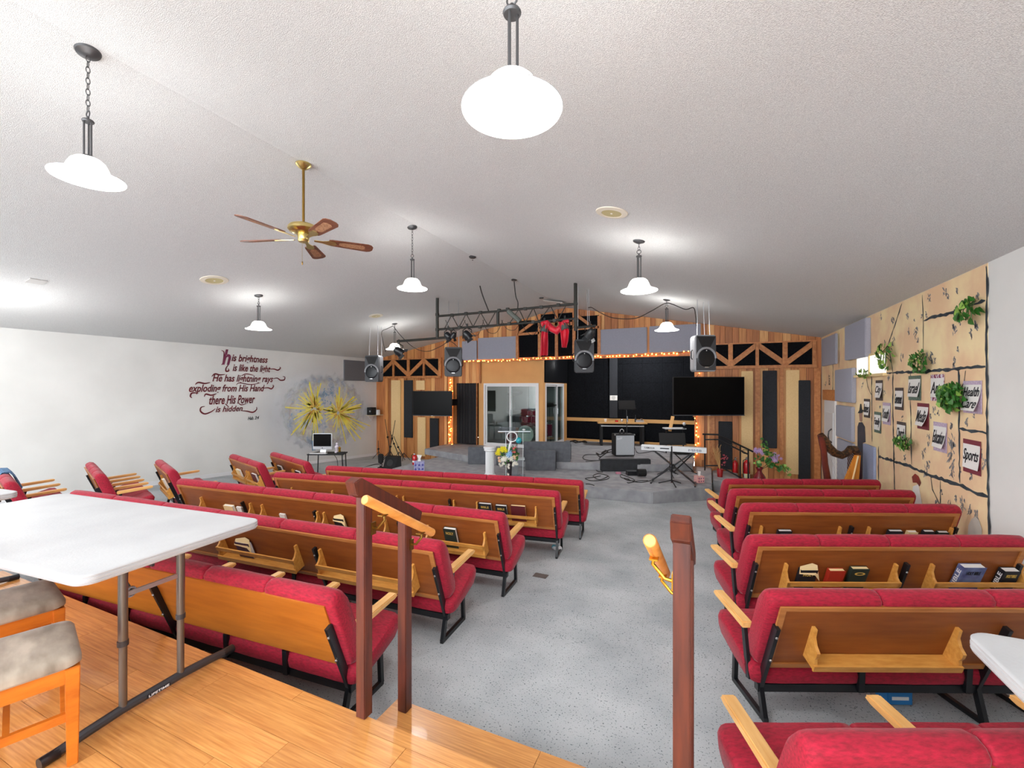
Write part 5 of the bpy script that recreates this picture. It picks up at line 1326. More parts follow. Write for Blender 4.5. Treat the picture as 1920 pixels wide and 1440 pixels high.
for p_, c_ in ((.40, (158, 174, 192)), (.47, (206, 208, 216)), (.54, (214, 214, 190)), (.60, (196, 182, 196)), (.66, (224, 214, 150))):
    e = el.new(p_); e.color = srgb(c_)
nt.links.new(n1.outputs['Fac'], cr.inputs['Fac']); nt.links.new(cr.outputs['Color'], b_s.inputs['Base Color'])
# soft ragged rim: distance from the centre plus noise drives the paint's cover
mp = N.new('ShaderNodeMapping'); mp.inputs['Scale'].default_value = (0, 1 / rY, 1 / rZ); nt.links.new(tc.outputs['Object'], mp.inputs['Vector'])
ln = N.new('ShaderNodeVectorMath'); ln.operation = 'LENGTH'; nt.links.new(mp.outputs[0], ln.inputs[0])
n2 = N.new('ShaderNodeTexNoise'); n2.inputs['Scale'].default_value = 5; n2.inputs['Detail'].default_value = 6; nt.links.new(tc.outputs['Object'], n2.inputs['Vector'])
ma = N.new('ShaderNodeMath'); ma.operation = 'MULTIPLY_ADD'; ma.inputs[1].default_value = .55; nt.links.new(n2.outputs['Fac'], ma.inputs[0]); nt.links.new(ln.outputs['Value'], ma.inputs[2])
mr = N.new('ShaderNodeMapRange'); mr.inputs['From Min'].default_value = .95; mr.inputs['From Max'].default_value = 1.28; mr.inputs['To Min'].default_value = .85; mr.inputs['To Max'].default_value = 0.0; mr.clamp = True
nt.links.new(ma.outputs[0], mr.inputs['Value']); nt.links.new(mr.outputs[0], b_s.inputs['Alpha'])
b = MB(); P_ = [(0, rY * 1.15 * math.cos(2 * PI * k / 48), rZ * 1.15 * math.sin(2 * PI * k / 48)) for k in range(48)]
b.add(P_, [tuple(range(48))]); o = b.build('cloud_wash', mb_, sun, smooth=False); o.location = (LX + .001, cY, c0.z)
mw = bpy.data.materials.new('pale_blue_wash'); mw.use_nodes = True; nt = mw.node_tree; N = nt.nodes; b_s = N['Principled BSDF']; b_s.inputs['Roughness'].default_value = .8; b_s.inputs['Base Color'].default_value = srgb((206, 216, 236))
tc = N.new('ShaderNodeTexCoord'); mp = N.new('ShaderNodeMapping'); mp.inputs['Scale'].default_value = (0, 1 / (rY * 1.75), 1 / (rZ * 1.5)); nt.links.new(tc.outputs['Object'], mp.inputs['Vector'])
ln = N.new('ShaderNodeVectorMath'); ln.operation = 'LENGTH'; nt.links.new(mp.outputs[0], ln.inputs[0])
mr = N.new('ShaderNodeMapRange'); mr.interpolation_type = 'SMOOTHSTEP'; mr.inputs['From Min'].default_value = .1; mr.inputs['From Max'].default_value = 1.0; mr.inputs['To Min'].default_value = .6; mr.inputs['To Max'].default_value = 0.0
nt.links.new(ln.outputs['Value'], mr.inputs['Value']); nt.links.new(mr.outputs[0], b_s.inputs['Alpha'])
b = MB(); P_ = [(0, min(rY * 1.75 * math.cos(2 * PI * k / 48), YB - .1 - cY), rZ * 1.5 * math.sin(2 * PI * k / 48)) for k in range(48)]
b.add(P_, [tuple(range(48))]); o = b.build('pale_wash', mw, sun, smooth=False); o.location = (LX - .002, cY, c0.z)
M_ray = [mat('yellow_paint', (252, 240, 104), .8, rgb2=(244, 224, 76), scale=9), mat('pale_yellow_paint', (236, 224, 120), .8), mat('ochre_paint', (226, 176, 80), .8)]
def lstroke(b, p0, p1, w0, w1, d):
    a, c = pLw(*p0, d), pLw(*p1, d); t_ = (c - a).normalized(); s_ = Vector((0, -t_.z, t_.y)); m_ = a.lerp(c, .5) + s_ * rnd.uniform(-.02, .02)
    b.add([a + s_ * w0, m_ + s_ * (w0 + w1) * .5, c + s_ * w1, c - s_ * w1, m_ - s_ * (w0 + w1) * .5, a - s_ * w0], [(0, 1, 4, 5), (1, 2, 3, 4)])
bs = [MB(), MB(), MB()]
for (sx, sy) in ((590.5, 766), (634, 773)):
    for k in range(120):
        a = rnd.uniform(0, 2 * PI); L_ = rnd.uniform(16, 66) * (1.0 if math.sin(a) > -.2 else .75); r0 = rnd.uniform(2, 9)
        if (sx < 600 and math.cos(a) > .3) or (sx > 600 and math.cos(a) < -.3): L_ *= .45
        i_ = rnd.choice((0, 0, 0, 1, 2))
        if i_ == 2: L_ *= .5
        lstroke(bs[i_], (sx + r0 * math.cos(a), sy + r0 * math.sin(a)), (sx + L_ * math.cos(a), sy + L_ * 1.05 * math.sin(a)), rnd.uniform(.010, .026), rnd.uniform(.005, .020), .003 + i_ * .0006)
for i_, b in enumerate(bs): b.build('painted_rays', M_ray[i_], sun, smooth=False)['kind'] = 'stuff'
b = MB(); rr = random.Random(4)
for k in range(14): lstroke(b, (588 + rr.uniform(-3, 3), 812 + rr.uniform(-8, 20)), (588 + rr.uniform(-3, 3), 838 + rr.uniform(-4, 8)), .02, .02, .0022)
for k in range(60):
    a = rr.uniform(0, 2 * PI); r_ = rr.uniform(.2, .85); x_, y_ = 605 + 74 * r_ * math.cos(a), 765 + 62 * r_ * math.sin(a)
    if y_ < 785: lstroke(b, (x_, y_), (x_ + rr.uniform(-4, 4), y_ + rr.uniform(1, 6)), .02, .01, .0022)
b.build('painted_blue_dabs', mat('blue_paint', (96, 140, 176), .8, rgb2=(130, 160, 186), scale=6), sun, smooth=False)['kind'] = 'stuff'

verse = thing('painted_verse', 'calligraphic maroon verse painted on the left white wall, His brightness is like the light', 'lettering', (0, 0, 0))
def wall_text(s, x0, x1, ytop, ybase, m, name='lettering', bold=.022, shear=.32):
    a, c = pLw(x0, (ytop + ybase) / 2), pLw(x1, (ytop + ybase) / 2)
    h = (pLw((x0 + x1) / 2, ytop).z - pLw((x0 + x1) / 2, ybase).z); w = c.y - a.y
    zc_ = (pLw((x0 + x1) / 2, ytop).z + pLw((x0 + x1) / 2, ybase).z) / 2
    return lettering(s, w, h, m, verse, basis((0, 1, 0), (0, 0, 1), (1, 0, 0), (LX + .002, (a.y + c.y) / 2, zc_)), shear=shear, bold=bold, name=name)
wall_text('is brightness', 434, 502, 666, 683, M_inkr); wall_text('is like the light', 436, 507, 684, 701, M_inkr)
wall_text('He has lightning rays', 398, 512, 703, 720, M_inkr); wall_text('exploding from His Hand', 354, 496, 721, 738.5, M_inkr)
wall_text('there His Power', 392, 478, 741, 757.5, M_inkr); wall_text('is hidden', 404, 455, 761, 772, M_inkr); wall_text('Hab. 3:4', 464.5, 485.5, 780.5, 787, M_ink)
wall_text('h', 416, 433, 655, 684, mat('violet_maroon_ink', (134, 62, 96), .7, rgb2=(108, 34, 56), scale=9), name='initial', bold=.03)
b = MB()
def flour(pts, w=.018):
    P = [Vector((p[0], p[1])) for p in pts]; Q = []
    for i in range(len(P) - 1):
        p0, p1, p2, p3 = P[max(i - 1, 0)], P[i], P[i + 1], P[min(i + 2, len(P) - 1)]
        for k in range(6):
            u = k / 6; Q.append(.5 * ((2 * p1) + (-p0 + p2) * u + (2 * p0 - 5 * p1 + 4 * p2 - p3) * u * u + (-p0 + 3 * p1 - 3 * p2 + p3) * u ** 3))
    Q.append(P[-1]); W3 = [pLw(q.x, q.y, .003) for q in Q]; n = len(W3); L_, R_ = [], []
    for i, p in enumerate(W3):
        t_ = (W3[min(i + 1, n - 1)] - W3[max(i - 1, 0)]).normalized(); s_ = Vector((0, -t_.z, t_.y)); ww = w * (.3 + .7 * math.sin(PI * (i + .5) / n))
        L_.append(p + s_ * ww); R_.append(p - s_ * ww)
    b.add(L_ + R_, [(i, i + 1, n + i + 1, n + i) for i in range(n - 1)])
flour([(505, 692), (514, 692), (521, 694), (526, 690), (524, 688)]); flour([(512, 710), (520, 709), (526, 713), (533, 712), (534, 707), (530, 706)])
flour([(493, 728), (502, 727), (509, 729), (513, 724), (511, 722)]); flour([(453, 770), (463, 771), (474, 773), (481, 768), (481, 763)]); flour([(404, 766), (396, 772), (384, 776), (376, 771), (377, 764), (384, 762)])
flour([(430, 682), (424, 690), (424, 696), (429, 695), (428, 691)]); flour([(415, 657), (420, 661), (418, 680), (415, 684)], .012); flour([(397, 706), (403, 701), (412, 703), (422, 702)]); flour([(366, 721), (372, 717), (384, 719), (394, 717)])
flour([(372, 737), (360, 737), (357, 743), (360, 746)]); flour([(383, 744), (386, 739), (396, 741), (406, 738)]); flour([(447, 755), (452, 759), (462, 757)], .012); flour([(443, 722), (449, 718), (470, 721), (488, 718)], .012); flour([(452, 705), (462, 701), (476, 704)], .012); flour([(422, 757), (428, 762)], .012)
b.build('flourishes', M_inkr, verse, smooth=False)

# grey panel in the left corner and the shelf with small boxes
Xp = XL + .05; ya_, yb2 = pX(646, 700, Xp).y, pX(700, 700, Xp).y
b = MB(); b.b2((XL + .002, ya_, pX(646, 713.5, Xp).z), (Xp, min(yb2, YB - .06), pX(646, 674.5, Xp).z)); tag(b.build('sound_absorber', M_paneld, None, bevel=.008), 'dark grey panel on the left wall behind the leftmost loudspeaker', 'acoustic panel')
sh0 = pLw(701, 777); Ysh = YB - .34
t7 = thing('wall_shelf', 'small pale corner shelf on the left wall below the leftmost loudspeaker', 'shelf', (XL, Ysh, sh0.z)); 
b = MB(); b.b2((.0, -.2, -.02), (.36, .28, 0)); b.build('shelf_board', mat('pale_wood', (206, 190, 160), .6), t7); b = MB(); b.prism([(.01, -.12, -.02), (.01, .20, -.02), (.01, .05, -.22)], (.02, 0, 0)); b.build('shelf_bracket', M_white, t7)
t7 = thing('black_monitor_box', 'small black box loudspeaker on the corner shelf', 'loudspeaker', (XL + .16, Ysh - .07, sh0.z)); b = MB(); b.b2((-.12, -.11, 0), (.10, .11, .26)); b.build('box_body', M_black, t7, bevel=.01); b = MB(); b.lathe([(0, .004), (.03, .004), (.034, 0)], (.02, -.112, .13), 12, R=Matrix.Rotation(PI / 2, 3, 'X')); b.build('emblem', M_silver, t7)
t7 = thing('white_router_box', 'small white box beside the black one on the corner shelf', 'box', (XL + .28, Ysh + .10, sh0.z)); b = MB(); b.b2((-.045, -.05, 0), (.05, .05, .17)); b.build('box_body', M_white, t7, bevel=.008)

# computer table
ct = pD(615, 850, 10.6); fzc = fz(ct.y); ctz = fzc + .62
tt = thing('computer_table', 'low black folding table against the left wall under the sunburst', 'table', (ct.x, ct.y, fzc), math.radians(24))
zt7 = EYE + (YH - 849) * 10.6 / F - fzc
b = MB(); b.prism([(-.42, -.2, zt7 - .03), (.44, -.2, zt7 - .03), (.40, .2, zt7 - .03), (-.34, .2, zt7 - .03)], (0, 0, .03)); b.build('tabletop', M_black, tt)
for (x, y) in ((-.40, -.17), (.41, -.17), (-.31, .17), (.36, .17)):
    b = MB(); b.tube([(x, y, zt7 - .03), (x * 1.06, y, .01)], .014, 8); b.build('leg', M_steel, tt)
cmx = Matrix.Translation((ct.x, ct.y, fzc + zt7)) @ Matrix.Rotation(math.radians(24), 4, 'Z')
t8 = thing('desktop_computer', 'silver all in one computer with a dark screen on the black folding table', 'computer', M=cmx @ Matrix.Translation((-.14, .02, 0)))
b = MB(); b.b2((-.235, -.015, .08), (.235, .02, .47)); b.build('case', M_silver, t8, bevel=.01)
b = MB(); b.b2((-.215, -.018, .155), (.215, -.014, .455)); b.build('screen', M_screen, t8)
b = MB(); b.prism([(-.08, -.09, 0), (.08, -.09, 0), (.08, .10, 0), (-.08, .10, 0)], (0, 0, .008)); b.prism([(-.07, .02, .008), (.07, .02, .008), (.07, .05, .12), (-.07, .05, .12)], (0, .008, 0)); b.build('stand', M_silver, t8)
b = MB(); b.lathe([(0, .001), (.012, .001), (.012, 0)], (0, -.016, .115), 12, R=Matrix.Rotation(PI / 2, 3, 'X')); b.build('logo_dot', M_black, t8)
t8 = thing('keyboard_tray', 'white computer keyboard lying on the left of the black folding table', 'keyboard', M=cmx @ Matrix.Translation((-.17, -.14, 0))); b = MB(); b.b2((-.2, -.05, 0), (.2, .05, .012)); kb_ = b.build('keyboard_body', M_white, t8)
b = MB()
for i in range(12):
    for j in range(4): b.b2((-.19 + i * .032, -.043 + j * .022, .012), (-.165 + i * .032, -.026 + j * .022, .015))
b.build('keys', M_paper, kb_)
t8 = thing('table_figurine', 'small white and gold ornament beside the computer on the black table', 'ornament', M=cmx @ Matrix.Translation((.20, .03, 0)))
b = MB(); b.lathe([(0, 0), (.05, 0), (.045, .03), (.02, .05), (.035, .10), (.05, .14), (.02, .19), (.03, .22), (0, .25)], (0, 0, 0), 14); b.build('ornament_body', mat('pale_lilac', (214, 206, 220), .5), t8)
b = MB(); b.lathe([(0, 0), (.03, 0), (.025, .08), (.035, .12), (0, .16)], (.09, -.05, 0), 10); b.build('gold_piece', M_brass, t8)
t8 = thing('black_gadget', 'flat black device on the right of the black folding table', 'device', M=cmx @ Matrix.Translation((.34, -.05, 0))); b = MB(); b.b2((-.09, -.06, 0), (.08, .06, .03)); b.build('device_body', M_black, t8, bevel=.005)
cable('black cable hanging from the computer table to the floor', [Vector(ct) * 0 + (cmx @ Vector((.12, .0, -.01))), cmx @ Vector((.22, .02, -.2)), cmx @ Vector((.20, .03, -zt7 + .05)), cmx @ Vector((.1, .0, -zt7 + .01))], .007)
# ---------------------------------------------------------------- things on the stage
def on(px, py, z): return pz(px, py, z)
FACE = YAW
# carpeted low boxes
def carpet_box(x0, x1, yt, yb, label, m, z=L1Z, th=.16, turn=0, name='carpeted_box'):
    a, c = on(x0, yb, z), on(x1, yb, z); Zd = depth(a); a = pD(x0, yb, Zd); c = pD(x1, yb, Zd)
    h = (yb - yt) * Zd / F; w = (c - a).length
    t = thing(name, label, 'stage box', ((a.x + c.x) / 2, (a.y + c.y) / 2, z), FACE + math.radians(turn), 'carpeted boxes on the stage')
    b = MB(); b.b2((-w / 2, 0, 0), (w / 2, th, h)); b.build('box_body', m, t, bevel=.012)
    b = MB(); b.b2((w / 2 - .002, th * .25, .06), (w / 2 + .012, th * .75, h - .06)); b.build('end_strip', M_black, t); return t, h
carpet_box(877, 913, 839, 871, 'charcoal carpeted box left of the white column', M_boxc, turn=-6)
carpet_box(930, 968, 843, 873, 'charcoal carpeted box behind the flowers and white column', M_boxc, turn=-6)
bxA, hA = carpet_box(982, 1070, 829, 866, 'large charcoal carpeted box standing on the upper stage left of the cables', M_boxc, z=L2Z, turn=-3)
bxB, hB = carpet_box(985, 1042, 845, 882.5, 'charcoal carpeted box in front of the larger one, right of the clear lectern', M_boxc, turn=-2)
carpet_box(1127.5, 1221, 861.5, 884, 'long black carpeted box in front of the grey amplifier', M_dkc, turn=2)
# grey guitar amplifier
p = on(1172, 856.5, L2Z); Za = depth(p)
t = thing('guitar_amplifier', 'tall black guitar amplifier with a silver grey grille on the upper stage', 'amplifier', p, FACE + .05)
w, h = 37 * Za / F, 42 * Za / F
b = MB(); b.b2((-w / 2, 0, .02), (w / 2, .36, h)); b.build('cabinet', M_black, t, bevel=.012)
b = MB(); b.b2((-w / 2 + .02, -.012, .05), (w / 2 - .02, .002, h - .03)); b.build('grille_cloth', mat('silver_grille', (190, 196, 202), .7, rgb2=(168, 174, 180), scale=90), t)
lettering('Fender', .15, .06, M_whink, t, Matrix.Translation((-w * .28, -.014, h - .10)) @ Matrix.Rotation(PI / 2, 4, 'X') @ Matrix.Rotation(.25, 4, 'Z'), shear=.4)
for sx in (-1, 1):
    b = MB(); b.b2((sx * w / 2 - .02, -.01, h - .03), (sx * w / 2 + .006, .03, h + .006)); b.build('corner_cap', M_silver, t)
b = MB(); b.tube([(-.1, .15, h), (-.08, .15, h + .03), (.08, .15, h + .03), (.1, .15, h)], .01, 6); b.build('handle', M_steel, t)
t = thing('headphones', 'small white and black headset lying on the grey amplifier', 'headphones', p + Vector((-.08, .05, h)), FACE)
b = MB(); b.tube([(-.05, .05, .03), (-.045, .05, .10), (0, .05, .13), (.045, .05, .10), (.05, .05, .03)], .008, 6); b.build('headband', M_whitef, t); b = MB(); b.ball((-.05, .05, .03), .03, 8); b.ball((.05, .05, .03), .03, 8); b.build('ear_cups', M_black, t)

def music_stand(px0, py0, px1, py1, foot, z, label, post_px=None, tilt=.35, Zoff=0.0):
    f = on(*foot, z); Z = depth(f)
    w, h = (px1 - px0) * Z / F, (py1 - py0) * Z / F
    c = pD((px0 + px1) / 2, (py0 + py1) / 2, Z)
    t = thing('music_stand', label, 'music stand', (f.x, f.y, z), FACE, 'black music stands')
    loc = Matrix.Rotation(-FACE, 3, 'Z') @ (c - Vector((f.x, f.y, z)))
    R = Matrix.Rotation(-tilt, 3, 'X')
    b = MB(); b.box(loc, (w, .01, h / math.cos(tilt)), R); b.box(loc + R @ Vector((0, -.03, -h / 2)), (w, .06, .012), R); b.build('desk', M_black, t)
    b = MB(); b.tube([(0, 0.02, .12), (loc.x * .5, .03, loc.z * .6), (loc.x, .04, loc.z - h * .1)], .011, 8); b.build('pole', M_steel, t)
    for k in range(3):
        a = k * 2.094 + .5; b = MB(); b.tube([(0, .02, .22), (.14 * math.cos(a), .14 * math.sin(a) + .02, .08), (.27 * math.cos(a), .27 * math.sin(a) + .02, .012)], .009, 6); b.build('leg', M_steel, t)
    return t
music_stand(1160, 751, 1191, 768, (1176, 845), L2Z, 'tall black music stand rising behind the grey amplifier')
music_stand(1236, 812, 1285, 834, (1256, 893), L1Z, 'wide black music stand just behind the silver keyboard', tilt=.2)
# keyboard on its X stand
kc = on(1264, 905, L1Z); Zk = depth(kc) - .15
kl, kr = pD(1202, 838, Zk + .25), pD(1325, 846, Zk - .25)
a = dist_rot(kl, kr); Lk_ = Vector((kr.x - kl.x, kr.y - kl.y)).length; zk = (kl.z + kr.z) / 2
ctr = (kl + kr) / 2
t = thing('electronic_keyboard', 'silver electronic keyboard seen from behind at the front right of the stage', 'keyboard', (ctr.x, ctr.y, zk - .055), a)
b = MB(); b.prism([(-Lk_ / 2, 0, .0), (-Lk_ / 2, .03, .10), (-Lk_ / 2, .13, .105), (-Lk_ / 2, .15, .07), (-Lk_ / 2, .34, .055), (-Lk_ / 2, .34, .0)], (Lk_, 0, 0)); b.build('keyboard_case', mat('silver_plastic', (206, 209, 212), .45), t, bevel=.006)
b = MB(); b.b2((-Lk_ / 2 + .05, .16, .06), (Lk_ / 2 - .05, .33, .078)); kk = b.build('white_keys', M_paper, t)
b = MB()
for i in range(36):
    if i % 7 in (2, 6): continue
    x = -Lk_ / 2 + .07 + i * (Lk_ - .14) / 36; b.b2((x, .16, .076), (x + .014, .27, .092))
b.build('black_keys', M_black, kk)
lettering('YAMAHA', .22, .035, M_ink, t, Matrix.Translation((-Lk_ * .37, .012, .052)) @ Matrix.Rotation(PI / 2 - .28, 4, 'X'), bold=.01)
lettering('MM8', .24, .045, mat('blue_grey_ink', (86, 92, 116), .5), t, Matrix.Translation((Lk_ * .33, .010, .045)) @ Matrix.Rotation(PI / 2 - .28, 4, 'X'))
b = MB(); b.b2((-Lk_ * .2, .01, .045), (-Lk_ * .06, .016, .065)); b.build('printed_labels', M_ink, t)
hk = zk - .055 - L1Z
t = thing('keyboard_stand', 'black crossed metal stand carrying the silver keyboard', 'stand', (ctr.x, ctr.y, L1Z), a)
for (s_, nm) in ((1, 'cross_leg'), (-1, 'cross_leg')):
    b = MB()
    for yy in (.05, .12): b.bar((-s_ * .38, yy + (.02 if s_ < 0 else 0), hk - .01), (s_ * .42, yy + (.02 if s_ < 0 else 0), .03), .022, .03, up=(0, 1, 0))
    b.bar((s_ * .42, -.14, .018), (s_ * .42, .30, .018), .03, .03); b.bar((-s_ * .38, -.02, hk - .012), (-s_ * .38, .32, hk - .012), .03, .022); b.build(nm, M_steel, t)
b = MB(); b.cyl((.0, .0, hk * .52), (.0, .18, hk * .52), .04, 12); b.build('pivot', M_black, t)
b = MB(); b.tube([(-.02, -.09, .05), (-.02, -.09, hk + .12)], .014, 8); b.build('centre_pole', M_steel, t)
for k in range(3):
    an = k * 2.094 - 1.2; b = MB(); b.tube([(-.02, -.09, .10), (-.02 + .26 * math.cos(an), -.09 + .26 * math.sin(an), .015)], .012, 6); b.build('pole_leg', M_steel, t)
# second stand and mixer behind
p = on(1285, 888, L1Z)
t = thing('mixer_on_stand', 'black equipment case on a small crossed stand behind the silver keyboard', 'equipment', p, FACE)
b = MB(); b.box((0, .1, .5), (.42, .25, .12)); b.build('case', M_black, t, bevel=.01)
for s_ in (-1, 1):
    b = MB(); b.bar((-s_ * .2, .1 + s_ * .02, .44), (s_ * .24, .1 + s_ * .02, .02), .02, .03, up=(0, 1, 0)); b.bar((s_ * .24, -.05, .012), (s_ * .24, .25, .012), .025, .022); b.build('cross_leg', M_steel, t)
# long worktable at the alcove back
p0, p1 = pD(1121, 791, 13.6), pD(1214, 793, 13.4)
a = dist_rot(p0, p1); w = Vector((p1.x - p0.x, p1.y - p0.y)).length; zt_ = (p0.z + p1.z) / 2; ctr = (p0 + p1) / 2
t = thing('worktable', 'long narrow table with a pale top and black legs at the back of the stage', 'table', (ctr.x, ctr.y, L2Z), a); hh = zt_ - L2Z
b = MB(); b.b2((-w / 2, 0, hh - .045), (w / 2, .55, hh)); b.build('tabletop', M_pine, t); b = MB(); b.b2((-w / 2 + .1, .0, hh - .13), (w / 2 - .1, .03, hh - .10)); b.build('under_shelf', M_silver, t)
for sx in (-1, 1):
    for yy in (.05, .48):
        b = MB(); b.b2((sx * (w / 2 - .12) - .035, yy, 0), (sx * (w / 2 - .12) + .035, yy + .06, hh - .045)); b.build('leg', M_black, t)
tm = Matrix.Translation((ctr.x, ctr.y, zt_)) @ Matrix.Rotation(a, 4, 'Z')
for (x, nm, lab, cat, m_, prof) in ((-.5, 'white_cup', 'white cup at the left on the worktable at the stage back', 'cup', M_paper, [(0, 0), (.03, 0), (.04, .09), (.035, .09), (.0, .01)]),
                               (.0, 'small_jar', 'small pale jar in the middle of the worktable at the stage back', 'jar', M_silver, [(0, 0), (.04, 0), (.045, .06), (.025, .09), (0, .10)]),
                               (-.16, 'red_mug', 'small red pot left of the middle on the worktable', 'pot', M_red, [(0, 0), (.05, 0), (.05, .05), (0, .05)]),
                               (.17, 'glass_bottle', 'small clear bottle right of the music stand on the worktable', 'bottle', M_silver, [(0, 0), (.03, 0), (.03, .10), (.012, .14), (.012, .18), (0, .18)]),
                               (.42, 'dark_bottle', 'dark bottle right of the clear one on the worktable', 'bottle', M_steel, [(0, 0), (.03, 0), (.03, .12), (.012, .16), (.012, .22), (0, .22)]),
                               (.60, 'steel_tumbler', 'steel tumbler near the right end of the worktable', 'cup', M_chrome, [(0, 0), (.03, 0), (.038, .11), (.03, .11), (0, .02)])):
    b = MB(); b.lathe(prof, (0, 0, 0), 14); o = b.build(nm, m_); o.matrix_world = tm @ Matrix.Translation((x, .2, 0)); tag(o, lab, cat)
b = MB(); b.b2((-.12, -.1, 0), (.12, .1, .06)); o = b.build('silver_mixer', M_silver); o.matrix_world = tm @ Matrix.Translation((w / 2 - .2, .25, 0)); tag(o, 'flat silver audio box at the right end of the worktable', 'audio box')
# leaning pine plank and small side table behind the keyboard
b = MB(); b.bar(pD(1256, 808, 12.2), pD(1261.5, 781, 12.6), .09, .03, up=(0, 1, 0)); tag(b.build('leaning_board', M_pine), 'pale pine board leaning upright behind the wide music stand', 'board')
p = on(1268, 850, L2Z); t = thing('side_stand', 'small black side table with a pale top and a white ball microphone behind the keyboard', 'side table', p, FACE)
hh = (850 - 803) * depth(p) / F
b = MB(); b.b2((-.28, 0, hh - .03), (.28, .3, hh)); b.build('tabletop', M_whitef, t)
for sx in (-1, 1):
    b = MB(); b.b2((sx * .24 - .015, .1, 0), (sx * .24 + .015, .13, hh - .03)); b.build('leg', M_steel, t)
p2 = p + Vector((0, 0, hh)); t = thing('ball_microphone', 'white round headed microphone standing right of the leaning board', 'microphone', p2 + Vector((.2, .1, 0)), 0)
b = MB(); b.cyl((0, 0, 0), (0, 0, .08), .012, 8); b.lathe([(0, 0), (.05, 0), (.04, .015), (0, .02)], (0, 0, 0), 12); b.build('stem', M_steel, t); b = MB(); b.ball((0, 0, .12), .045, 12); b.build('ball_head', M_whitef, t)
# floor clutter
def floor_z(p):
    return L1Z
def loop_cable(label, pts, z, r=.008, group='loose cables on the stage'):
    cable(label, [on(x, y, z) + Vector((0, 0, r + .002 * (i % 2))) for i, (x, y) in enumerate(pts)], r, group=group)
loop_cable('black cable looping widely on the apron left of the black carpeted box', [(1126, 893), (1112, 896), (1100, 897), (1098, 899), (1110, 902), (1130, 901), (1142, 897), (1138, 892), (1122, 889), (1112, 893), (1124, 900), (1140, 894)], L1Z)
loop_cable('black cable coiled in front of the black carpeted box', [(1180, 899), (1165, 896), (1164, 890), (1172, 893), (1185, 898), (1190, 902), (1176, 901), (1170, 897), (1195, 905), (1215, 903), (1222, 901)], L1Z)
loop_cable('black cable snaking over the upper stage left of the amplifier', [(1150, 846), (1135, 850), (1122, 853), (1100, 853), (1093, 857), (1096, 862), (1108, 864), (1124, 864), (1098, 866)], L2Z)
loop_cable('tangled black cables running from the amplifier to the stage edge', [(1150, 842), (1138, 846), (1128, 850), (1136, 845), (1126, 853), (1118, 850), (1126, 857), (1140, 847), (1124, 860), (1127, 864)], L2Z, .012)
loop_cable('black cable crossing behind the silver keyboard', [(1190, 840), (1196, 850), (1210, 849), (1230, 846), (1250, 850)], L2Z)
loop_cable('black cables piled along the left foot of the alcove wall', [(1069, 829), (1078, 827), (1086, 830), (1096, 828), (1100, 831), (1090, 829), (1080, 831), (1074, 828)], L2Z, .02)
loop_cable('thin black cable at the front edge of the apron', [(1098, 908), (1106, 908.5), (1114, 911)], L1Z)
loop_cable('black cord hanging over the stage riser', [(1126, 865), (1116, 876), (1120, 884), (1130, 886)], L1Z)
loop_cable('thin cord in front of the keyboard stand', [(1176, 905), (1180, 906), (1200, 902), (1215, 902)], L1Z)
def small_box(px, py, wpx, hpx, z, label, name, cat, m, dpx=None, lab2=None, turn=0):
    p = on(px, py, z); Z = depth(p); w, h = wpx * Z / F, hpx * Z / F
    b = MB(); b.b2((-w / 2, 0, 0), (w / 2, w * .8 if dpx is None else dpx * Z / F, h)); o = b.build(name, m, None, bevel=.004); o.location = p; o.rotation_euler = (0, 0, FACE + turn); return tag(o, label, cat)
small_box(1187, 892, 20, 8, L1Z, 'black pedal box lying before the black carpeted box', 'pedal_box', 'pedal', M_steel)
p = on(1203, 893, L1Z); b = MB(); b.lathe([(0, -.09), (.08, -.09), (.085, .0), (.08, .09), (0, .09)], (0, 0, .085), 18, R=Matrix.Rotation(PI / 2, 3, 'Y')); o = b.build('black_drum_can', M_black); o.location = p; o.rotation_euler = (0, 0, .5); tag(o, 'short black round can light lying on the apron', 'spotlight')
small_box(1160, 889, 9, 3, L1Z, 'pinkish strap lying by the pedal box', 'pink_strap', 'strap', mat('pink_cloth', (196, 130, 150), .8))
# tissue boxes
def tissue_box(px, py, wpx, z, label, m, m2):
    p = on(px, py, z); Z = depth(p); w = wpx * Z / F
    t = thing('tissue_box', label, 'tissue box', p, FACE + .2, 'tissue boxes on the stage')
    b = MB(); b.b2((-w / 2, 0, 0), (w / 2, w, w * .95)); bb = b.build('carton', m, t, bevel=.004)
    b = MB()
    for k in range(6): x = -w * .35 + (k % 3) * w * .34; z_ = w * (.25 + .4 * (k // 3)); b.add([(x - w * .1, -.002, z_), (x, -.002, z_ - w * .12), (x + w * .1, -.002, z_), (x, -.002, z_ + w * .14)], [(0, 1, 2, 3)])
    b.build('printed_flowers', m2, bb)
    b = MB(); b.loft([[(-w * .16, w * .5 - .01, w * .94), (w * .16, w * .5 - .01, w * .94), (w * .16, w * .5 + .01, w * .94), (-w * .16, w * .5 + .01, w * .94)], [(-w * .1, w * .5 - .005, w * 1.2), (w * .12, w * .5 - .02, w * 1.2), (w * .1, w * .5 + .02, w * 1.2), (-w * .1, w * .5 + .01, w * 1.2)], [(-w * .24, w * .5 - .0, w * 1.6), (w * .26, w * .5, w * 1.55), (w * .22, w * .5 + .01, w * 1.55), (-w * .2, w * .5 + .01, w * 1.6)]]); b.build('tissue', M_paper, t)
tissue_box(1315, 906, 13.5, L1Z, 'pink flowered tissue box on the right corner of the apron', mat('pink_carton', (232, 150, 150), .7, rgb2=(240, 200, 190), scale=30), mat('purple_print', (140, 70, 130), .7))
tissue_box(786, 884.5, 19, L1Z, 'blue patterned tissue box at the left of the apron above the bench backs', mat('blue_carton', (120, 120, 186), .7, rgb2=(190, 190, 216), scale=30), mat('blue_print', (64, 64, 150), .7))
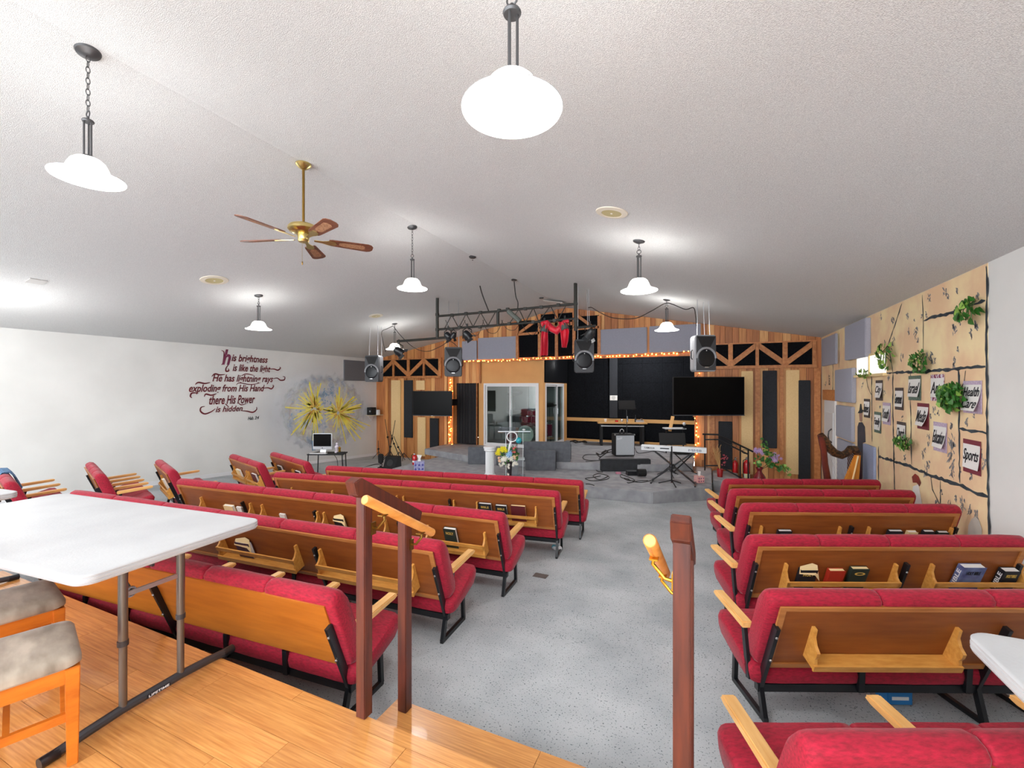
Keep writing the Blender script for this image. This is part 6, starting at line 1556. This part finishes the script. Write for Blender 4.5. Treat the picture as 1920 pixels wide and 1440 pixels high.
# white column
p = on(918.5, 893, L1Z); Z = depth(p); k = Z / F
t = thing('white_column', 'white fluted plaster column on the apron left of the flowers', 'column', p)
H_ = (893 - 837) * k
prof = [(0, H_), (12 * k, H_), (12 * k, H_ - 3 * k), (10.5 * k, H_ - 5 * k), (11 * k, H_ - 7 * k), (8.5 * k, H_ - 9 * k), (8 * k, H_ - 11 * k)]
b = MB(); b.lathe(prof, (0, 0, 0), 28); b.build('capital', M_white, t)
b = MB(); n = 48; b.loft([[((8 + (.35 if j % 2 else -.35)) * k * math.cos(2 * PI * j / n), (8 + (.35 if j % 2 else -.35)) * k * math.sin(2 * PI * j / n), z) for j in range(n)] for z in (.06, H_ - 10 * k)]); b.build('fluted_shaft', M_white, t, smooth=False)
b = MB(); b.lathe([(0, 0), (11 * k, 0), (11 * k, .04), (9 * k, .06), (9 * k, .08), (0, .08)], (0, 0, 0), 28); b.build('column_base', M_white, t)
# flower arrangement on a dark stand
p = on(955, 897, L1Z); Z = depth(p) - .1; k = Z / F; p = pD(955, 897, Z); p.z = L1Z
t = thing('flower_arrangement', 'yellow, blue and white flower arrangement in a tall dark vase before the clear lectern', 'flowers', p)
zpx = lambda y: EYE + (YH - y) * k - L1Z
b = MB(); b.lathe([(0, 0), (5.5 * k, 0), (5 * k, .05), (4 * k, .1), (5.5 * k, zpx(870)), (6 * k, zpx(866)), (0, zpx(868))], (0, 0, 0), 20); b.build('tall_vase', mat('dark_vase', (44, 36, 42), .3), t)
flm = {}
def blossom(kind, m):
    if kind in flm: return flm[kind]
    b = MB()
    for j in range(7):
        a_ = 2 * PI * j / 7; r_ = 1.0; b.add([(0, 0, 0), (.45 * math.cos(a_ - .35), .45 * math.sin(a_ - .35), .22), (r_ * math.cos(a_), r_ * math.sin(a_), .12), (.45 * math.cos(a_ + .35), .45 * math.sin(a_ + .35), .22)], [(0, 1, 2, 3)])
    b.ball((0, 0, .18), .28, 6); flm[kind] = b.mesh('blossom', m, 60); return flm[kind]
M_fy, M_fb2, M_fw, M_fp, M_fr = mat('yellow_petal', (238, 224, 30), .6), mat('blue_petal', (150, 194, 232), .6), mat('white_petal', (244, 240, 226), .6), mat('peach_petal', (246, 206, 170), .6), mat('coral_petal', (224, 96, 96), .6)
rnd = random.Random(9)
def put_flowers(cx, cy, rx, ry, n, kind, m, size, parent, k, cpx, dep=.12, name='blossom'):
    for j in range(n):
        a_ = rnd.uniform(0, 2 * PI); r_ = rnd.random() ** .5
        x = (cx + rx * r_ * math.cos(a_) - cpx) * k; z = zpx(cy + ry * r_ * math.sin(a_)); y = rnd.uniform(-dep, dep * .5)
        o = bpy.data.objects.new(name, blossom(kind, m)); COL.objects.link(o); o.parent = parent
        v = Matrix.Rotation(FACE, 3, 'Z') @ Vector((x, y, 0)); o.location = (v.x, v.y, z); s_ = size * k * rnd.uniform(.8, 1.2); o.scale = (s_,) * 3
        o.rotation_euler = (PI / 2 + rnd.uniform(-.5, .5), rnd.uniform(-.5, .5), FACE + rnd.uniform(-.5, .5))
put_flowers(934, 848, 3.5, 9, 8, 'y', M_fy, 5, t, k, 955); put_flowers(944, 841, 6, 5, 7, 'y', M_fy, 4.8, t, k, 955)
put_flowers(955, 851, 7, 6, 8, 'b', M_fb2, 6, t, k, 955); put_flowers(950, 860, 9, 4, 10, 'w', M_fw, 6, t, k, 955); put_flowers(965, 857, 4, 5, 4, 'p', M_fp, 4, t, k, 955)
put_flowers(937, 860, 4, 6, 4, 'p', M_fp, 3.6, t, k, 955); put_flowers(964, 843, 5, 5, 5, 'r', M_fr, 3.5, t, k, 955)
put_flowers(941, 870, 5, 5, 8, 'w', M_fw, 3.3, t, k, 955); put_flowers(952, 878, 4, 12, 14, 'w', M_fw, 3.2, t, k, 955); put_flowers(966, 869, 5, 4, 7, 'w', M_fw, 3.3, t, k, 955)
b = MB(); b.lathe([(0, 0), (1, .05), (1, .1), (0, .12)], (0, 0, 0), 6)
for j in range(60):
    o = bpy.data.objects.new('leaf', leafme[0]); COL.objects.link(o); o.parent = t; a_ = rnd.uniform(0, 2 * PI); r_ = rnd.random() ** .5
    x = (16 * r_ * math.cos(a_)) * k; z = zpx(853 + 17 * r_ * math.sin(a_)); v = Matrix.Rotation(FACE, 3, 'Z') @ Vector((x, rnd.uniform(-.02, .14), 0)); o.location = (v.x, v.y, z)
    s_ = 6 * k * rnd.uniform(.7, 1.2); o.scale = (s_,) * 3; o.rotation_euler = (PI / 2 + rnd.uniform(-.8, .8), rnd.uniform(-3, 3), rnd.uniform(-1, 1))
# white ribbon wreath and teal ball above it
b = MB(); C_ = Vector((5.0 * k, 0, zpx(819))); Rf = Matrix.Rotation(FACE, 3, 'Z')
b.tube([Rf @ (C_ + Vector((9.5 * k * math.cos(a_), 0, 9 * k * math.sin(a_)))) for a_ in [2 * PI * j / 24 for j in range(24)]], 1.1 * k, 6, closed=True); b.build('white_ring', M_white, t)
b = MB(); b.tube([Rf @ Vector((3 * k, 0, zpx(828))), Rf @ Vector((1 * k, 0, zpx(836))), Rf @ Vector((-2 * k, 0, zpx(848)))], [1.5 * k, 3 * k, 1 * k], 6); b.build('white_ribbon', M_white, t)
b = MB(); b.ball(Rf @ Vector((17.5 * k, .02, zpx(826))), 6 * k, 12, ); b.build('teal_ball', mat('teal_glass', (40, 160, 176), .2), t)
b = MB(); b.tube([Rf @ Vector((14 * k, .02, zpx(833))), Rf @ Vector((8 * k, 0, zpx(848)))], .6 * k, 5); b.build('ball_stem', M_leaf, t)
# clear lectern
p = on(966, 903, L1Z); Z = depth(p) + .42; k = Z / F
t = thing('acrylic_lectern', 'clear acrylic lectern on the apron behind the flowers', 'lectern', (pD(966, 903, Z).x, pD(966, 903, Z).y, L1Z), FACE)
zz = lambda y: EYE + (YH - y) * k - L1Z; xx = lambda x: (x - 966) * k
b = MB(); b.box((xx(964), .05, zz(807)), (60 * k, .38, .012), Matrix.Rotation(.25, 3, 'X')); b.build('lectern_top', M_acryl, t)
b = MB(); b.box((xx(964), -.12, zz(808)), (60 * k, .012, .02)); b.build('front_lip', mat('frosted_edge', (222, 232, 236), .2), t)
b = MB(); b.b2((xx(949), 0, .02), (xx(971), .012, zz(808))); b.b2((xx(969), 0, .02), (xx(969) + .012, .25, zz(808))); b.build('clear_column', M_acryl, t)
b = MB(); b.b2((xx(948), -.005, .02), (xx(948) + .012, .012, zz(808))); b.b2((xx(980), -.005, .02), (xx(980) + .010, .012, zz(808))); b.build('edge_strips', mat('frosted_edge') if 0 else MATS['frosted_edge'], t)
b = MB(); b.b2((xx(945), -.15, 0), (xx(985), .30, .02)); b.build('lectern_base', M_acryl, t)
b = MB(); b.ball((xx(982), -.08, zz(805)), .035, 8, (1, 1, .6)); b.build('top_trinket', M_whitef, t)
b = MB(); b.b2((xx(970), .08, zz(864)), (xx(984), .30, zz(861))); b.build('inner_shelf', MATS['frosted_edge'], t)
# drum kit behind the booth glass
p = on(1000, 826, L2Z); p = Vector((pY(985, 820, BY + 1.1).x, BY + 1.1, L2Z))
t = thing('drum_kit', 'dark red drum kit seen through the glass of the tan booth', 'drum kit', p)
M_drum = mat('burgundy_drum', (92, 20, 44), .25, coat=.6)
def drum(c, r, h, axis='z', m=M_drum, name='drum'):
    R = Matrix.Identity(3) if axis == 'z' else Matrix.Rotation(PI / 2, 3, 'X')
    b = MB(); b.lathe([(0, -h / 2), (r, -h / 2), (r, h / 2), (0, h / 2)], c, 24, R=R); o = b.build(name, m, t)
    b = MB()
    for z in (-h / 2, h / 2): b.tube([Vector(c) + R @ Vector((r * 1.02 * math.cos(a_), r * 1.02 * math.sin(a_), z)) for a_ in [2 * PI * j / 24 for j in range(24)]], .012, 5, closed=True)
    for j in range(6): a_ = 2 * PI * j / 6; b.cyl(Vector(c) + R @ Vector((r * 1.03 * math.cos(a_), r * 1.03 * math.sin(a_), -h * .4)), Vector(c) + R @ Vector((r * 1.03 * math.cos(a_), r * 1.03 * math.sin(a_), h * .4)), .008, 5)
    b.build('chrome_hoops', M_chrome, o)
drum((0.05, .1, .30), .28, .4, 'y', mat('pale_green_head', (170, 190, 178), .5), 'bass_drum'); drum((.10, -.15, .78), .17, .2); drum((.42, -.12, .80), .18, .22); drum((.68, .1, .45), .22, .4); drum((.30, -.2, 1.0), .15, .14)
for (x, y, z, s_) in ((-.30, -.2, 1.02, .25), (.8, .1, 1.25, .25), (-.45, .1, 1.62, .28)):
    b = MB(); b.lathe([(0, .02), (.04, .015), (s_, 0), (.04, .008), (0, .01)], (x, y, z), 24, R=Matrix.Rotation(.25, 3, 'X')); c_ = b.build('cymbal', mat('dark_cymbal', (70, 70, 66), .35, metal=.8), t); b = MB(); b.tube([(x, y, z), (x + .03, y + .05, .02)], .01, 6); b.build('cymbal_stand', M_steel, c_)
b = MB(); b.lathe([(0, 0), (.16, 0), (.17, .04), (.16, .07), (0, .08)], (.15, .75, .45), 16); b.cyl((.15, .75, 0), (.15, .75, .45), .025, 8); b.build('drum_stool', M_black, t)
# microphone stands bundle, floor monitor, extinguishers
p = on(741, 877, L1Z - .3); p = pY(741, 870, YB - .6); fzb = fz(YB - .6)
def mic_stand(x0, y0, x1, y1, Y, label):
    a_, c_ = pY(x0, y0, Y), pY(x1, y1, Y - .1); b0 = Vector((c_.x, c_.y, fz(c_.y)))
    t = thing('microphone_stand', label, 'microphone stand', b0, 0, 'black microphone stands bundled in the corner')
    T = a_ - b0
    b = MB(); b.tube([(0, 0, .12), T * .55], .013, 8); b.tube([T * .5, T], .009, 8); b.build('pole', M_steel, t)
    b = MB(); b.box(T * .55, (.04, .05, .05)); b.build('boom_clutch', M_black, t)
    for k_ in range(3):
        an = k_ * 2.094 + x0; b = MB(); b.tube([(0, 0, .25), (.15 * math.cos(an), .10 * math.sin(an), .10), (.24 * math.cos(an), .16 * math.sin(an), .012)], .009, 6); b.build('leg', M_steel, t)
mic_stand(722, 786, 733, 870, YB - .55, 'black microphone stand leaning left in the corner bundle, tallest at the left')
mic_stand(741, 788, 728, 870, YB - .8, 'black microphone stand leaning right in the corner bundle')
mic_stand(731, 808, 748, 872, YB - .45, 'black microphone stand slanting to the lower right in the corner bundle')
mic_stand(735, 815, 729, 868, YB - .95, 'short black microphone stand in the middle of the corner bundle')
mic_stand(738, 818, 757, 875, YB - .6, 'black microphone stand with its foot nearest the fire extinguisher')
mic_stand(709, 826, 710, 872, YB - .75, 'upright black stand against the edge of the white wall')
pm = pz(729, 880, fz(9.7)); t = thing('floor_monitor', 'black wedge loudspeaker on the floor before the microphone stands', 'loudspeaker', (pm.x, pm.y, fz(pm.y)), FACE - .35)
Zm = depth(pm); k = Zm / F; w, h = 27 * k, 23 * k
b = MB(); b.prism([(-w / 2, 0, 0), (-w / 2, .32, 0), (-w / 2, .30, h), (-w / 2, .12, h * .95)], (w, 0, 0)); b.build('cabinet', M_black, t, bevel=.01)
b = MB(); nrm_ = Vector((0, -h * .95, .12)).normalized(); b.lathe([(0, .012), (w * .22, .010), (w * .25, 0)], (0, .055, h * .48), 20, R=Vector((0, 0, 1)).rotation_difference(nrm_).to_matrix()); b.build('grille', mat('grille_dark', (48, 48, 50), .6), t)
pm2 = pz(714, 878, fz(9.6)); t = thing('black_light_fixture', 'small black lamp fixture with silver fittings standing on the floor beside the wedge loudspeaker', 'lamp fixture', (pm2.x, pm2.y, fz(pm2.y)))
b = MB(); b.lathe([(0, 0), (.09, 0), (.09, .03), (.03, .05), (.03, .14), (.07, .16), (.08, .36), (.05, .40), (0, .40)], (0, 0, 0), 16); b.build('fixture_body', M_black, t); b = MB(); b.lathe([(.031, .07), (.045, .08), (.045, .12), (.031, .13)], (0, 0, 0), 12); b.build('silver_collar', M_chrome, t)
loop_cable('black rod and cable on the floor before the left corner', [(682, 877), (692, 874.5), (703, 871.5), (712, 871)], fz(10), .012)
def extinguisher(px, ytop, ybot, wpx, z, label, band=True, Y=None, m=M_red):
    Zd = depth(on(px, ybot, z)) if Y is None else depth(pY(px, ybot, Y)); k = Zd / F; p = pD(px, ybot, Zd); p.z = z
    t = thing('fire_extinguisher', label, 'fire extinguisher', p, FACE, 'red fire extinguishers')
    r, H_ = wpx / 2 * k, (ybot - ytop) * k
    b = MB(); b.lathe([(0, 0), (r * .95, 0), (r, .02), (r, H_ * .74), (r * .85, H_ * .80), (r * .4, H_ * .85), (r * .3, H_ * .88), (0, H_ * .88)], (0, 0, 0), 24); b.build('cylinder', m, t, smooth=60)
    b = MB(); b.lathe([(r * 1.01, H_ * .22), (r * 1.01, H_ * .38)], (0, 0, 0), 24); b.build('label_band', M_paper if not band else mat('yellow_label', (226, 214, 120), .6, rgb2=(240, 240, 236), scale=20), t)
    b = MB(); b.box((0, 0, H_ * .92), (r * .5, r * .5, H_ * .08)); b.bar((0, r * .2, H_ * .97), (0, -r * 1.3, H_ * 1.0), .02, .012); b.bar((0, r * .2, H_ * .92), (0, -r * 1.2, H_ * .90), .02, .012); b.build('valve_handle', M_silver, t)
    b = MB(); b.tube([(-r * .3, 0, H_ * .90), (-r * 1.2, 0, H_ * .86), (-r * 1.3, 0, H_ * .5), (-r * 1.15, -r * .2, H_ * .25)], r * .13, 8); b.build('hose', M_black, t); return t
extinguisher(777.5, 850, 871, 9, L1Z, 'small red fire extinguisher with a white label below the left television', band=False)
zS = -.10
extinguisher(1378.5, 857, 905, 9, fz(10.6), 'red fire extinguisher behind the stair railing, left one of the pair')
extinguisher(1400, 856, 907, 11, fz(10.4), 'red fire extinguisher with a yellow label, right one of the pair')
# red vase with purple flowers
pv = on(1424, 925, fz(9.8)); Z = depth(pv); k = Z / F; pv = pD(1424, 925, Z); pv.z = fz(pv.y)
t = thing('flower_vase', 'dark red vase of purple flowers and trailing greenery on the floor by the railing', 'vase', pv)
zpx = lambda y: EYE + (YH - y) * k - pv.z
b = MB(); b.lathe([(0, 0), (6 * k, 0), (8 * k, .04), (12 * k, zpx(905)), (10 * k, zpx(893)), (4.5 * k, zpx(885)), (4 * k, zpx(882)), (6.5 * k, zpx(877)), (6 * k, zpx(876)), (0, zpx(882))], (0, 0, 0), 28); b.build('vase_body', mat('maroon_glaze', (110, 16, 26), .15, coat=.7), t, smooth=60)
M_pur = mat('purple_petal', (164, 96, 186), .6, rgb2=(230, 210, 238), scale=20)
FL = []
put_flowers(1420.5, 846, 9, 5, 20, 'pu', M_pur, 4.2, t, k, 1424); put_flowers(1452.5, 858, 8, 7, 24, 'pu', M_pur, 4.2, t, k, 1424)
def leaves(lst, parent, k, cpx, size, dep=.12):
    for (cx, cy, rx, ry, n, g) in lst:
        for j in range(n):
            a_ = rnd.uniform(0, 2 * PI); r_ = rnd.random() ** .5
            o = bpy.data.objects.new('leaf', leafme[1 if rnd.random() < g else 0]); COL.objects.link(o); o.parent = parent
            v = Matrix.Rotation(FACE, 3, 'Z') @ Vector(((cx + rx * r_ * math.cos(a_) - cpx) * k, rnd.uniform(-dep, dep), 0)); o.location = (v.x, v.y, zpx(cy + ry * r_ * math.sin(a_)))
            s_ = size * k * rnd.uniform(.7, 1.2); o.scale = (s_,) * 3; o.rotation_euler = (PI / 2 + rnd.uniform(-.9, .9), rnd.uniform(-3, 3), rnd.uniform(-1, 1))
leaves([(1430, 832, 4, 7, 10, .3), (1445, 862, 12, 12, 46, .1), (1424, 866, 10, 8, 16, .1), (1452, 876, 14, 6, 18, .2), (1470, 876, 8, 4, 10, .7), (1477, 884, 5, 5, 8, .7), (1436, 846, 6, 5, 8, .1)], t, k, 1424, 6)
b = MB(); b.tube([(0, 0, zpx(882)), Rf @ Vector((3 * k, 0, zpx(860))), Rf @ Vector((5 * k, 0, zpx(828)))], .006, 5); b.tube([(0, 0, zpx(882)), Rf @ Vector((20 * k, 0, zpx(872))), Rf @ Vector((45 * k, 0, zpx(876))), Rf @ Vector((53 * k, 0, zpx(886)))], .006, 5); b.tube([(0, 0, zpx(882)), Rf @ Vector((-4 * k, 0, zpx(848)))], .006, 5); b.tube([(0, 0, zpx(882)), Rf @ Vector((27 * k, 0, zpx(860)))], .006, 5); b.build('stems', MATS['ivy_stem'], t)
# red pot with dry twigs
pv = on(1350, 894, zS); Z = depth(pv); k = Z / F; pv = pD(1350, 894, Z); pv.z = zS
t = thing('twig_pot', 'red pot of dry beige twigs and pink blossom sprays on the grey step', 'pot', pv)
zpx = lambda y: EYE + (YH - y) * k - pv.z
b = MB(); b.lathe([(0, 0), (4.5 * k, 0), (5.5 * k, zpx(880)), (5 * k, zpx(879)), (0, zpx(884))], (0, 0, 0), 20); b.build('pot_body', mat('red_pot', (158, 20, 26), .4), t)
b = MB()
for j in range(16):
    a_ = rnd.uniform(-1, .3); x1 = rnd.uniform(-14, 1); y1 = rnd.uniform(836, 852)
    b.tube([(0, 0, zpx(882)), Rf @ Vector((x1 * .4 * k, rnd.uniform(-.03, .03), zpx(866))), Rf @ Vector((x1 * k, rnd.uniform(-.06, .06), zpx(y1))), Rf @ Vector(((x1 + rnd.uniform(-2, 4)) * k, 0, zpx(y1 - 4)))], .005, 5)
b.build('dry_twigs', mat('dry_twig', (206, 162, 104), .8), t)
put_flowers(1355.5, 862, 5, 12, 22, 'pk', mat('pink_petal', (198, 84, 96), .7), 1.8, t, k, 1350)
# stair railing on the stage
t = thing('stage_railing', 'black metal stair railing sloping down at the right side of the stage', 'railing', (0, 0, 0))
YR_ = YB - .75
q = lambda x, y: pY(x, y, YR_)
def rp_(name, pts, r=.016): b = MB(); b.tube(pts, r, 8); b.build(name, M_steel, t)
rp_('top_rail', [q(1317, 814), q(1346, 815), q(1412, 847)], .02); rp_('middle_rail', [q(1321, 824), q(1346, 824), q(1403, 852)]); rp_('lower_rail', [q(1322, 873), q(1347, 873), q(1393, 898)])
for (x, y0, y1) in ((1321.5, 815, 882), (1403, 842, 905), (1388, 836, 898)): rp_('railing_post', [q(x, y0), q(x, y1)])
b = MB()
for (x, y) in ((1375, 836), (1397, 847)):
    c_ = q(x, y); b.tube([c_ + Vector((.06 * math.cos(a_), 0, .045 * math.sin(a_))) for a_ in [2 * PI * j / 14 for j in range(14)]], .006, 5, closed=True)
b.build('scrolls', M_steel, t)
# paper cup, floor outlet, blue box, tissue
B = BEN['L4']; pc = pz(1043, 1028, fz(4.6)); b = MB(); R = Matrix.Rotation(PI / 2, 3, 'Y')
t = thing('paper_cup', 'blue and white paper cup lying on its side under the fourth bench', 'cup', (pc.x, pc.y, fz(pc.y) + .036), -.5)
b = MB(); b.lathe([(0, -.055), (.027, -.055), (.036, .055), (.034, .055), (.025, -.05)], (0, 0, 0), 20, R=R); b.build('cup_body', mat('blue_print_cup', (90, 190, 214), .6, rgb2=(232, 238, 240), scale=12, contrast=(.45, .55)), t)
b = MB(); b.lathe([(0, .05), (.037, .052), (.039, .06), (.034, .066), (0, .062)], (0, 0, 0), 20, R=R); b.build('cup_lid', M_white, t)
po = pz(1013.5, 1070, 0); b = MB(); b.b2((-.075, -.05, 0), (.075, .05, .006)); o = b.build('floor_outlet', mat('outlet_cover', (92, 84, 80), .6), bevel=.002); o.location = (po.x, po.y, fz(po.y)); tag(o, 'small dark rectangular outlet cover in the carpet of the aisle', 'floor outlet')
pb = pz(1688, 1322, 0); t = thing('blue_box', 'blue cardboard box under the second bench on the right', 'box', (pb.x, pb.y, 0), FACE - .03)
b = MB(); b.b2((-.075, 0, 0), (.075, .10, .09)); b.build('carton', mat('blue_carton_plain', (36, 120, 186), .6), t, bevel=.003); b = MB(); b.b2((-.05, -.002, .03), (.05, 0, .05)); b.build('white_label', M_paper, t)
# cloth over the leftmost wall bench
B = BEN['W1']; t = BEN['W1']
zt_ = .83
b = MB(); secs = []
for i in range(9):
    u = i / 8; pts = []
    for (y, z) in ((-.03, .66), (-.015, .76), (.03, .835), (.09, .83), (.135, .77), (.17, .68), (.20, .60)): pts.append((.35 + .45 * u, y, z + .008 * math.sin(i * 2)))
    pts2 = [(x, y + .012, z + .010) for x, y, z in pts]; secs.append(pts + pts2[::-1])
b.loft(secs); o = b.build('blue_cloth', mat('denim_cloth', (92, 124, 156), .9, rgb2=(74, 104, 138), scale=20)); o.matrix_world = Matrix.Translation(B['o']) @ Matrix.Rotation(B['ang'], 4, 'Z'); tag(o, 'blue cloth laid over the back of the bench at the far left edge', 'cloth')
